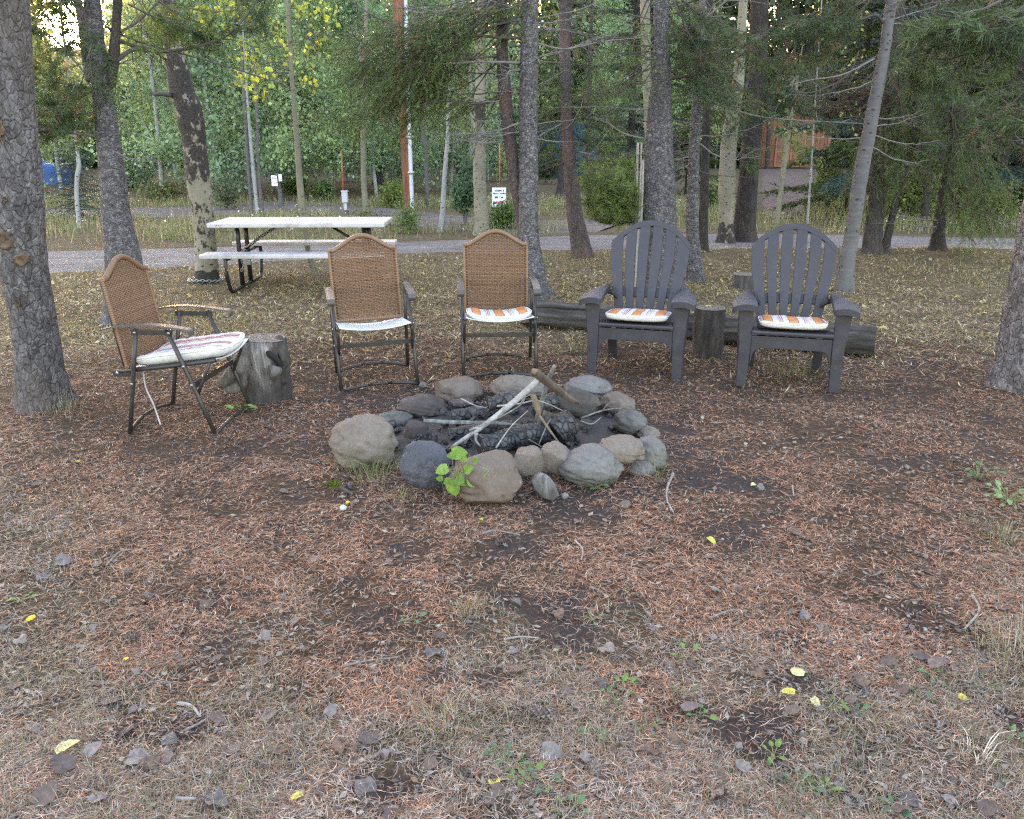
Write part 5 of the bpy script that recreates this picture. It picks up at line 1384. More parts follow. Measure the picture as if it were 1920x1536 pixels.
# ---------------------------------------------------------------- moulded plastic armchairs
def plastic_mat():
    t = NT('slate_plastic'); v = t.coord('Object'); nz = t.noise(v, 7, 5); fine = t.noise(t.coord('Object', (1, 1, .25)), 120, 3)
    c = t.ramp(nz, [(.3, (.0200, .0182, .0245)), (.7, (.0290, .0265, .0350))])
    c = t.mix(t.math('MULTIPLY', t.val(t.noise(v, 20, 6, .8), .52, .72), .5), c, (.06, .056, .055))
    t.bump(fine, .0012); t.b.inputs['Specular IOR Level'].default_value = .33
    return t.done(c, t.val(nz, .3, .7, .44, .6))
PLA = plastic_mat()
def adirondack(label, loc, rz):
    t = thing('plastic_armchair', label, 'chair', loc, rz)
    def P_(name, outline, vec, bev=.006, M4=None, seg=2):
        o = obj(name, bm_mesh(name, bm_prism(outline, vec, bev, seg), PLA, True), t)
        if M4 is not None: o.matrix_local = M4
        for p in o.data.polygons: p.use_smooth = False
        return o
    for s in (-1, 1):
        P_('front_leg', [(s * .262, -.02, 0), (s * .325, -.02, 0), (s * .328, -.02, .30), (s * .352, -.02, .535), (s * .250, -.02, .535), (s * .252, -.02, .30)], (0, .035, 0), .006)
        P_('leg_flange', [(s * .309, .016, 0), (s * .309, .055, 0), (s * .318, .12, .30), (s * .335, .17, .532), (s * .335, .016, .532), (s * .318, .016, .30)], (s * .014, 0, 0), .004)
        g = Geo(); n = 16
        yy = np.linspace(-.065, .50, n); xi = np.interp(yy, [-.065, .05, .3, .5], [.232, .235, .255, .262]); xo = np.interp(yy, [-.065, -.02, .15, .35, .5], [.385, .392, .385, .345, .30])
        zz = np.interp(yy, [-.065, 0, .2, .5], [.556, .570, .572, .560])
        m = 7; V = []
        for k in range(n):
            for j in range(m):
                f = j / (m - 1); V.append((s * (xi[k] + (xo[k] - xi[k]) * f), yy[k], zz[k] + .012 * math.sin(math.pi * f) - .012 * f ** 3))
        top = np.array(V); bot = top - (0, 0, .018); i = np.arange(n - 1)[:, None] * m + np.arange(m - 1)[None]; F_ = np.stack([i, i + 1, i + m + 1, i + m], -1).reshape(-1, 4)
        g.add(top, F_ if s > 0 else F_[:, ::-1]); g.add(bot, F_[:, ::-1] if s > 0 else F_)
        rim = np.concatenate([np.arange(m), np.arange(1, n) * m + m - 1, np.arange(m - 2, -1, -1) + (n - 1) * m, np.arange(n - 2, 0, -1) * m])
        rt = top[rim] + (0, 0, .0005); ctr = rt.mean(0); skirt = rt - (0, 0, .04); k = len(rim)
        g.add(np.vstack([rt, skirt]), np.stack([np.arange(k), np.arange(k) + k, (np.arange(k) + 1) % k + k, (np.arange(k) + 1) % k], 1))
        g.build('armrest', PLA, t)
        P_('seat_rail', [(s * .245, 0, .24), (s * .245, 0, .352), (s * .245, .50, .265), (s * .245, .60, .10), (s * .245, .57, .06), (s * .245, .44, .19)], (s * .018, 0, 0), .004)
        P_('rear_leg', [(s * .200, .52, 0), (s * .262, .52, 0), (s * .262, .44, .25), (s * .200, .44, .25)], (0, .05, .01), .005)
        P_('arm_bracket', [(s * .20, .455, .50), (s * .235, .42, .545), (s * .30, .44, .545), (s * .28, .50, .53), (s * .21, .52, .50)], (0, .0, -.03), .004)
    arch = [(-.252, -.012, .352), (.252, -.012, .352), (.252, -.012, .16)]
    half = [(.185 + .058 * math.cos(a), -.012, .185 + .085 * math.sin(a)) for a in np.linspace(0, math.pi / 2, 8)]
    arch += half + [(-x, y, z) for x, y, z in half[::-1]] + [(-.252, -.012, .16)]
    P_('apron', arch, (0, .022, 0), .004)
    box('seat_lip', PLA, t, -.255, .255, -.035, .075, .362, .392, .012)
    for k in range(4):
        y0 = .085 + k * .092; z0 = .384 - k * .024
        o = box('seat_slat', PLA, t, -.24, .24, 0, .082, -.011, .011, .005); o.location = (0, y0, z0); o.rotation_euler = (R(-14), 0, 0)
    # back, drawn in its own leaning plane: x across, y thickness, z up the back
    LB = .80; M4 = Matrix.Translation((0, .40, .275)) @ Matrix.Rotation(-R(21.5), 4, 'X')
    ztop = lambda x: LB - .165 * min(1, abs(x) / .285) ** 2.1
    wid = lambda z: .195 + (.285 - .195) * min(1, max(0, z) / .52)
    gap = .021
    zs = np.linspace(-.02, LB, 15)
    for k in range(6):
        left, right = [], []
        for z in zs:
            W = wid(z); pitch = 2 * W / 6
            a = -W + k * pitch + (gap / 2 if k > 0 else 0); b = -W + (k + 1) * pitch - (gap / 2 if k < 5 else 0)
            left.append((a, z)); right.append((b, z))
        def clip(L_): 
            out = []
            for x, z in L_:
                zt = ztop(x) - .03
                if z < zt: out.append((x, 0, z))
            W = wid(.6); out.append((L_[-1][0] if abs(L_[-1][0]) < .283 else math.copysign(.283, L_[-1][0]), 0, ztop(L_[-1][0]) - .028)); return out
        Lp = clip(left); Rp = clip(right)
        xm = (Lp[-1][0] + Rp[-1][0]) / 2
        P_('back_slat', Lp + [(xm, 0, ztop(xm) - .026)] + Rp[::-1], (0, .022, 0), .005, M4)
    xs = np.linspace(-.289, .289, 41)
    top = [(x, -.003, ztop(x)) for x in xs]; bot = [(x * .985, -.003, ztop(x) - .045) for x in xs[::-1]]
    P_('crest', top + bot, (0, .036, 0), .006, M4)
    for k in range(1, 6):                       # the crest shows the seams of the slats
        pass
    W = wid(.27) + .006
    P_('back_band', [(-W, .0225, .235), (W, .0225, .235), (W + .01, .0225, .305), (-W - .01, .0225, .305)], (0, .026, 0), .004, M4)
    for k in range(6):
        Wk = wid(.29); c = -Wk + (k + .5) * 2 * Wk / 6
        g = Geo(); n = 12; th = np.linspace(0, 2 * np.pi, n, endpoint=False)
        ring = lambda r_, y: np.stack([c + r_ * np.cos(th) * .030, np.full(n, y), .285 + r_ * np.sin(th) * .030], 1)
        V = np.vstack([ring(1, .001), ring(.8, -.001), ring(.3, -.0018), [[c, -.002, .285]]]); j = np.arange(n); j2 = (j + 1) % n
        g.add(V, np.concatenate([np.stack([j + a * n, j2 + a * n, j2 + (a + 1) * n, j + (a + 1) * n], 1) for a in (0, 1)])); g.f3.append(np.stack([j + 2 * n, j2 + 2 * n, np.full(n, 3 * n)], 1))
        o = g.build('back_boss', PLA, t); o.matrix_local = M4
    return t
AD1 = ((.842, 5.345), R(-16)); AD2 = ((1.825, 5.10), R(-15))
adirondack('slate grey plastic armchair with fanned back slats, nearer the fire ring', (*AD1[0], 0), AD1[1])
adirondack('slate grey plastic armchair with fanned back slats, right of the upright log', (*AD2[0], 0), AD2[1])
cushion('thin white seat pad with orange squares on the plastic armchair nearer the fire', on_chair(*AD1[0], AD1[1], .0, .13, .428), (R(-5), 0, AD1[1]), CU_O, .43, .38, .055, .006, seed=3)
cushion('thin white seat pad with orange squares on the plastic armchair right of the upright log', on_chair(*AD2[0], AD2[1], .0, .13, .428), (R(-5), 0, AD2[1]), CU_O, .43, .38, .055, .006, seed=4)
# ---------------------------------------------------------------- stumps and logs
def m_wood(name, a, b, c, zs=.12, sc_=26, depth=.01):
    t = NT(name); v = t.coord('Object', (1, 1, zs)); nz = t.noise(v, sc_, 6, .7, .6); big = t.noise(t.coord('Object'), 4, 4)
    cc = t.ramp(nz, [(.28, a), (.5, b), (.72, c)]); cc = t.mix(t.math('MULTIPLY', t.val(big, .45, .7), .6), cc, a)
    t.bump(nz, depth); return t.done(cc, .9)
def m_rings(name, a, b):
    t = NT(name); sx = t.n('SeparateXYZ'); tc = t.n('TexCoord'); t.l(tc.outputs['Object'], sx.inputs[0])
    rr = t.math('SQRT', t.math('ADD', t.math('MULTIPLY', sx.outputs[0], sx.outputs[0]), t.math('MULTIPLY', sx.outputs[1], sx.outputs[1])))
    nz = t.noise(t.coord('Object'), 8, 5); s = t.math('SINE', t.math('ADD', t.math('MULTIPLY', rr, 330), t.math('MULTIPLY', nz, 9)))
    c = t.mix(t.val(s, -1, 1), a, b); c = t.mix(t.val(t.noise(t.coord('Object'), 30, 5), .5, .7), c, tuple(x * .5 for x in a)); t.bump(s, .002); return t.done(c, .9)
def m_stump():
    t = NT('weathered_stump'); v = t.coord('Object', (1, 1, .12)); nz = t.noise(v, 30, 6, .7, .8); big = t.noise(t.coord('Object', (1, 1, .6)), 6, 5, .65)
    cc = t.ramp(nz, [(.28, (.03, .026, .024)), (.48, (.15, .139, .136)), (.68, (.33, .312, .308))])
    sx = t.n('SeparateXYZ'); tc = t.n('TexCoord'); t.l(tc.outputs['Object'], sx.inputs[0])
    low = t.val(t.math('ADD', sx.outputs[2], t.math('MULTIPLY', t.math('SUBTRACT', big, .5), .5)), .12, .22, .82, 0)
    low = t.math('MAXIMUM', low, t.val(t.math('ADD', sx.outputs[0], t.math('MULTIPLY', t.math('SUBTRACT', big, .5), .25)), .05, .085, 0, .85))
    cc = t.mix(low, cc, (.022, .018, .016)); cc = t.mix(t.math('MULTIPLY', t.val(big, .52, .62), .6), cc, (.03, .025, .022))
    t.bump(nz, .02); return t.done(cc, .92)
M['stump'] = m_stump()
M['wood_grey'] = m_wood('weathered_grey_wood', (.03, .026, .024), (.10, .092, .089), (.20, .19, .187))
M['wood_dark'] = m_wood('dark_log_bark', (.012, .011, .010), (.036, .031, .028), (.075, .066, .061), .15, 22, .014)
M['wood_end'] = m_rings('cut_wood', (.085, .072, .064), (.15, .13, .112))
M['log_grey'] = m_wood('split_log', (.016, .014, .013), (.052, .045, .041), (.11, .10, .094), .12, 20, .016)

def stump(name, label, cat, base, h, r, mat, seed, flare=.15, rough=.07, k=40, endm=None, knob=None, tilt=(0, 0)):
    t = thing(name, label, cat, base)
    n = max(8, int(h / .02)); C = np.stack([tilt[0] * np.linspace(0, 1, n), tilt[1] * np.linspace(0, 1, n), np.linspace(-.03, h, n)], 1)
    rr = np.full(n, r) * (1 + flare * np.exp(-np.linspace(0, h, n) / .06)); v, f, fc = tube(C, rr, k); nn = n * k
    cen = np.repeat(C, k, 0); d_ = v[:nn] - cen; nz = n3(v[:nn] * [1, 1, .25] + seed, 12, seed) - .5; nf = n3(v[:nn] * [1, 1, .12] + seed, 60, seed + 2) - .5
    v[:nn] += d_ * (nz * 5 * rough + nf * 1.6 * rough)[:, None]
    g = Geo(); g.add(v[:nn], f); g.build('bark', mat, t)
    th = np.arange(k); g2 = Geo(); top = v[(n - 1) * k:n * k] * [.985, .985, 1] + (0, 0, .002); rng_ = []
    for q_ in (1, .75, .5, .25): rng_.append(C[-1] + (top - C[-1]) * q_ + np.stack([0 * th, 0 * th, (n3(top * q_, 40, seed) - .5) * .012 * (q_ < 1)], 1))
    V = np.vstack(rng_ + [C[-1:]]); j = np.arange(k); j2 = (j + 1) % k
    g2.add(V, np.concatenate([np.stack([j + a * k, j2 + a * k, j2 + (a + 1) * k, j + (a + 1) * k], 1) for a in range(3)])); g2.f3.append(np.stack([j + 3 * k, j2 + 3 * k, np.full(k, 4 * k)], 1))
    g2.build('cut_top', endm or M['wood_end'], t)
    return t

def gnarled():
    b = gt(505, 748); h = .40
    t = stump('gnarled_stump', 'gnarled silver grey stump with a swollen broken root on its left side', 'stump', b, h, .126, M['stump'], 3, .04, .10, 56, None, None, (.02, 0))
    g, C, r = trunk_geo(np.array([(-.02, -.03, .36), (-.09, -.04, .27), (-.17, -.05, .175), (-.235, -.06, .125), (-.27, -.06, .10)]), np.array([.085, .098, .085, .066, .04]), 24, .012, .12, 0, 8, None, 14); g.build('root_knob', M['wood_grey'], t)
    g, C, r = trunk_geo(np.array([(.07, -.08, .20), (.095, -.14, .225), (.11, -.175, .235)]), np.array([.050, .040, .028]), 18, .012, .08, 0, 9, None, 16); g.build('branch_knot', M['wood_grey'], t)
    g = Geo(); add_tube(g, catmull([(.05, -.125, .345), (.085, -.138, .32), (.118, -.125, .28), (.125, -.11, .22)], 14), np.array([.006, .014, .018, .02, .02, .02, .019, .018, .017, .016, .014, .012, .009, .005]), 8); g.build('rot_hollow', m_plain('rot_dark', (.012, .010, .009), .95), t)
    g, C, r = trunk_geo(np.array([(.09, .02, .395), (.125, -.05, .36), (.135, -.06, .25), (.13, -.06, .12)]), np.array([.022, .034, .032, .018]), 12, .015, .1, 0, 19); g.build('bark_flap', M['wood_dark'], t)
gnarled()
b = gt(1325, 668); stump('upright_log', 'dark upright log round standing between the two plastic armchairs', 'log', b, .375, .118, M['wood_dark'], 11, .03, .035, 44, m_rings('old_cut', (.075, .065, .055), (.15, .13, .105)))
b = gt(1393, 543); stump('small_stump', 'small sawn stump in the grass behind the armchairs', 'stump', b, .17, .125, M['log_grey'], 15, .12, .05, 36)

def lying_log():
    t = thing('fallen_log', 'long dark weathered log lying on the needles behind both plastic armchairs', 'log', (1.45, 6.52, 0), 0)
    a = np.array([.17, 7.02, .10]) - (1.45, 6.52, 0); c = np.array([2.80, 6.05, .105]) - (1.45, 6.52, 0)
    L = np.linalg.norm(c - a); g = Geo(); n = 110; k = 40
    C = np.stack([np.zeros(n), np.zeros(n), np.linspace(0, L, n)], 1) + np.stack([.012 * np.sin(np.linspace(0, 5, n)), .01 * np.cos(np.linspace(0, 4, n)), np.zeros(n)], 1)
    r_ = np.random.default_rng(6); v, f, fc = tube(C, np.linspace(.112, .125, n), k); nn = n * k; cen = np.repeat(C, k, 0); dd = v[:nn] - cen
    th = np.tile(np.linspace(0, 2 * np.pi, k, endpoint=False), n); lay = np.floor(vn(th * 2.2, v[:nn, 2] * .7, 5) * 5) / 5
    v[:nn] += dd * ((n3(v[:nn] * [1, 1, .15], 34, 4) - .5) * .28 + (lay - .5) * .24)[:, None]
    rag = .06 * r_.random(k) * np.repeat(r_.random(k // 4), 4); v[:k, 2] -= rag * 1.6; v[nn - k:nn, 2] += rag * .3
    g.add(v[:nn], f); o = g.build('log_body', M['log_grey'], t); q_ = Vector(c - a).to_track_quat('Z', 'Y'); o.location = a; o.rotation_euler = q_.to_euler()
    for e, s in ((0, -1), (1, 1)):
        g = Geo(); ring = v[:k] if e == 0 else v[nn - k:nn]; ce = ring.mean(0) + (0, 0, -s * .012)
        g.add(np.vstack([ring, ring * .6 + ce * .4 + (0, 0, -s * .006), ce[None]]), np.stack([np.arange(k), (np.arange(k) + 1) % k, (np.arange(k) + 1) % k + k, np.arange(k) + k], 1)); j = np.arange(k); g.f3.append(np.stack([j + k, (j + 1) % k + k, np.full(k, 2 * k)], 1))
        o2 = g.build('log_end', m_rings('dark_end', (.018, .015, .014), (.055, .045, .04)), t); o2.location = a; o2.rotation_euler = q_.to_euler()
    for i in range(5):
        g, C2, r2 = trunk_geo(np.array([(.03 * i - .06, .08 + .01 * i, -.04 - .03 * r_.random()), (.03 * i - .06, .11, .2), (.03 * i - .05, .10, .5 + .2 * r_.random())]), np.array([.018, .024, .010]), 8, .05, .15, 0, i); o3 = g.build('bark_strip', M['log_grey'], t); o3.location = a; o3.rotation_euler = q_.to_euler()
lying_log()

# ---------------------------------------------------------------- the ring of stones
def m_rock(name, a, b, spot, pit=.0028):
    t = NT(name); v = t.coord('Object'); n1 = t.noise(v, 5, 5, .6); n2 = t.noise(v, 70, 5, .7); n4 = t.noise(v, 16, 5, .7)
    c = t.mix(t.val(n1, .35, .68), a, b); c = t.mix(t.math('MULTIPLY', t.val(n4, .54, .66), .55), c, spot)
    c = t.hsv(c, t.val(n2, .25, .75, .74, 1.2))
    pits = t.voro(v, 60, 'F1'); c = t.mix(t.math('MULTIPLY', t.val(pits, .08, .14, 1, 0), .5), c, (.05, .045, .042))
    lich = t.noise(v, 9, 6, .75); c = t.mix(t.math('MULTIPLY', t.val(lich, .66, .70), .6), c, (.25, .255, .24))
    ge = t.n('NewGeometry'); so = t.n('VectorMath', operation='DISTANCE'); sc_ = t.n('VectorMath', operation='MULTIPLY'); t.l(ge.outputs['Position'], sc_.inputs[0]); sc_.inputs[1].default_value = (1 / .90, 1 / .66, 1.0)
    t.l(sc_.outputs[0], so.inputs[0]); so.inputs[1].default_value = (FIRE[0] / .90, FIRE[1] / .66, .12)
    soot = t.val(t.math('ADD', so.outputs['Value'], t.math('MULTIPLY', t.math('SUBTRACT', n4, .5), .5)), .66, .92, .75, 0)
    c = t.mix(soot, c, (.018, .016, .015))
    t.bump(t.math('ADD', t.math('ADD', n2, t.math('MULTIPLY', n4, .6)), t.math('MULTIPLY', t.val(pits, .0, .16), .5)), pit * 1.5)
    t.b.inputs['Specular IOR Level'].default_value = .25
    return t.done(c, .82)
RK = dict(tan=m_rock('tan_rock', (0.104, 0.083, 0.068), (0.137, 0.115, 0.096), (0.081, 0.061, 0.052)), brown=m_rock('brown_rock', (0.087, 0.064, 0.050), (0.115, 0.090, 0.074), (0.111, 0.102, 0.096)),
          grey=m_rock('grey_rock', (0.085, 0.081, 0.078), (0.122, 0.117, 0.111), (0.063, 0.058, 0.055)), blue=m_rock('blue_grey_rock', (0.049, 0.052, 0.061), (0.078, 0.081, 0.095), (0.044, 0.044, 0.052), .009),
          pink=m_rock('pinkish_rock', (0.100, 0.073, 0.067), (0.130, 0.102, 0.093), (0.096, 0.074, 0.070)), lichen=m_rock('lichen_rock', (0.111, 0.115, 0.106), (0.152, 0.155, 0.144), (0.096, 0.089, 0.081)))
def rock(label, x0, y0, x1, y1, mat, seed, zb=0.0, depth=.85, ang=.0, embed=.16, tilt=0.0, flat=0.0, name='fire_ring_stone', zc=None):
    cx, cy = (x0 + x1) / 2, (y0 + y1) / 2
    p = gp(cx, cy, .1); s = depth_of(p[1], .1) / CAM_F
    a = (x1 - x0) / 2 * s; hh = (y1 - y0) / 2 * s; b = a * depth; th = math.atan2(CAM_H - .1, p[1])
    c = math.sqrt(max((hh ** 2 - (b * math.sin(th)) ** 2), (.45 * hh) ** 2)) / math.cos(th); c = min(c, a * 1.15)
    zc = zb + c * (1 - embed) if zc is None else zc
    p = gp(cx, cy, zc)
    bm = bmesh.new(); bmesh.ops.create_icosphere(bm, subdivisions=5, radius=1.0)
    V = np.array([v.co[:] for v in bm.verts]); r = np.random.default_rng(seed)
    k = 1 + (n3(V + seed * 3.7, 1.3, seed) - .5) * .42 + (n3(V + seed, 3.2, seed + 2) - .5) * .24 + (n3(V + seed, 8, seed + 5) - .5) * .075 + (n3(V + seed, 26, seed + 7) - .5) * .022
    V = V * k[:, None]
    for i in range(8 if ang > 0 else 5):        # worn facets
        n_ = r.normal(0, 1, 3); n_ /= np.linalg.norm(n_); dd = V @ n_; lim = .80 + .12 * r.random() - ang * .22
        V = V - np.outer(np.clip(dd - lim, 0, None) * (.55 + .35 * (ang > 0)), n_)
    if flat: V = V @ np.array(Matrix.Rotation(flat, 3, 'Y'))
    V = V / np.array([np.abs(V[:, 0]).max(), np.abs(V[:, 1]).max(), np.abs(V[:, 2]).max()]) * np.array([a, b, c]) * 1.06
    if tilt: V = V @ np.array(Matrix.Rotation(tilt, 3, 'Y'))
    for v, q_ in zip(bm.verts, V): v.co = q_
    me = bm_mesh(name, bm, RK[mat], True); o = obj(name, me, None, p)
    return tag(o, label, 'stone')
ROCKS = [
 ('big round grey brown boulder at the left end of the ring beside grass', 616, 781, 743, 881, 'tan', 1, {}),
 ('dark blue grey rough boulder at the front left of the ring', 751, 824, 845, 922, 'blue', 2, dict(embed=.1)),
 ('largest brown angular boulder at the front of the ring behind the leafy sapling', 846, 846, 978, 948, 'brown', 3, dict(ang=.6, embed=.1, tilt=.22)),
 ('angular two toned stone propped above the pale wood chunk', 954, 837, 1026, 889, 'tan', 4, dict(ang=.8, zb=.045, embed=.1)),
 ('tan wedge shaped stone leaning on the right of the two toned stone', 1010, 831, 1073, 893, 'tan', 5, dict(ang=.7, zb=.03, embed=.1)),
 ('large smooth oval speckled boulder at the front right of the fire ring', 1050, 831, 1170, 914, 'grey', 6, dict(embed=.1)),
 ('smooth tan oval stone lying on top of the front right boulders', 1122, 816, 1208, 866, 'tan', 7, dict(zb=.10, embed=.1)),
 ('tall grey stone at the right end of the fire ring under the smooth oval one', 1184, 818, 1250, 887, 'grey', 8, dict(embed=.1)),
 ('small grey stone at the right foot of the front right boulder', 1176, 861, 1231, 898, 'grey', 9, {}),
 ('egg shaped grey brown stone on the right rim of the fire ring', 1148, 767, 1212, 816, 'grey', 10, dict(embed=.05, zb=.02)),
 ('small tan stone behind the tall grey stone at the right end of the ring', 1196, 798, 1241, 832, 'tan', 11, {}),
 ('large blue grey boulder at the back right of the fire ring', 1054, 703, 1147, 760, 'grey', 12, {}),
 ('brown grey boulder just in front of the large back right boulder', 1037, 727, 1125, 790, 'tan', 13, {}),
 ('mottled brown stone with pale scratches at the back right rim', 1124, 735, 1194, 782, 'brown', 14, dict(ang=.3)),
 ('brown grey boulder at the back of the ring behind the white branch', 919, 700, 1027, 755, 'tan', 15, {}),
 ('cracked brown boulder at the back left of the ring in front of the wicker chairs', 809, 706, 905, 756, 'brown', 16, dict(ang=.4)),
 ('flat reddish brown stone at the left rear rim of the ring', 746, 740, 840, 790, 'pink', 17, dict(ang=.4)),
 ('pale lichen covered stone behind the big left boulder', 706, 771, 778, 806, 'lichen', 18, dict(ang=.3)),
 ('pinkish rough stone inside the left rim of the ring', 749, 788, 808, 832, 'pink', 19, dict(ang=.5)),
 ('small pinkish grey stone inside the back left rim beside the char', 838, 745, 889, 770, 'pink', 20, dict(ang=.2)),
 ('small sooty brown stone inside the ring beside the round charred log', 1079, 784, 1113, 817, 'brown', 21, {})]
for lab, x0, y0, x1, y1, m_, sd, kw in ROCKS: rock(lab, x0, y0, x1, y1, m_, sd, **kw)
rock('small pale pebble lying just right of the pale wood chunk', 1051, 923, 1067, 937, 'lichen', 31, name='pebble')
rock('dark lump of stone on the bare soil right of the pale pebble', 1160, 938, 1184, 958, 'brown', 32, ang=.4, name='pebble')
rock('grey stone on the needles left of the back wicker chair leg', 785, 715, 800, 728, 'grey', 33, ang=.4, name='pebble')
rock('white pebble on the needles between the two back wicker chairs', 812, 680, 822, 687, 'lichen', 34, name='pebble')
rock('pale blue rounded pebble beside the mossy stick', 636, 946, 651, 958, 'blue', 35, name='pebble').data.materials[0] = m_plain('pale_blue', (.30, .40, .50), .6, 0, .1, 60)

# ---------------------------------------------------------------- ash bed, charred logs, kindling
def ash():
    n = 60; u = np.linspace(-1, 1, n); X, Y = np.meshgrid(u, u); x = X.ravel(); y = Y.ravel(); rr = np.hypot(x, y); g = Geo()
    px = FIRE[0] + x * .86; py = FIRE[1] - .02 + y * .62
    z = .05 * (1 - rr ** 2) + (fbm(px * 14, py * 14, 3) - .5) * .05 + (fbm(px * 40, py * 40, 4) - .5) * .02
    z = np.where(rr > 1, -.05, z); i = np.arange(n - 1)[:, None] * n + np.arange(n - 1)[None]
    g.add(np.stack([px, py, z], 1), np.stack([i, i + 1, i + n + 1, i + n], -1).reshape(-1, 4))
    tag(g.build('ash_bed', m_plain('ash_soil', (.035, .030, .028), .95, 0, .5, 50, .01, (.014, .013, .013))), kind='stuff')
ash()
def m_char():
    t = NT('charcoal'); v = t.coord('Object', (1, 1, .55)); w = t.noise(v, 8, 3); cr = t.voro(v, 34, 'DISTANCE_TO_EDGE'); nz = t.noise(v, 60, 4)
    c = t.ramp(nz, [(.3, (.006, .006, .007)), (.7, (.022, .022, .025))]); c = t.mix(t.math('MULTIPLY', t.val(t.noise(v, 12, 5), .52, .66), .6), c, (.075, .072, .07))
    t.bump(t.math('ADD', t.val(cr, 0, .12), t.math('MULTIPLY', nz, .3)), .012); t.b.inputs['Specular IOR Level'].default_value = .45
    return t.done(c, .6)
CHAR = m_char()
def fire_log(name, label, cat, p0, p1, r0, r1, mat, seed, ends=None, rough=.10, k=28):
    P = np.array([p0, (np.array(p0) + p1) / 2 + (0, 0, .005), p1], float); base = P[0].copy()
    t = thing(name, label, cat, base); P = P - base
    L = np.linalg.norm(P[-1]); n = max(10, int(L / .014)); C = catmull(P, n); v, f, fc = tube(C, np.linspace(r0, r1, n), k); nn = n * k; cen = np.repeat(C, k, 0); dd = v[:nn] - cen
    q_ = v[:nn] + seed * 3.1
    chk = np.abs(vn(q_[:, 0] * 34 + q_[:, 1] * 9, q_[:, 2] * 30 + q_[:, 1] * 30, seed) - .5)
    v[:nn] += dd * ((n3(q_, 12, seed) - .5) * rough * 5 - (chk < .06) * .10)[:, None]
    g = Geo(); g.add(v[:nn], f); g.build('log_body', mat, t)
    g = Geo(); g.add(v, np.array([[0, 1, 2, 3]])[:0].reshape(0, 4)); g.f3.append(fc); g.build('log_end', ends or mat, t); return t
def fp(px, py, z): return gp(px, py, z)
fire_log('charred_log', 'cracked charred log lying at the front of the fire bed behind the brown boulder', 'charred log', fp(900, 838, .09), fp(1022, 812, .10), .056, .062, CHAR, 1)
fire_log('charred_log', 'thick stubby black charred log standing out at the right of the fire bed', 'charred log', fp(1040, 812, .10), fp(1070, 790, .15), .075, .072, CHAR, 2, m_rings('char_end', (.012, .012, .013), (.03, .03, .033)))
fire_log('charred_log', 'jet black burnt chunk on top at the back of the fire bed', 'charred log', fp(915, 757, .15), fp(968, 750, .16), .042, .05, CHAR, 3, rough=.16)
fire_log('charred_log', 'charred log lying across the middle of the fire bed under the white branch', 'charred log', fp(842, 815, .05), fp(960, 802, .07), .036, .045, CHAR, 4)
fire_log('charred_log', 'broken black char heap at the left rear of the fire bed', 'charred log', fp(848, 782, .05), fp(905, 776, .06), .04, .04, CHAR, 5, rough=.2)
fire_log('charred_log', 'black burnt chunk against the brown grey back right boulder', 'charred log', fp(1022, 760, .13), fp(1046, 746, .17), .05, .04, CHAR, 6, rough=.15)
fire_log('charred_log', 'half burnt dark brown log slanting into the centre right of the fire bed', 'charred log', fp(1012, 822, .07), fp(1030, 775, .19), .045, .04, m_wood('half_burnt', (.012, .011, .011), (.05, .04, .035), (.11, .085, .07)), 7, rough=.08)
rc = np.random.default_rng(9); g = Geo()
for i in range(130):
    a = rc.random() * 6.28; q_ = rc.random() ** .5; x = FIRE[0] + math.cos(a) * q_ * .72; y = FIRE[1] + math.sin(a) * q_ * .52 + .02; s = rc.uniform(.006, .022)
    bm = None; V = rc.normal(0, 1, (8, 3)); V = np.array([(sx, sy, sz) for sx in (-1, 1) for sy in (-1, 1) for sz in (-1, 1)]) * s * rc.uniform(.5, 1.2, 3) * (1 + .3 * rc.normal(0, 1, (8, 1)) * .5)
    Rm = np.array(Euler(rc.uniform(0, 6, 3)).to_matrix()); V = V @ Rm + (x, y, .05 * (1 - q_ ** 2) + s * .6 + .015)
    g.add(V, [[0, 1, 3, 2], [4, 6, 7, 5], [0, 4, 5, 1], [2, 3, 7, 6], [0, 2, 6, 4], [1, 5, 7, 3]])
for i in range(90):
    px, py = (rc.uniform(640, 830), rc.uniform(900, 960)) if i % 2 else (rc.uniform(960, 1030), rc.uniform(895, 930))
    p = gp(px, py); s = rc.uniform(.004, .012); V = np.array([(sx, sy, sz) for sx in (-1, 1) for sy in (-1, 1) for sz in (-1, 1)]) * s * rc.uniform(.5, 1.3, 3); V = V @ np.array(Euler(rc.uniform(0, 6, 3)).to_matrix()) + p + (0, 0, s * .6)
    g.add(V, [[0, 1, 3, 2], [4, 6, 7, 5], [0, 4, 5, 1], [2, 3, 7, 6], [0, 2, 6, 4], [1, 5, 7, 3]])
tag(g.build('charcoal_bits', CHAR, smooth=False), kind='stuff')

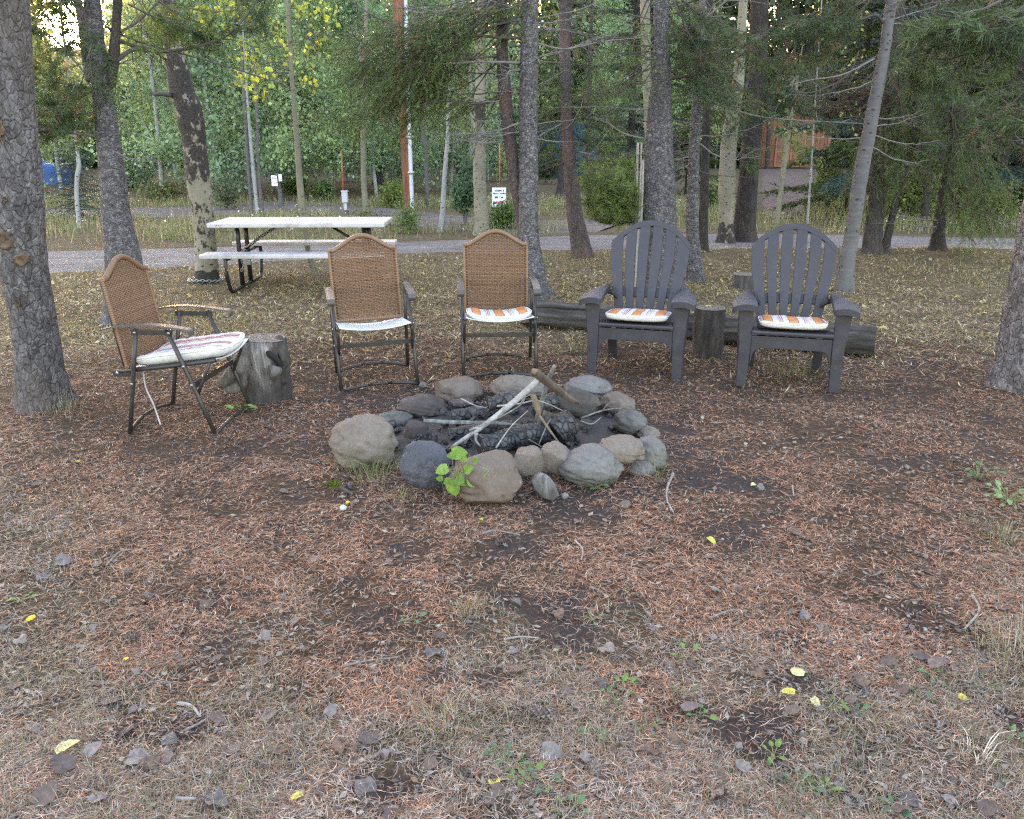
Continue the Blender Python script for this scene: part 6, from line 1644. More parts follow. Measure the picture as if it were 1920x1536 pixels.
WHITEB = m_wood('bleached_branch', (.08, .075, .07), (.19, .18, .17), (.32, .305, .29), .3, 18, .004)
LICH = m_wood('lichened_branch', (.045, .045, .04), (.115, .117, .106), (.22, .226, .21), .6, 34, .006)
BROWNB = m_wood('brown_branch', (.028, .02, .016), (.062, .045, .034), (.115, .085, .064), .2, 26, .005)
FRESH = m_wood('fresh_split', (.075, .052, .034), (.135, .096, .064), (.22, .165, .115), .15, 30, .003)
def stick(name, label, cat, pts, rad, mat, subs=(), seed=0, k=12, endm=None):
    P = np.array(pts, float); base = P[0].copy(); t = thing(name, label, cat, base); P = P - base
    g, C, r = trunk_geo(P, np.array(rad, float), k, .012, .06, 0, seed, None, 20); g.build('stick_body', mat, t)
    for pts2, r2 in subs:
        Q = np.array(pts2, float) - base; g = Geo(); add_tube(g, catmull(Q, 10) if len(Q) > 2 else Q, np.linspace(r2, r2 * .4, 10 if len(Q) > 2 else 2), 8); g.build('side_branch', mat, t)
    if endm:
        g = Geo(); q_ = P[0] - P[1]; q_ /= np.linalg.norm(q_); add_tube(g, np.array([P[0] + q_ * .001, P[0] + q_ * .012, P[0] + q_ * .03]), np.array([rad[0] * .93, rad[0] * .7, rad[0] * .25]), 10); g.build('broken_end', endm, t)
    return t
W0 = fp(852, 836, .10); 
stick('white_branch', 'bleached white branch leaning across the fire bed from front left to back right', 'branch', [fp(850, 837, .10), fp(905, 800, .17), fp(960, 757, .26), fp(1000, 722, .34), fp(1020, 702, .39)], [.009, .013, .016, .018, .017], WHITEB,
      [([fp(893, 812, .155), fp(893, 826, .12), fp(901, 837, .10)], .011), ([fp(902, 806, .16), fp(890, 803, .17), fp(880, 808, .16)], .008)], 1, endm=FRESH)
stick('broken_stick', 'short brown broken branch resting on the tip of the white branch', 'branch', [fp(1006, 699, .405), fp(1040, 726, .33), fp(1070, 748, .27), fp(1086, 756, .25)], [.024, .021, .016, .008], BROWNB, (), 2, endm=FRESH)
stick('lichened_branch', 'grey lichened branch tip poking up behind the white branch', 'branch', [fp(1005, 790, .08), fp(1018, 745, .22), fp(1028, 712, .33), fp(1040, 686, .42)], [.012, .014, .013, .010], LICH, (), 3)
stick('lichened_stick', 'straight lichen spotted stick lying level across the left of the fire bed', 'stick', [fp(794, 789, .14), fp(850, 792, .13), fp(915, 793, .12), fp(976, 797, .13)], [.010, .010, .009, .005], LICH, (), 4)
stick('split_kindling', 'yellow split piece of kindling standing against the charred logs', 'kindling', [fp(1000, 742, .26), fp(1006, 760, .22), fp(1012, 778, .19)], [.016, .022, .010], FRESH, (), 5, k=6)
stick('kindling_splinter', 'long pale splinter slanting down to the right of the split kindling', 'kindling', [fp(1012, 780, .19), fp(1030, 806, .15), fp(1050, 833, .10)], [.007, .006, .003], FRESH, (), 6, k=6)
for i, (pts, r0, lab) in enumerate([
    ([(932, 762, .2), (975, 757, .22), (1010, 752, .24), (1055, 770, .18)], .006, 'thin arched twig over the back of the fire bed'),
    ([(1090, 784, .12), (1130, 770, .15), (1165, 766, .12), (1200, 768, .08)], .005, 'pale forked twig lying over the right rim of the ring'),
    ([(1090, 790, .13), (1110, 795, .12), (1128, 782, .12)], .004, 'fine curled twig right of the stubby charred log'),
    ([(1048, 776, .18), (1030, 790, .17), (1020, 810, .14), (1010, 835, .09)], .006, 'grey twig curling down in front of the stubby charred log'),
    ([(865, 748, .12), (890, 760, .15), (912, 765, .15)], .005, 'thin twig by the small pinkish grey stone'),
    ([(880, 808, .16), (930, 786, .2), (975, 760, .25), (985, 742, .29)], .006, 'thin dark twig lying along the white branch'),
    ([(930, 840, .12), (958, 800, .18), (990, 770, .24)], .004, 'fine pale twig crossing under the white branch'),
    ([(988, 822, .11), (1016, 838, .09)], .004, 'short twig in front of the charred logs')]):
    pp = [fp(*q_) for q_ in pts]; stick('twig', lab, 'twig', pp, np.linspace(r0, r0 * .4, len(pp)), LICH if i % 2 else M['twig_pale'], [([pp[1], pp[1] + np.array([.03, .02, .03]), pp[1] + np.array([.07, .03, .045])], r0 * .5)] if i in (0, 1, 5) else (), 20 + i, 6)

def wood_chunk():
    t = thing('wood_chunk', 'pale grey broken wood chunk propped under the two toned stone', 'wood chunk', gp(1022, 930))
    g, C, r = trunk_geo(np.array([gp(1004, 893, .11), gp(1016, 905, .08), gp(1030, 920, .045), gp(1042, 934, .012)]) - gp(1022, 930), np.array([.028, .044, .042, .02]), 14, .008, .16, 0, 4, None, 22); g.build('chunk_body', M['wood_grey'], t)
wood_chunk()
def mossy():
    b = gp(640, 925); t = thing('mossy_stick', 'short brown stick with a cap of bright moss lying left of the front boulders', 'stick', b)
    g, C, r = trunk_geo(np.array([(-.03, .015, .03), (.01, 0, .02), (.06, -.04, .012)]), np.array([.016, .012, .008]), 10, .006, .1, 0, 3); g.build('stick_body', BROWNB, t)
    rr = np.random.default_rng(2); g = Geo(); n = 420; dv = rr.normal(0, 1, (n, 3)); dv[:, 2] = np.abs(dv[:, 2]); dv /= np.linalg.norm(dv, axis=1, keepdims=True); p = np.array([-.035, .015, .032]) + dv * [.026, .02, .016]
    put_sprays(g, p, dv, [make_spray(.008, 5, .008, .002, 3, .9, .8)], np.ones(n), np.array([.09, .13, .02]) * (.5 + rr.random((n, 1))), rr); g.build('moss', M['blade'], t, smooth=False)
mossy()

# ---------------------------------------------------------------- small plants
def leaf_mesh(L, W, colr, seed, heart=True, curl=.15, mat=None, ragged=0.0):
    """a broad leaf folded along its midrib, stalk at the origin, tip along +X"""
    r = np.random.default_rng(seed); n = 9; s = np.linspace(0, 1, n); w = W / 2 * np.sin(np.pi * s ** .72) ** .8; w[0] = W * .03; w[-1] = W * .01
    if ragged: w = w * (1 - ragged * r.random(n))
    x = s * L; z = -curl * L * s ** 2; V = []; 
    for i in range(n): V += [(x[i] - (.12 * L if heart and i == 1 else 0), -w[i], z[i] + .25 * w[i] + ragged * .02 * r.normal()), (x[i], 0, z[i]), (x[i] - (.12 * L if heart and i == 1 else 0), w[i], z[i] + .25 * w[i] + ragged * .02 * r.normal())]
    V = np.array(V); f = []
    for i in range(n - 1): a = i * 3; f += [[a, a + 3, a + 4, a + 1], [a + 1, a + 4, a + 5, a + 2]]
    g = Geo(); c = np.tile(np.array(colr), (len(V), 1)) * (.85 + .3 * r.random((len(V), 1))); g.add(V, f, c); return g.mesh('leaf', mat or M['leaf'])
def sapling():
    b = gp(858, 940); Y = b[1] - .10
    t = thing('aspen_sapling', 'small leafy green aspen sapling growing in front of the brown fire ring boulder', 'sapling', b)
    stem = [b, at(854, 905, Y - .02), at(862, 875, Y), at(858, 845, Y)]; g = Geo(); add_tube(g, catmull(np.array(stem) - b, 14), np.linspace(.004, .002, 14), 6)
    lv = [(862, 848, 27, .2), (846, 853, 16, 2.9), (828, 880, 22, 3.4), (880, 877, 20, .6), (893, 862, 14, .7), (903, 886, 24, .4), (872, 896, 32, -.3), (856, 899, 26, 3.3), (846, 912, 24, -1.9), (853, 918, 22, -1.4), (898, 909, 20, -.2), (886, 905, 18, -.9), (838, 902, 14, 3.6), (824, 897, 12, 3.0), (870, 858, 16, -.4)]
    mes = [leaf_mesh(1, .85, c, i) for i, c in enumerate([(.12, .215, .036), (.09, .17, .03), (.155, .25, .055)])]; r = np.random.default_rng(1)
    for i, (px, py, s, a) in enumerate(lv):
        p = at(px, py, Y - .04 + .06 * r.random()) - b; L = s / CAM_F * depth_of(Y, .15) * 1.15; o_ = p - np.array([math.cos(a), 0, math.sin(a)]) * L * .5
        c = catmull(np.array(stem) - b, 14)[min(13, 3 + i % 11)]; add_tube(g, catmull([c, (c + o_) / 2 + (0, -.01, .01), o_], 6), .0012, 4)
        o = obj('leaf', mes[i % 3], t, o_); o.rotation_euler = Euler((R(60) + r.normal(0, .4), -math.sin(a) * .9, 0)); o.scale = (L, L, L)
        d_ = Vector((math.cos(a), -.35 + .2 * r.normal(), math.sin(a))).normalized(); nrm = Vector((.1 * r.normal(), -.8, .6)); y_ = nrm.cross(d_).normalized(); z_ = d_.cross(y_); o.rotation_euler = Matrix((d_, y_, z_)).transposed().to_euler()
    g.build('stem', m_plain('sapling_stem', (.14, .10, .06), .7), t)
    # a few dry stems round it
    g = Geo()
    for i in range(7): 
        q_ = np.array([r.uniform(-.06, .12), r.uniform(-.02, .08), 0]); add_tube(g, catmull([q_, q_ + (r.normal(0, .02), 0, .09), q_ + (r.normal(0, .05), 0, r.uniform(.14, .24))], 8), np.linspace(.0018, .0008, 8), 4)
    tag(g.build('dry_stems', M['twig'], t), kind='stuff')
sapling()
def herb(name, label, cat, px, py, n, size, spread, colr, seed, group=None, up=.5):
    b = gt(px, py); t = thing(name, label, cat, b, 0, group); r = np.random.default_rng(seed); me = leaf_mesh(1, .62, colr, seed); g = Geo()
    for i in range(n):
        a = i * 2.4 + r.random(); l = spread * (.35 + .65 * r.random()); e = np.array([math.cos(a) * l, math.sin(a) * l, spread * up * (.5 + r.random())])
        add_tube(g, catmull([(0, 0, 0), e * (.5, .5, .8), e], 5), .0011, 4); o = obj('leaf', me, t, e); s = size * (.6 + .6 * r.random()); o.scale = (s, s, s); o.rotation_euler = (r.normal(0, .3), -.2 + r.normal(0, .3), a)
    g.build('stem', m_plain('herb_stem', (.12, .15, .06), .7), t); return t
herb('seedling', 'small green seedling at the foot of the smooth oval boulder', 'seedling', 1116, 918, 8, .032, .05, (.08, .16, .06), 1)
herb('leafy_weed', 'low green leafy weed by the front foot of the side facing wicker chair', 'plant', 456, 772, 9, .05, .06, (.16, .28, .08), 2)
herb('clover_clump', 'bright green clover like clump at the right edge beside dry grass', 'plant', 1888, 945, 26, .035, .10, (.17, .28, .11), 3)
herb('leafy_weed', 'grey green weed just above the clover like clump', 'plant', 1832, 900, 12, .04, .09, (.10, .15, .08), 4)
GW = 'green weed seedlings in the foreground litter'
WEEDS = ['grey green weed cluster at the bottom centre right, larger than its neighbours', 'weed sprig just above the larger grey green weed cluster', 'weed sprig below the larger grey green weed cluster, beside a dead leaf', 'small weed on the right rim of the central bare soil patch', 'paired leaf weed below the pale yellow and grey leaf', 'weed with a yellowing leaf in the right foreground straw', 'small weed left of the dry grass at the right edge', 'tiny weed at the left of the pale yellow leaf group', 'leafy weed patch left of the yellow spotted leaf', 'leafy weed patch right of the yellow spotted leaf', 'weed in the low patch furthest right of the yellow spotted leaf', 'weed at the lower end of the bottom centre weed patch', 'weed alone between the bottom weed patch and the grey green cluster', 'dark green weed at the bottom edge, right of centre', 'pale green weed near the bottom edge beside a dead leaf', 'weed near the right picture edge by the bleached grass spray', 'tiny weed above the grey green weed cluster', 'weed in thin grass at the bottom right', 'tiny weed left of the straw tuft in front of the ring', 'bright weed near the left picture edge', 'tiny weed between the soil patch and the yellow leaf group', 'tiny weed just under the small yellow leaf fragment', 'weed at the lower rim of the right bare soil patch', 'weed in the dry grass under the tall right tuft', 'weed cut by the bottom picture edge at centre']
for i, (px, py, n) in enumerate([(1140, 1310, 12), (1165, 1290, 9), (1215, 1370, 8), (1110, 1165, 6), (1570, 1330, 6), (1720, 1310, 7), (1755, 1275, 8), (1310, 1345, 5), (930, 1425, 12), (960, 1440, 12), (985, 1455, 10), (1020, 1470, 8), (1110, 1380, 6), (1545, 1490, 9), (1500, 1480, 8), (1900, 1390, 9), (1290, 1235, 6), (1680, 1520, 7), (770, 1165, 5), (40, 1130, 6), (1285, 1300, 6), (1610, 1340, 6), (1450, 1420, 5), (1850, 1290, 7), (1065, 1530, 7)]):
    herb('weed_seedling', WEEDS[i], 'seedling', px, py, n, .024, .038, [(.10, .17, .08), (.13, .21, .06), (.09, .15, .09)][i % 3], 60 + i, GW, .35)

def tuft(name, label, px, py, n, h, spread, cols, seed, cat='grass tuft', group=None):
    b = gt(px, py); t = tag(None or thing(name, label, cat, b, 0, group)); r = np.random.default_rng(seed); g = Geo()
    blades(g, r.normal(0, spread * .35, (n, 2)), h * (.5 + .8 * r.random(n)), .0022 * np.ones(n), np.array(cols)[r.integers(0, len(cols), n)] * (.7 + .6 * r.random((n, 1))), r, lean=.8, out=True, flat=True)
    tag(g.build('blades', M['blade'], t, smooth=False), kind='stuff'); return t
def blades(g, xy, h, w, c, r, lean=.6, out=False, flat=False, z=None):
    n = len(xy); a = r.random(n) * 6.28
    if out: a = np.arctan2(xy[:, 1], xy[:, 0]) + r.normal(0, .7, n)
    d = np.stack([np.cos(a), np.sin(a)], 1) * (lean * (.3 + r.random(n)))[:, None]; p = np.stack([-np.sin(a + r.normal(0, .8, n)), np.cos(a)], 1)
    zb = (np.zeros(n) if flat else terrain(xy[:, 0], xy[:, 1])) if z is None else z
    B = np.column_stack([xy, zb - .003]); m1 = B + np.column_stack([d * (h * .35)[:, None], h * .62]); tp = B + np.column_stack([d * h[:, None], h * (1.0 - .45 * lean * r.random(n))])
    W = np.column_stack([p * w[:, None] / 2, np.zeros(n)])
    V = np.stack([B - W, B + W, m1 + W * .8, m1 - W * .8, tp], 1).reshape(-1, 3); i = np.arange(n)[:, None] * 5
    b0 = g.n; g.add(V, i + np.array([[0, 1, 2, 3]]), np.repeat(c, 5, 0)); g.f3.append(i + np.array([[3, 2, 4]]) + b0)
GR = [(.09, .12, .04), (.15, .16, .07), (.22, .195, .12), (.12, .14, .055)]; DRY = [(.24, .205, .14), (.18, .15, .095), (.29, .26, .19), (.14, .13, .07)]
tuft('grass_tuft', 'green and straw coloured grass tuft under the big left boulder', 700, 890, 170, .15, .22, GR, 1)
tuft('grass_tuft', 'thin grass tuft at the right foot of the tall grey ring stone', 1232, 895, 30, .12, .08, GR, 2)
tuft('grass_tuft', 'little grass tuft left of the front brown boulder beside the char bits', 752, 935, 40, .07, .08, GR, 3)
tuft('grass_tuft', 'fine grass tuft under the front right leg of the right plastic armchair', 1490, 705, 150, .13, .35, GR, 4)
tuft('grass_tuft', 'straw coloured tuft in bare soil in front of the fire ring', 880, 1150, 120, .07, .08, DRY, 5)
tuft('grass_tuft', 'tall dry grass tuft at the right picture edge', 1905, 1230, 240, .09, .20, DRY + GR[1:2], 6)
tuft('grass_tuft', 'dry grass tuft at the right picture edge, above the others', 1885, 1010, 120, .07, .14, DRY + GR[1:2], 7)
tuft('grass_tuft', 'dry grass tuft between the log and the joined fir trunks', 1080, 655, 130, .14, .25, DRY + GR, 8)
tuft('grass_tuft', 'straw tuft at the foot of the broad left pine', 120, 770, 120, .12, .2, DRY, 9)
tuft('grass_tuft', 'small olive tuft beside the lower corner of the dead leaf patch', 840, 1365, 120, .07, .14, DRY + GR, 10)
tuft('grass_tuft', 'pale bleached grass spray in the right foreground', 1830, 1420, 26, .09, .06, [(.5, .47, .4)], 11)
# ---------------------------------------------------------------- litter on the forest floor
def sample_view(n, y0, y1, p=1.6, margin=1.2, wmin=.95):
    """points spread over the ground in view, denser near the lens"""
    u = rng.random(n); y = (y0 ** (1 - p) + u * (y1 ** (1 - p) - y0 ** (1 - p))) ** (1 / (1 - p))
    hw = (y * .949 + .49) * .64 * margin + wmin
    return (rng.random(n) * 2 - 1) * hw, y
def clear(x, y):                       # not inside the ring's fire bed
    return np.hypot((x - FIRE[0]) / .80, (y - FIRE[1]) / .55) > 1

def needles():
    g = Geo(); n = 640000
    x, y = sample_view(n, 1.25, 8.2, 1.75)
    s = soil_mask(x, y); gm = grass_mask(x, y); cl = fbm(x * 3.5, y * 3.5, 83, 3); cl2 = fbm(x * 9, y * 9, 85, 2)
    prob = np.clip((1.04 - .70 * s) * (1 - .22 * gm) * (.30 + 1.1 * sstep(.36, .62, cl)) * (.5 + .8 * sstep(.35, .6, cl2)), 0, 1)
    k = (rng.random(n) < prob) & clear(x, y); x = x[k]; y = y[k]; n = len(x); gm = gm[k]
    dist = np.hypot(y, 1.5); a = vn(x * 1.3, y * 1.3, 91) * 5 + rng.normal(0, 1.1, n); L = rng.uniform(.022, .055, n); w = np.maximum(.0016, dist * .00065) * rng.uniform(.6, 1.3, n)
    d = np.stack([np.cos(a), np.sin(a), rng.normal(0, .16, n)], 1); q_ = np.stack([-np.sin(a), np.cos(a), np.zeros(n)], 1)
    z = terrain(x, y) + rng.random(n) ** 2 * .014 + .002; c = np.stack([x, y, z], 1)
    bend = (rng.normal(0, .09, n) * L)[:, None] * q_ + np.stack([0 * x, 0 * x, rng.random(n) * .06 * L], 1)
    e0 = c - d * L[:, None] / 2; e1 = c + d * L[:, None] / 2; m = c + bend; W = q_ * w[:, None] / 2
    V = np.stack([e0, m - W, e1, m + W], 1).reshape(-1, 3)
    pal = np.array([(.36, .172, .10), (.27, .128, .078), (.43, .25, .16), (.175, .094, .064), (.38, .28, .21), (.16, .12, .105), (.32, .265, .23)])
    wts = np.where(gm[:, None] > .45, [.10, .12, .08, .15, .2, .17, .18], [.26, .22, .17, .13, .09, .08, .05]); cs = wts.cumsum(1) / wts.sum(1, keepdims=True)
    ci = (rng.random(n)[:, None] > cs).sum(1); c3 = pal[np.clip(ci, 0, 6)] * (.35 + 1.0 * rng.random((n, 1)) ** 1.3)
    g.add(V, np.arange(n * 4).reshape(-1, 4), np.repeat(c3, 4, 0)); tag(g.build('pine_needles', M['litter'], smooth=False), kind='stuff')
needles()

def grasses():
    g = Geo(); n = 150000; x, y = sample_view(n, 1.25, 9.8, 1.7)
    gm = grass_mask(x, y); s = soil_mask(x, y); cl = fbm(x * 2.6, y * 2.6, 95, 3)
    k = (rng.random(n) < gm * (1 - s) * sstep(.38, .60, cl) * 1.05) & clear(x, y); x = x[k]; y = y[k]; n = len(x)
    far = sstep(5.5, 8, y); h = rng.uniform(.02, .06, n) * (1 + .15 * far); w = np.maximum(.0016, np.hypot(y, 1.5) * .0006)
    near = np.array([(.26, .235, .19), (.20, .175, .13), (.10, .125, .045), (.17, .165, .095), (.25, .215, .165), (.20, .165, .125)]); away = np.array([(.30, .24, .12), (.22, .18, .08), (.14, .14, .05), (.38, .31, .18), (.25, .18, .11), (.19, .17, .07)])
    i = rng.integers(0, 6, n); c = near[i] * (1 - far[:, None]) + away[i] * far[:, None]; c *= (.65 + .65 * rng.random((n, 1)))
    blades(g, np.stack([x, y], 1), h, w, c, rng, 1.0); tag(g.build('short_grass', M['blade'], smooth=False), kind='stuff')
    # matted straw lying flat
    g = Geo(); n = 76000; x, y = sample_view(n, 1.25, 10.5, 1.6); gm = grass_mask(x, y); s = soil_mask(x, y); k = (rng.random(n) < (.15 + .85 * gm) * (1 - s)) & clear(x, y); x = x[k]; y = y[k]; n = len(x)
    a = rng.random(n) * 6.28; L = rng.uniform(.03, .09, n); w = np.maximum(.0014, np.hypot(y, 1.5) * .0006); d = np.stack([np.cos(a), np.sin(a), rng.normal(0, .15, n)], 1); q_ = np.stack([-np.sin(a), np.cos(a), 0 * a], 1); c = np.stack([x, y, terrain(x, y) + .004 + rng.random(n) * .012], 1)
    m = c + q_ * (rng.normal(0, .16, n) * L)[:, None]; W = q_ * w[:, None] / 2; V = np.stack([c - d * L[:, None] / 2, m - W, c + d * L[:, None] / 2, m + W], 1).reshape(-1, 3)
    far = sstep(5.5, 8, y)[:, None]; cc = (np.array([.26, .225, .19]) * (1 - far) + np.array([.36, .31, .17]) * far) * (.45 + .75 * rng.random((n, 1)))
    g.add(V, np.arange(n * 4).reshape(-1, 4), np.repeat(cc, 4, 0)); tag(g.build('matted_straw', M['litter'], smooth=False), kind='stuff')
    g = Geo(); n = 90000; y = rng.uniform(5.0, 12.4, n); x = (rng.random(n) * 2 - 1) * (y * .67 + .8); rd = np.interp(x, [-14, -5.6, -1.3, 1.6, 4.3, 7.2, 12], [7.9, 10.0, 12.0, 12.35, 12.2, 11.6, 10.6])
    cl = fbm(x * 1.5, y * 1.5, 191, 4); k = (y < rd + .1) & clear(x, y) & (rng.random(n) < sstep(.30, .6, cl) * sstep(5.0, 7.0, y) + .12); x = x[k]; y = y[k]; n = len(x)
    a = rng.random(n) * 6.28; L = rng.uniform(.03, .10, n); w = rng.uniform(.004, .009, n); d = np.stack([np.cos(a), np.sin(a), rng.normal(0, .3, n)], 1); q_ = np.stack([-np.sin(a), np.cos(a), 0 * a], 1); c = np.stack([x, y, terrain(x, y) + .008 + rng.random(n) * .025], 1)
    m = c + q_ * (rng.normal(0, .16, n) * L)[:, None]; W = q_ * w[:, None] / 2; V = np.stack([c - d * L[:, None] / 2, m - W, c + d * L[:, None] / 2, m + W], 1).reshape(-1, 3)
    pal = np.array([(.36, .285, .16), (.28, .21, .12), (.24, .185, .08), (.17, .15, .06), (.44, .37, .24), (.16, .10, .06), (.24, .14, .08), (.09, .07, .05)]); cc = pal[rng.integers(0, 8, n)] * (.45 + .9 * rng.random((n, 1)))
    g.add(V, np.arange(n * 4).reshape(-1, 4), np.repeat(cc, 4, 0)); tag(g.build('dry_litter', M['litter'], smooth=False), kind='stuff')
    g = Geo(); n = 60000; y = rng.uniform(5.6, 12.6, n); x = (rng.random(n) * 2 - 1) * (y * .67 + .8); rd = np.interp(x, [-14, -5.6, -1.3, 1.6, 4.3, 7.2, 12], [7.9, 10.0, 12.0, 12.35, 12.2, 11.6, 10.6])
    cl = fbm(x * 1.1, y * 1.1, 193, 4); k = (y < rd) & (rng.random(n) < sstep(.50, .66, cl) * sstep(5.6, 7.4, y)); x = x[k]; y = y[k]; n = len(x)
    cc = np.array([(.22, .20, .08), (.30, .245, .12), (.16, .155, .055), (.36, .295, .16)])[rng.integers(0, 4, n)] * (.5 + .8 * rng.random((n, 1)))
    blades(g, np.stack([x, y], 1), rng.uniform(.02, .06, n), np.full(n, .006), cc, rng, .9); tag(g.build('clearing_grass', M['blade'], smooth=False), kind='stuff')
    # the tall verge beyond the road
    g = Geo(); n = 95000; x = rng.uniform(-15, 15, n); y = rng.uniform(13.4, 23, n); far_edge = np.interp(x, [-15, -7, -1.4, 1.5, 5.2, 8.4, 15], [11, 12.5, 13.7, 14.7, 14.9, 14.3, 13.2])
    P = np.stack([x, y], 1); drv = np.interp(x, [-14, -9.5, -6.2, -3.9, -2.3, -.3, 1.6, 20], [17.2, 17.5, 18.2, 18.0, 17.0, 15.9, 15.4, 15.2])
    ux = (x / (y * .949) * 1500 + 960); k = (y > far_edge + .15) & ~((y > drv) & (y < drv + 3.0) & (x < 2.4)) & ~((ux > 1425) & (ux < 1520) & (y > 17.9)) & ~((x > 1.2) & (x < 2.6) & (y < 18) & (ux > 1000) & (ux < 1180)) & (rng.random(n) < .10 + 1.0 * sstep(.40, .62, fbm(x * .7, y * .9, 99)))
    x = x[k]; y = y[k]; n = len(x); h = rng.uniform(.07, .26, n) * (.4 + sstep(0, 1.2, y - np.interp(x, [-15, -7, -1.4, 1.5, 5.2, 8.4, 15], [11, 12.5, 13.7, 14.7, 14.9, 14.3, 13.2]))) 
    c = np.array([(.22, .22, .10), (.15, .18, .06), (.32, .275, .16), (.13, .165, .06), (.27, .225, .13)])[rng.integers(0, 5, n)] * (.65 + .6 * rng.random((n, 1)))
    blades(g, np.stack([x, y], 1), h, np.full(n, .010), c, rng, .5); tag(g.build('verge_grass', M['blade'], smooth=False), kind='stuff')
    g = Geo(); sel = rng.random(n) < .022; leaf_cloud(g, np.stack([x[sel], y[sel], h[sel] * .95], 1), np.full(sel.sum(), .05), int(sel.sum() * 1.2), .035, (.62, .58, .48), rng, .2); tag(g.build('verge_flowers', M['leaf'], smooth=False), kind='stuff')
grasses()

# dead leaves: the ones that read singly are things, the crumbs are stuff
GREY = [(.085, .069, .066), (.062, .047, .043), (.108, .093, .09), (.085, .06, .05), (.13, .112, .107), (.095, .06, .045)]
DL = [leaf_mesh(.058, .053, GREY[i % 6], 500 + i, True, [.1, -.12, .2, .05][i % 4], M['deadleaf'], [.05, .12, .25][i % 3]) for i in range(12)]
GD = 'grey dead aspen leaves lying on the forest floor'
placed = []
hand = [(195, 1330), (250, 1370), (315, 1385), (400, 1362), (615, 1350), (540, 1415), (500, 1360), (708, 1395), (730, 1425), (820, 1435), (850, 1435), (893, 1465), (680, 1470), (735, 1525), (1068, 1325), (1100, 1345), (1135, 1510), (1240, 1420), (1280, 1340), (1340, 1455), (1365, 1495), (1475, 1345), (1600, 1285), (1625, 1295), (1740, 1255), (1690, 1500), (1870, 1490), (1870, 1150), (1130, 1220), (1045, 1150), (960, 1130), (835, 1200), (800, 1240), (955, 1265), (490, 1195), (375, 1140), (260, 1140), (80, 910), (105, 1060), (190, 1065), (35, 1205), (340, 1100), (560, 1165), (420, 1235), (385, 1510), (70, 1520), (240, 1430), (300, 1440), (590, 1060), (645, 900), (1420, 915), (1480, 1000), (1330, 1110), (1250, 1395), (1790, 1180), (1660, 1255), (1510, 1170), (920, 1290), (1015, 1415), (640, 1400), (450, 1410), (130, 1455), (60, 1370), (20, 1300)]
for i, (px, py) in enumerate(hand): placed.append((*gt(px, py)[:2], 1.08))
for i in range(130):
    x, y = sample_view(1, 1.5, 7.6, 1.5, 1.0, 0); x = float(x[0]); y = float(y[0])
    if clear(np.array([x]), np.array([y]))[0] and math.hypot(x - FIRE[0], (y - FIRE[1]) * 1.3) > 1.0: placed.append((x, y, rng.uniform(.45, .85)))
for i, (x, y, s) in enumerate(placed):
    z = float(terrain(np.array([x]), np.array([y]))[0])
    o = obj('dead_leaf', DL[i % 12], None, (x, y, z + .015), (rng.normal(0, .25), rng.normal(0, .25), rng.random() * 6.28)); s *= rng.uniform(.65, 1.1); o.scale = (s, s, s)
    tag(o, 'curled grey dead aspen leaf lying among the needles', 'leaf', GD)
YM = [leaf_mesh(1, .8, (.55, .50, .10), 70, True, .2, None, .25), leaf_mesh(1, .8, (.62, .46, .03), 71, True, .3, None, .3), leaf_mesh(1, .8, (.62, .58, .28), 72, True, .15, None, .3)]
for i, (px, py, s, m_, lab) in enumerate([(105, 1420, .062, 2, 'large pale yellow torn leaf in the lower left foreground'), (568, 1497, .034, 0, 'crumpled yellow leaf at the bottom picture edge'), (68, 1162, .034, 1, 'small orange yellow leaf near the left picture edge'), (242, 1240, .024, 1, 'tiny curled amber leaf left of the dead leaf cluster'), (1327, 1013, .046, 0, 'bright yellow leaf alone on the needles right of the fire ring'),
        (1495, 1275, .058, 2, 'pale yellow and grey leaf at the upper corner of the right soil patch'), (1490, 1306, .042, 0, 'yellow green leaf just under the pale yellow and grey one'), (1522, 1316, .034, 2, 'small pale yellow leaf fragment beside the yellow green one'), (930, 1478, .05, 0, 'yellow spotted leaf among weeds at the bottom centre'), (897, 978, .035, 0, 'small dull yellow leaf in front of the brown boulder'), (655, 945, .025, 1, 'small yellow leaf on the pale blue pebble'), (140, 870, .035, 1, 'orange scrap of leaf between the pine and the side facing chair'),
        (1600, 598, .05, 0, 'yellow leaf by the end of the long log'), (1435, 570, .05, 1, 'yellow leaf left in the grass near the small stump'), (1330, 573, .06, 1, 'yellow leaf lying on top of the upright log'), (1415, 912, .03, 2, 'pale leaf on the bare soil right of the ring'), (510, 645, .05, 2, 'pale yellow leaf near the gnarled stump'), (1795, 1312, .03, 0, 'yellow scrap in the right dry grass')]):
    p = gt(px, py); z_ = .38 if 'on top of the upright' in lab else p[2] + .014
    if 'on top of the upright' in lab: p = gp(px, py, .38)
    o = obj('yellow_leaf', YM[m_], None, (p[0], p[1], z_), (rng.normal(0, .2), rng.normal(0, .2), rng.random() * 6.28)); o.scale = (s, s, s); tag(o, lab, 'leaf')
cap = gt(392, 1457); o = obj('plastic_scrap', leaf_mesh(1, .7, (.35, .62, .70), 75, True, .2, None, .3), None, (cap[0], cap[1], cap[2] + .012), (.1, .1, 2.0), (.03, .03, .03)); tag(o, 'small pale turquoise scrap of litter in the lower left foreground', 'litter')

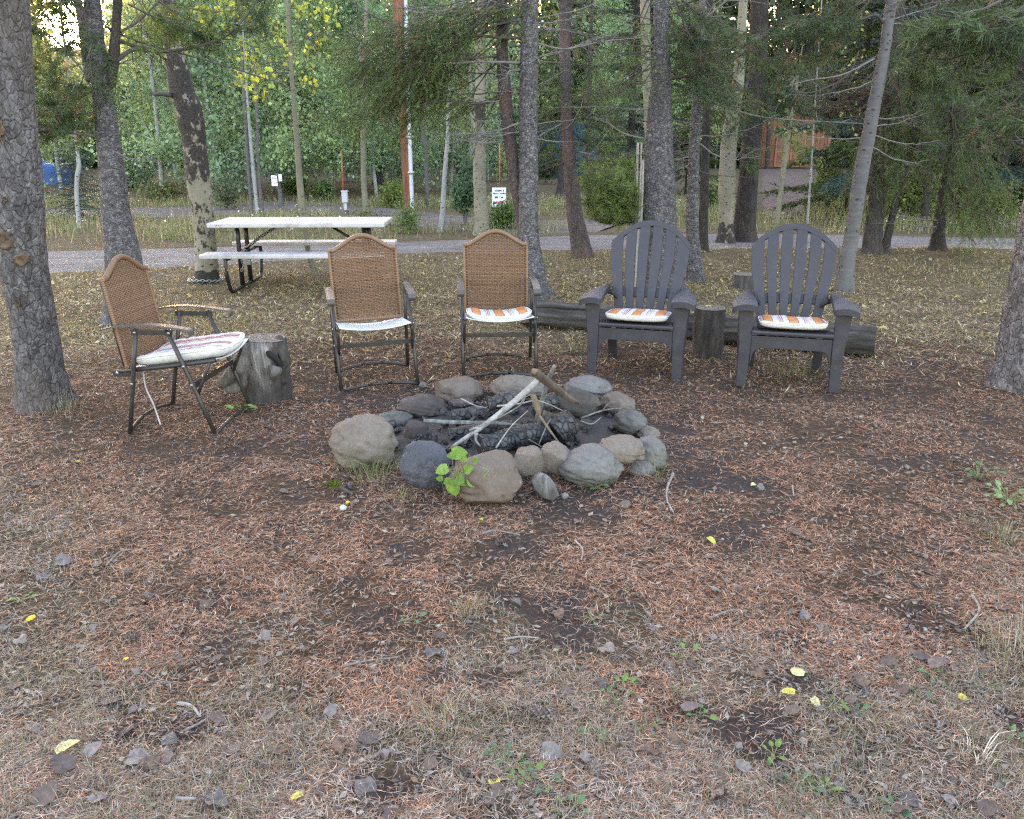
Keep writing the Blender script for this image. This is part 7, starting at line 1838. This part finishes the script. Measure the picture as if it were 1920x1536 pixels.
def crumbs():
    g = Geo(); n = 20000; x, y = sample_view(n, 1.25, 10, 1.6); s = soil_mask(x, y); k = clear(x, y) & (rng.random(n) < .9 - .55 * s); x = x[k]; y = y[k]; n = len(x)
    L = rng.uniform(.005, .017, n) * (1 + .10 * (y - 2).clip(0)); a = rng.random(n) * 6.28; d = np.stack([np.cos(a), np.sin(a), rng.normal(0, .2, n)], 1); q_ = np.stack([-np.sin(a), np.cos(a), rng.normal(0, .2, n)], 1) * rng.uniform(.3, .8, (n, 1)); c = np.stack([x, y, terrain(x, y) + .006 + rng.random(n) * .008], 1); l = L[:, None]
    V = np.stack([c - d * l, c - q_ * l, c + d * l * .9, c + q_ * l * .8], 1).reshape(-1, 3); cc = np.array([(.09, .075, .068), (.06, .046, .04), (.13, .112, .10), (.15, .09, .055), (.19, .16, .13), (.05, .038, .032)])[rng.integers(0, 6, n)] * (.7 + .5 * rng.random((n, 1)))
    g.add(V, np.arange(n * 4).reshape(-1, 4), np.repeat(cc, 4, 0)); tag(g.build('leaf_crumbs', M['deadleaf'], smooth=False), kind='stuff')
    g = Geo(); n = 3400; x = rng.uniform(-6.5, 8, n); y = rng.uniform(6.2, 11.5, n); k = rng.random(n) < .25 + .75 * sstep(7, 9, y) * sstep(.40, .6, fbm(x, y, 12)); x = x[k]; y = y[k]; n = len(x); a = rng.random(n) * 6.28; L = rng.uniform(.014, .028, n)[:, None]
    d = np.stack([np.cos(a), np.sin(a), rng.normal(0, .3, n)], 1); q_ = np.stack([-np.sin(a), np.cos(a), rng.normal(0, .3, n)], 1) * .8; c = np.stack([x, y, terrain(x, y) + .02], 1); V = np.stack([c - d * L, c - q_ * L, c + d * L, c + q_ * L], 1).reshape(-1, 3)
    cc = np.array([(.50, .42, .10), (.42, .33, .07), (.46, .42, .26), (.24, .20, .16), (.17, .15, .14), (.40, .37, .28)])[rng.integers(0, 6, n)]; g.add(V, np.arange(n * 4).reshape(-1, 4), np.repeat(cc, 4, 0)); tag(g.build('fallen_leaves', M['leaf'], smooth=False), kind='stuff')
    g = Geo(); n = 2400; x, y = sample_view(n, 1.3, 6, 1.8); px = gp(1690, 1220)[:2]; m_ = rng.random(n) < .35; x = np.where(m_, px[0] + rng.normal(0, .28, n), x); y = np.where(m_, px[1] + rng.normal(0, .16, n), y); k = clear(x, y); x = x[k]; y = y[k]
    oct_ = np.array([(1, 0, 0), (0, 1, 0), (-1, 0, 0), (0, -1, 0), (0, 0, .8), (0, 0, -.8), (.7, .7, .3), (-.7, .6, .3)])[:6]; fc = np.array([[0, 1, 4], [1, 2, 4], [2, 3, 4], [3, 0, 4], [1, 0, 5], [2, 1, 5], [3, 2, 5], [0, 3, 5]])
    for xx, yy, s_ in zip(x, y, rng.uniform(.003, .009, len(x))):
        V = oct_ * s_ * rng.uniform(.6, 1.3, 3); a = rng.random() * 6; V = V @ np.array([[math.cos(a), math.sin(a), 0], [-math.sin(a), math.cos(a), 0], [0, 0, 1]]); g.add(V + (xx, yy, 0), fc, np.array([(.13, .125, .12), (.18, .17, .16), (.10, .09, .085)])[int(rng.integers(0, 3))])
    v = np.concatenate(g.v); v[:, 2] += terrain(v[:, 0], v[:, 1]) + .005; g.v = [v]; g.c = [np.concatenate(g.c)]; tag(g.build('gravel_bits', M['litter'], smooth=True), kind='stuff')
crumbs()

def cone(label, px, py, s, rz, seed):
    b = gt(px, py); t = thing('pine_cone', label, 'pine cone', (b[0], b[1], b[2] + s * .42), rz, None); g = Geo(); n = 70; r = np.random.default_rng(seed)
    for i in range(n):
        f = i / n; a = i * 2.39996; rad = s * .42 * math.sin(math.pi * (f * .9 + .08)) ** .7; x = (f - .5) * s * 1.5; c = np.array([x, math.cos(a) * rad, math.sin(a) * rad]); nr = np.array([.35, math.cos(a), math.sin(a)]); tn = np.array([0, -math.sin(a), math.cos(a)]); w = s * .13
        g.add([c - tn * w - nr * w * .3, c + tn * w - nr * w * .3, c + nr * w * .9 + (w * .9, 0, 0), c - nr * .4 * w + (w * .2, 0, 0)], [[0, 1, 2], [1, 3, 2], [3, 0, 2]], np.array([.13, .10, .085]) * (.6 + .8 * r.random()))
    add_tube(g, np.array([(-s * .7, 0, 0), (0, 0, 0), (s * .7, 0, 0)]), np.array([s * .15, s * .33, s * .1]), 8, np.array([.06, .045, .04])); tag(g.build('scales', M['deadleaf'], t, smooth=False), kind='stuff'); return t
for i, (px, py, s, lab) in enumerate([(250, 1200, .034, 'grey pine cone beside a dead leaf in the left foreground'), (238, 1077, .03, 'dark pine cone in the left foreground grass'), (280, 1122, .026, 'small pine cone above a dead leaf on the left'), (940, 1020, .034, 'dark pine cone in front of the fire ring centre'), (823, 1056, .03, 'pale pine cone by the bare soil in front of the ring'), (1447, 1466, .036, 'grey pine cone in the right foreground'), (1115, 1450, .036, 'grey pine cone amid weeds at the bottom right of centre'), (1020, 1352, .05, 'long brown spruce cone on the litter below the ring'), (1592, 922, .034, 'pine cone on the needles at the right'), (870, 1455, .03, 'greyish pine cone by dead leaves at the bottom centre'), (1380, 1110, .03, 'tan pine cone right of the soil patch'), (1855, 1405, .034, 'pine cone near the bleached grass spray')]):
    cone(lab, px, py, s, i * 1.3, i)
for i, (pts, r0, m_, lab) in enumerate([([(1262, 892), (1252, 915), (1250, 940), (1262, 965)], .006, 'twig_pale', 'crooked pale stick lying right of the fire ring'), ([(905, 1005), (930, 1000), (975, 1008)], .005, 'twig', 'thin dark stick in front of the brown boulder'), ([(1078, 1018), (1092, 1035), (1090, 1055)], .004, 'twig_pale', 'little curved pale twig below the ring'), ([(1485, 915), (1488, 935)], .004, 'twig_pale', 'short white twig on the right needles'),
        ([(1330, 1165), (1370, 1150), (1400, 1152)], .004, 'twig', 'thin grey stick beside the right soil patch'), ([(1822, 1122), (1835, 1150), (1808, 1185)], .005, 'twig_pale', 'bent pale twig in the right grass'), ([(330, 1505), (372, 1505)], .006, 'twig_pale', 'short bleached stick at the bottom left'), ([(335, 1325), (360, 1330), (377, 1350)], .006, 'twig_pale', 'forked tan twig in the left foreground'), ([(200, 1065), (225, 1040), (250, 1035)], .004, 'twig', 'thin dark twig beside the grey left leaf'), ([(340, 1380), (380, 1360), (400, 1345)], .004, 'twig', 'long dark stalk among dead leaves on the left'), ([(945, 1205), (975, 1200), (1010, 1202)], .004, 'twig_pale', 'pale stick at the lower edge of the central soil patch'), ([(645, 1255), (690, 1245), (750, 1238)], .004, 'twig', 'thin twig left of the central soil patch')]):
    pp = []
    for px, py in pts: q_ = gt(px, py); q_[2] += .012; pp.append(q_)
    stick('fallen_twig', lab, 'twig', pp, np.linspace(r0, r0 * .6, len(pp)), M[m_], (), 80 + i, 7)
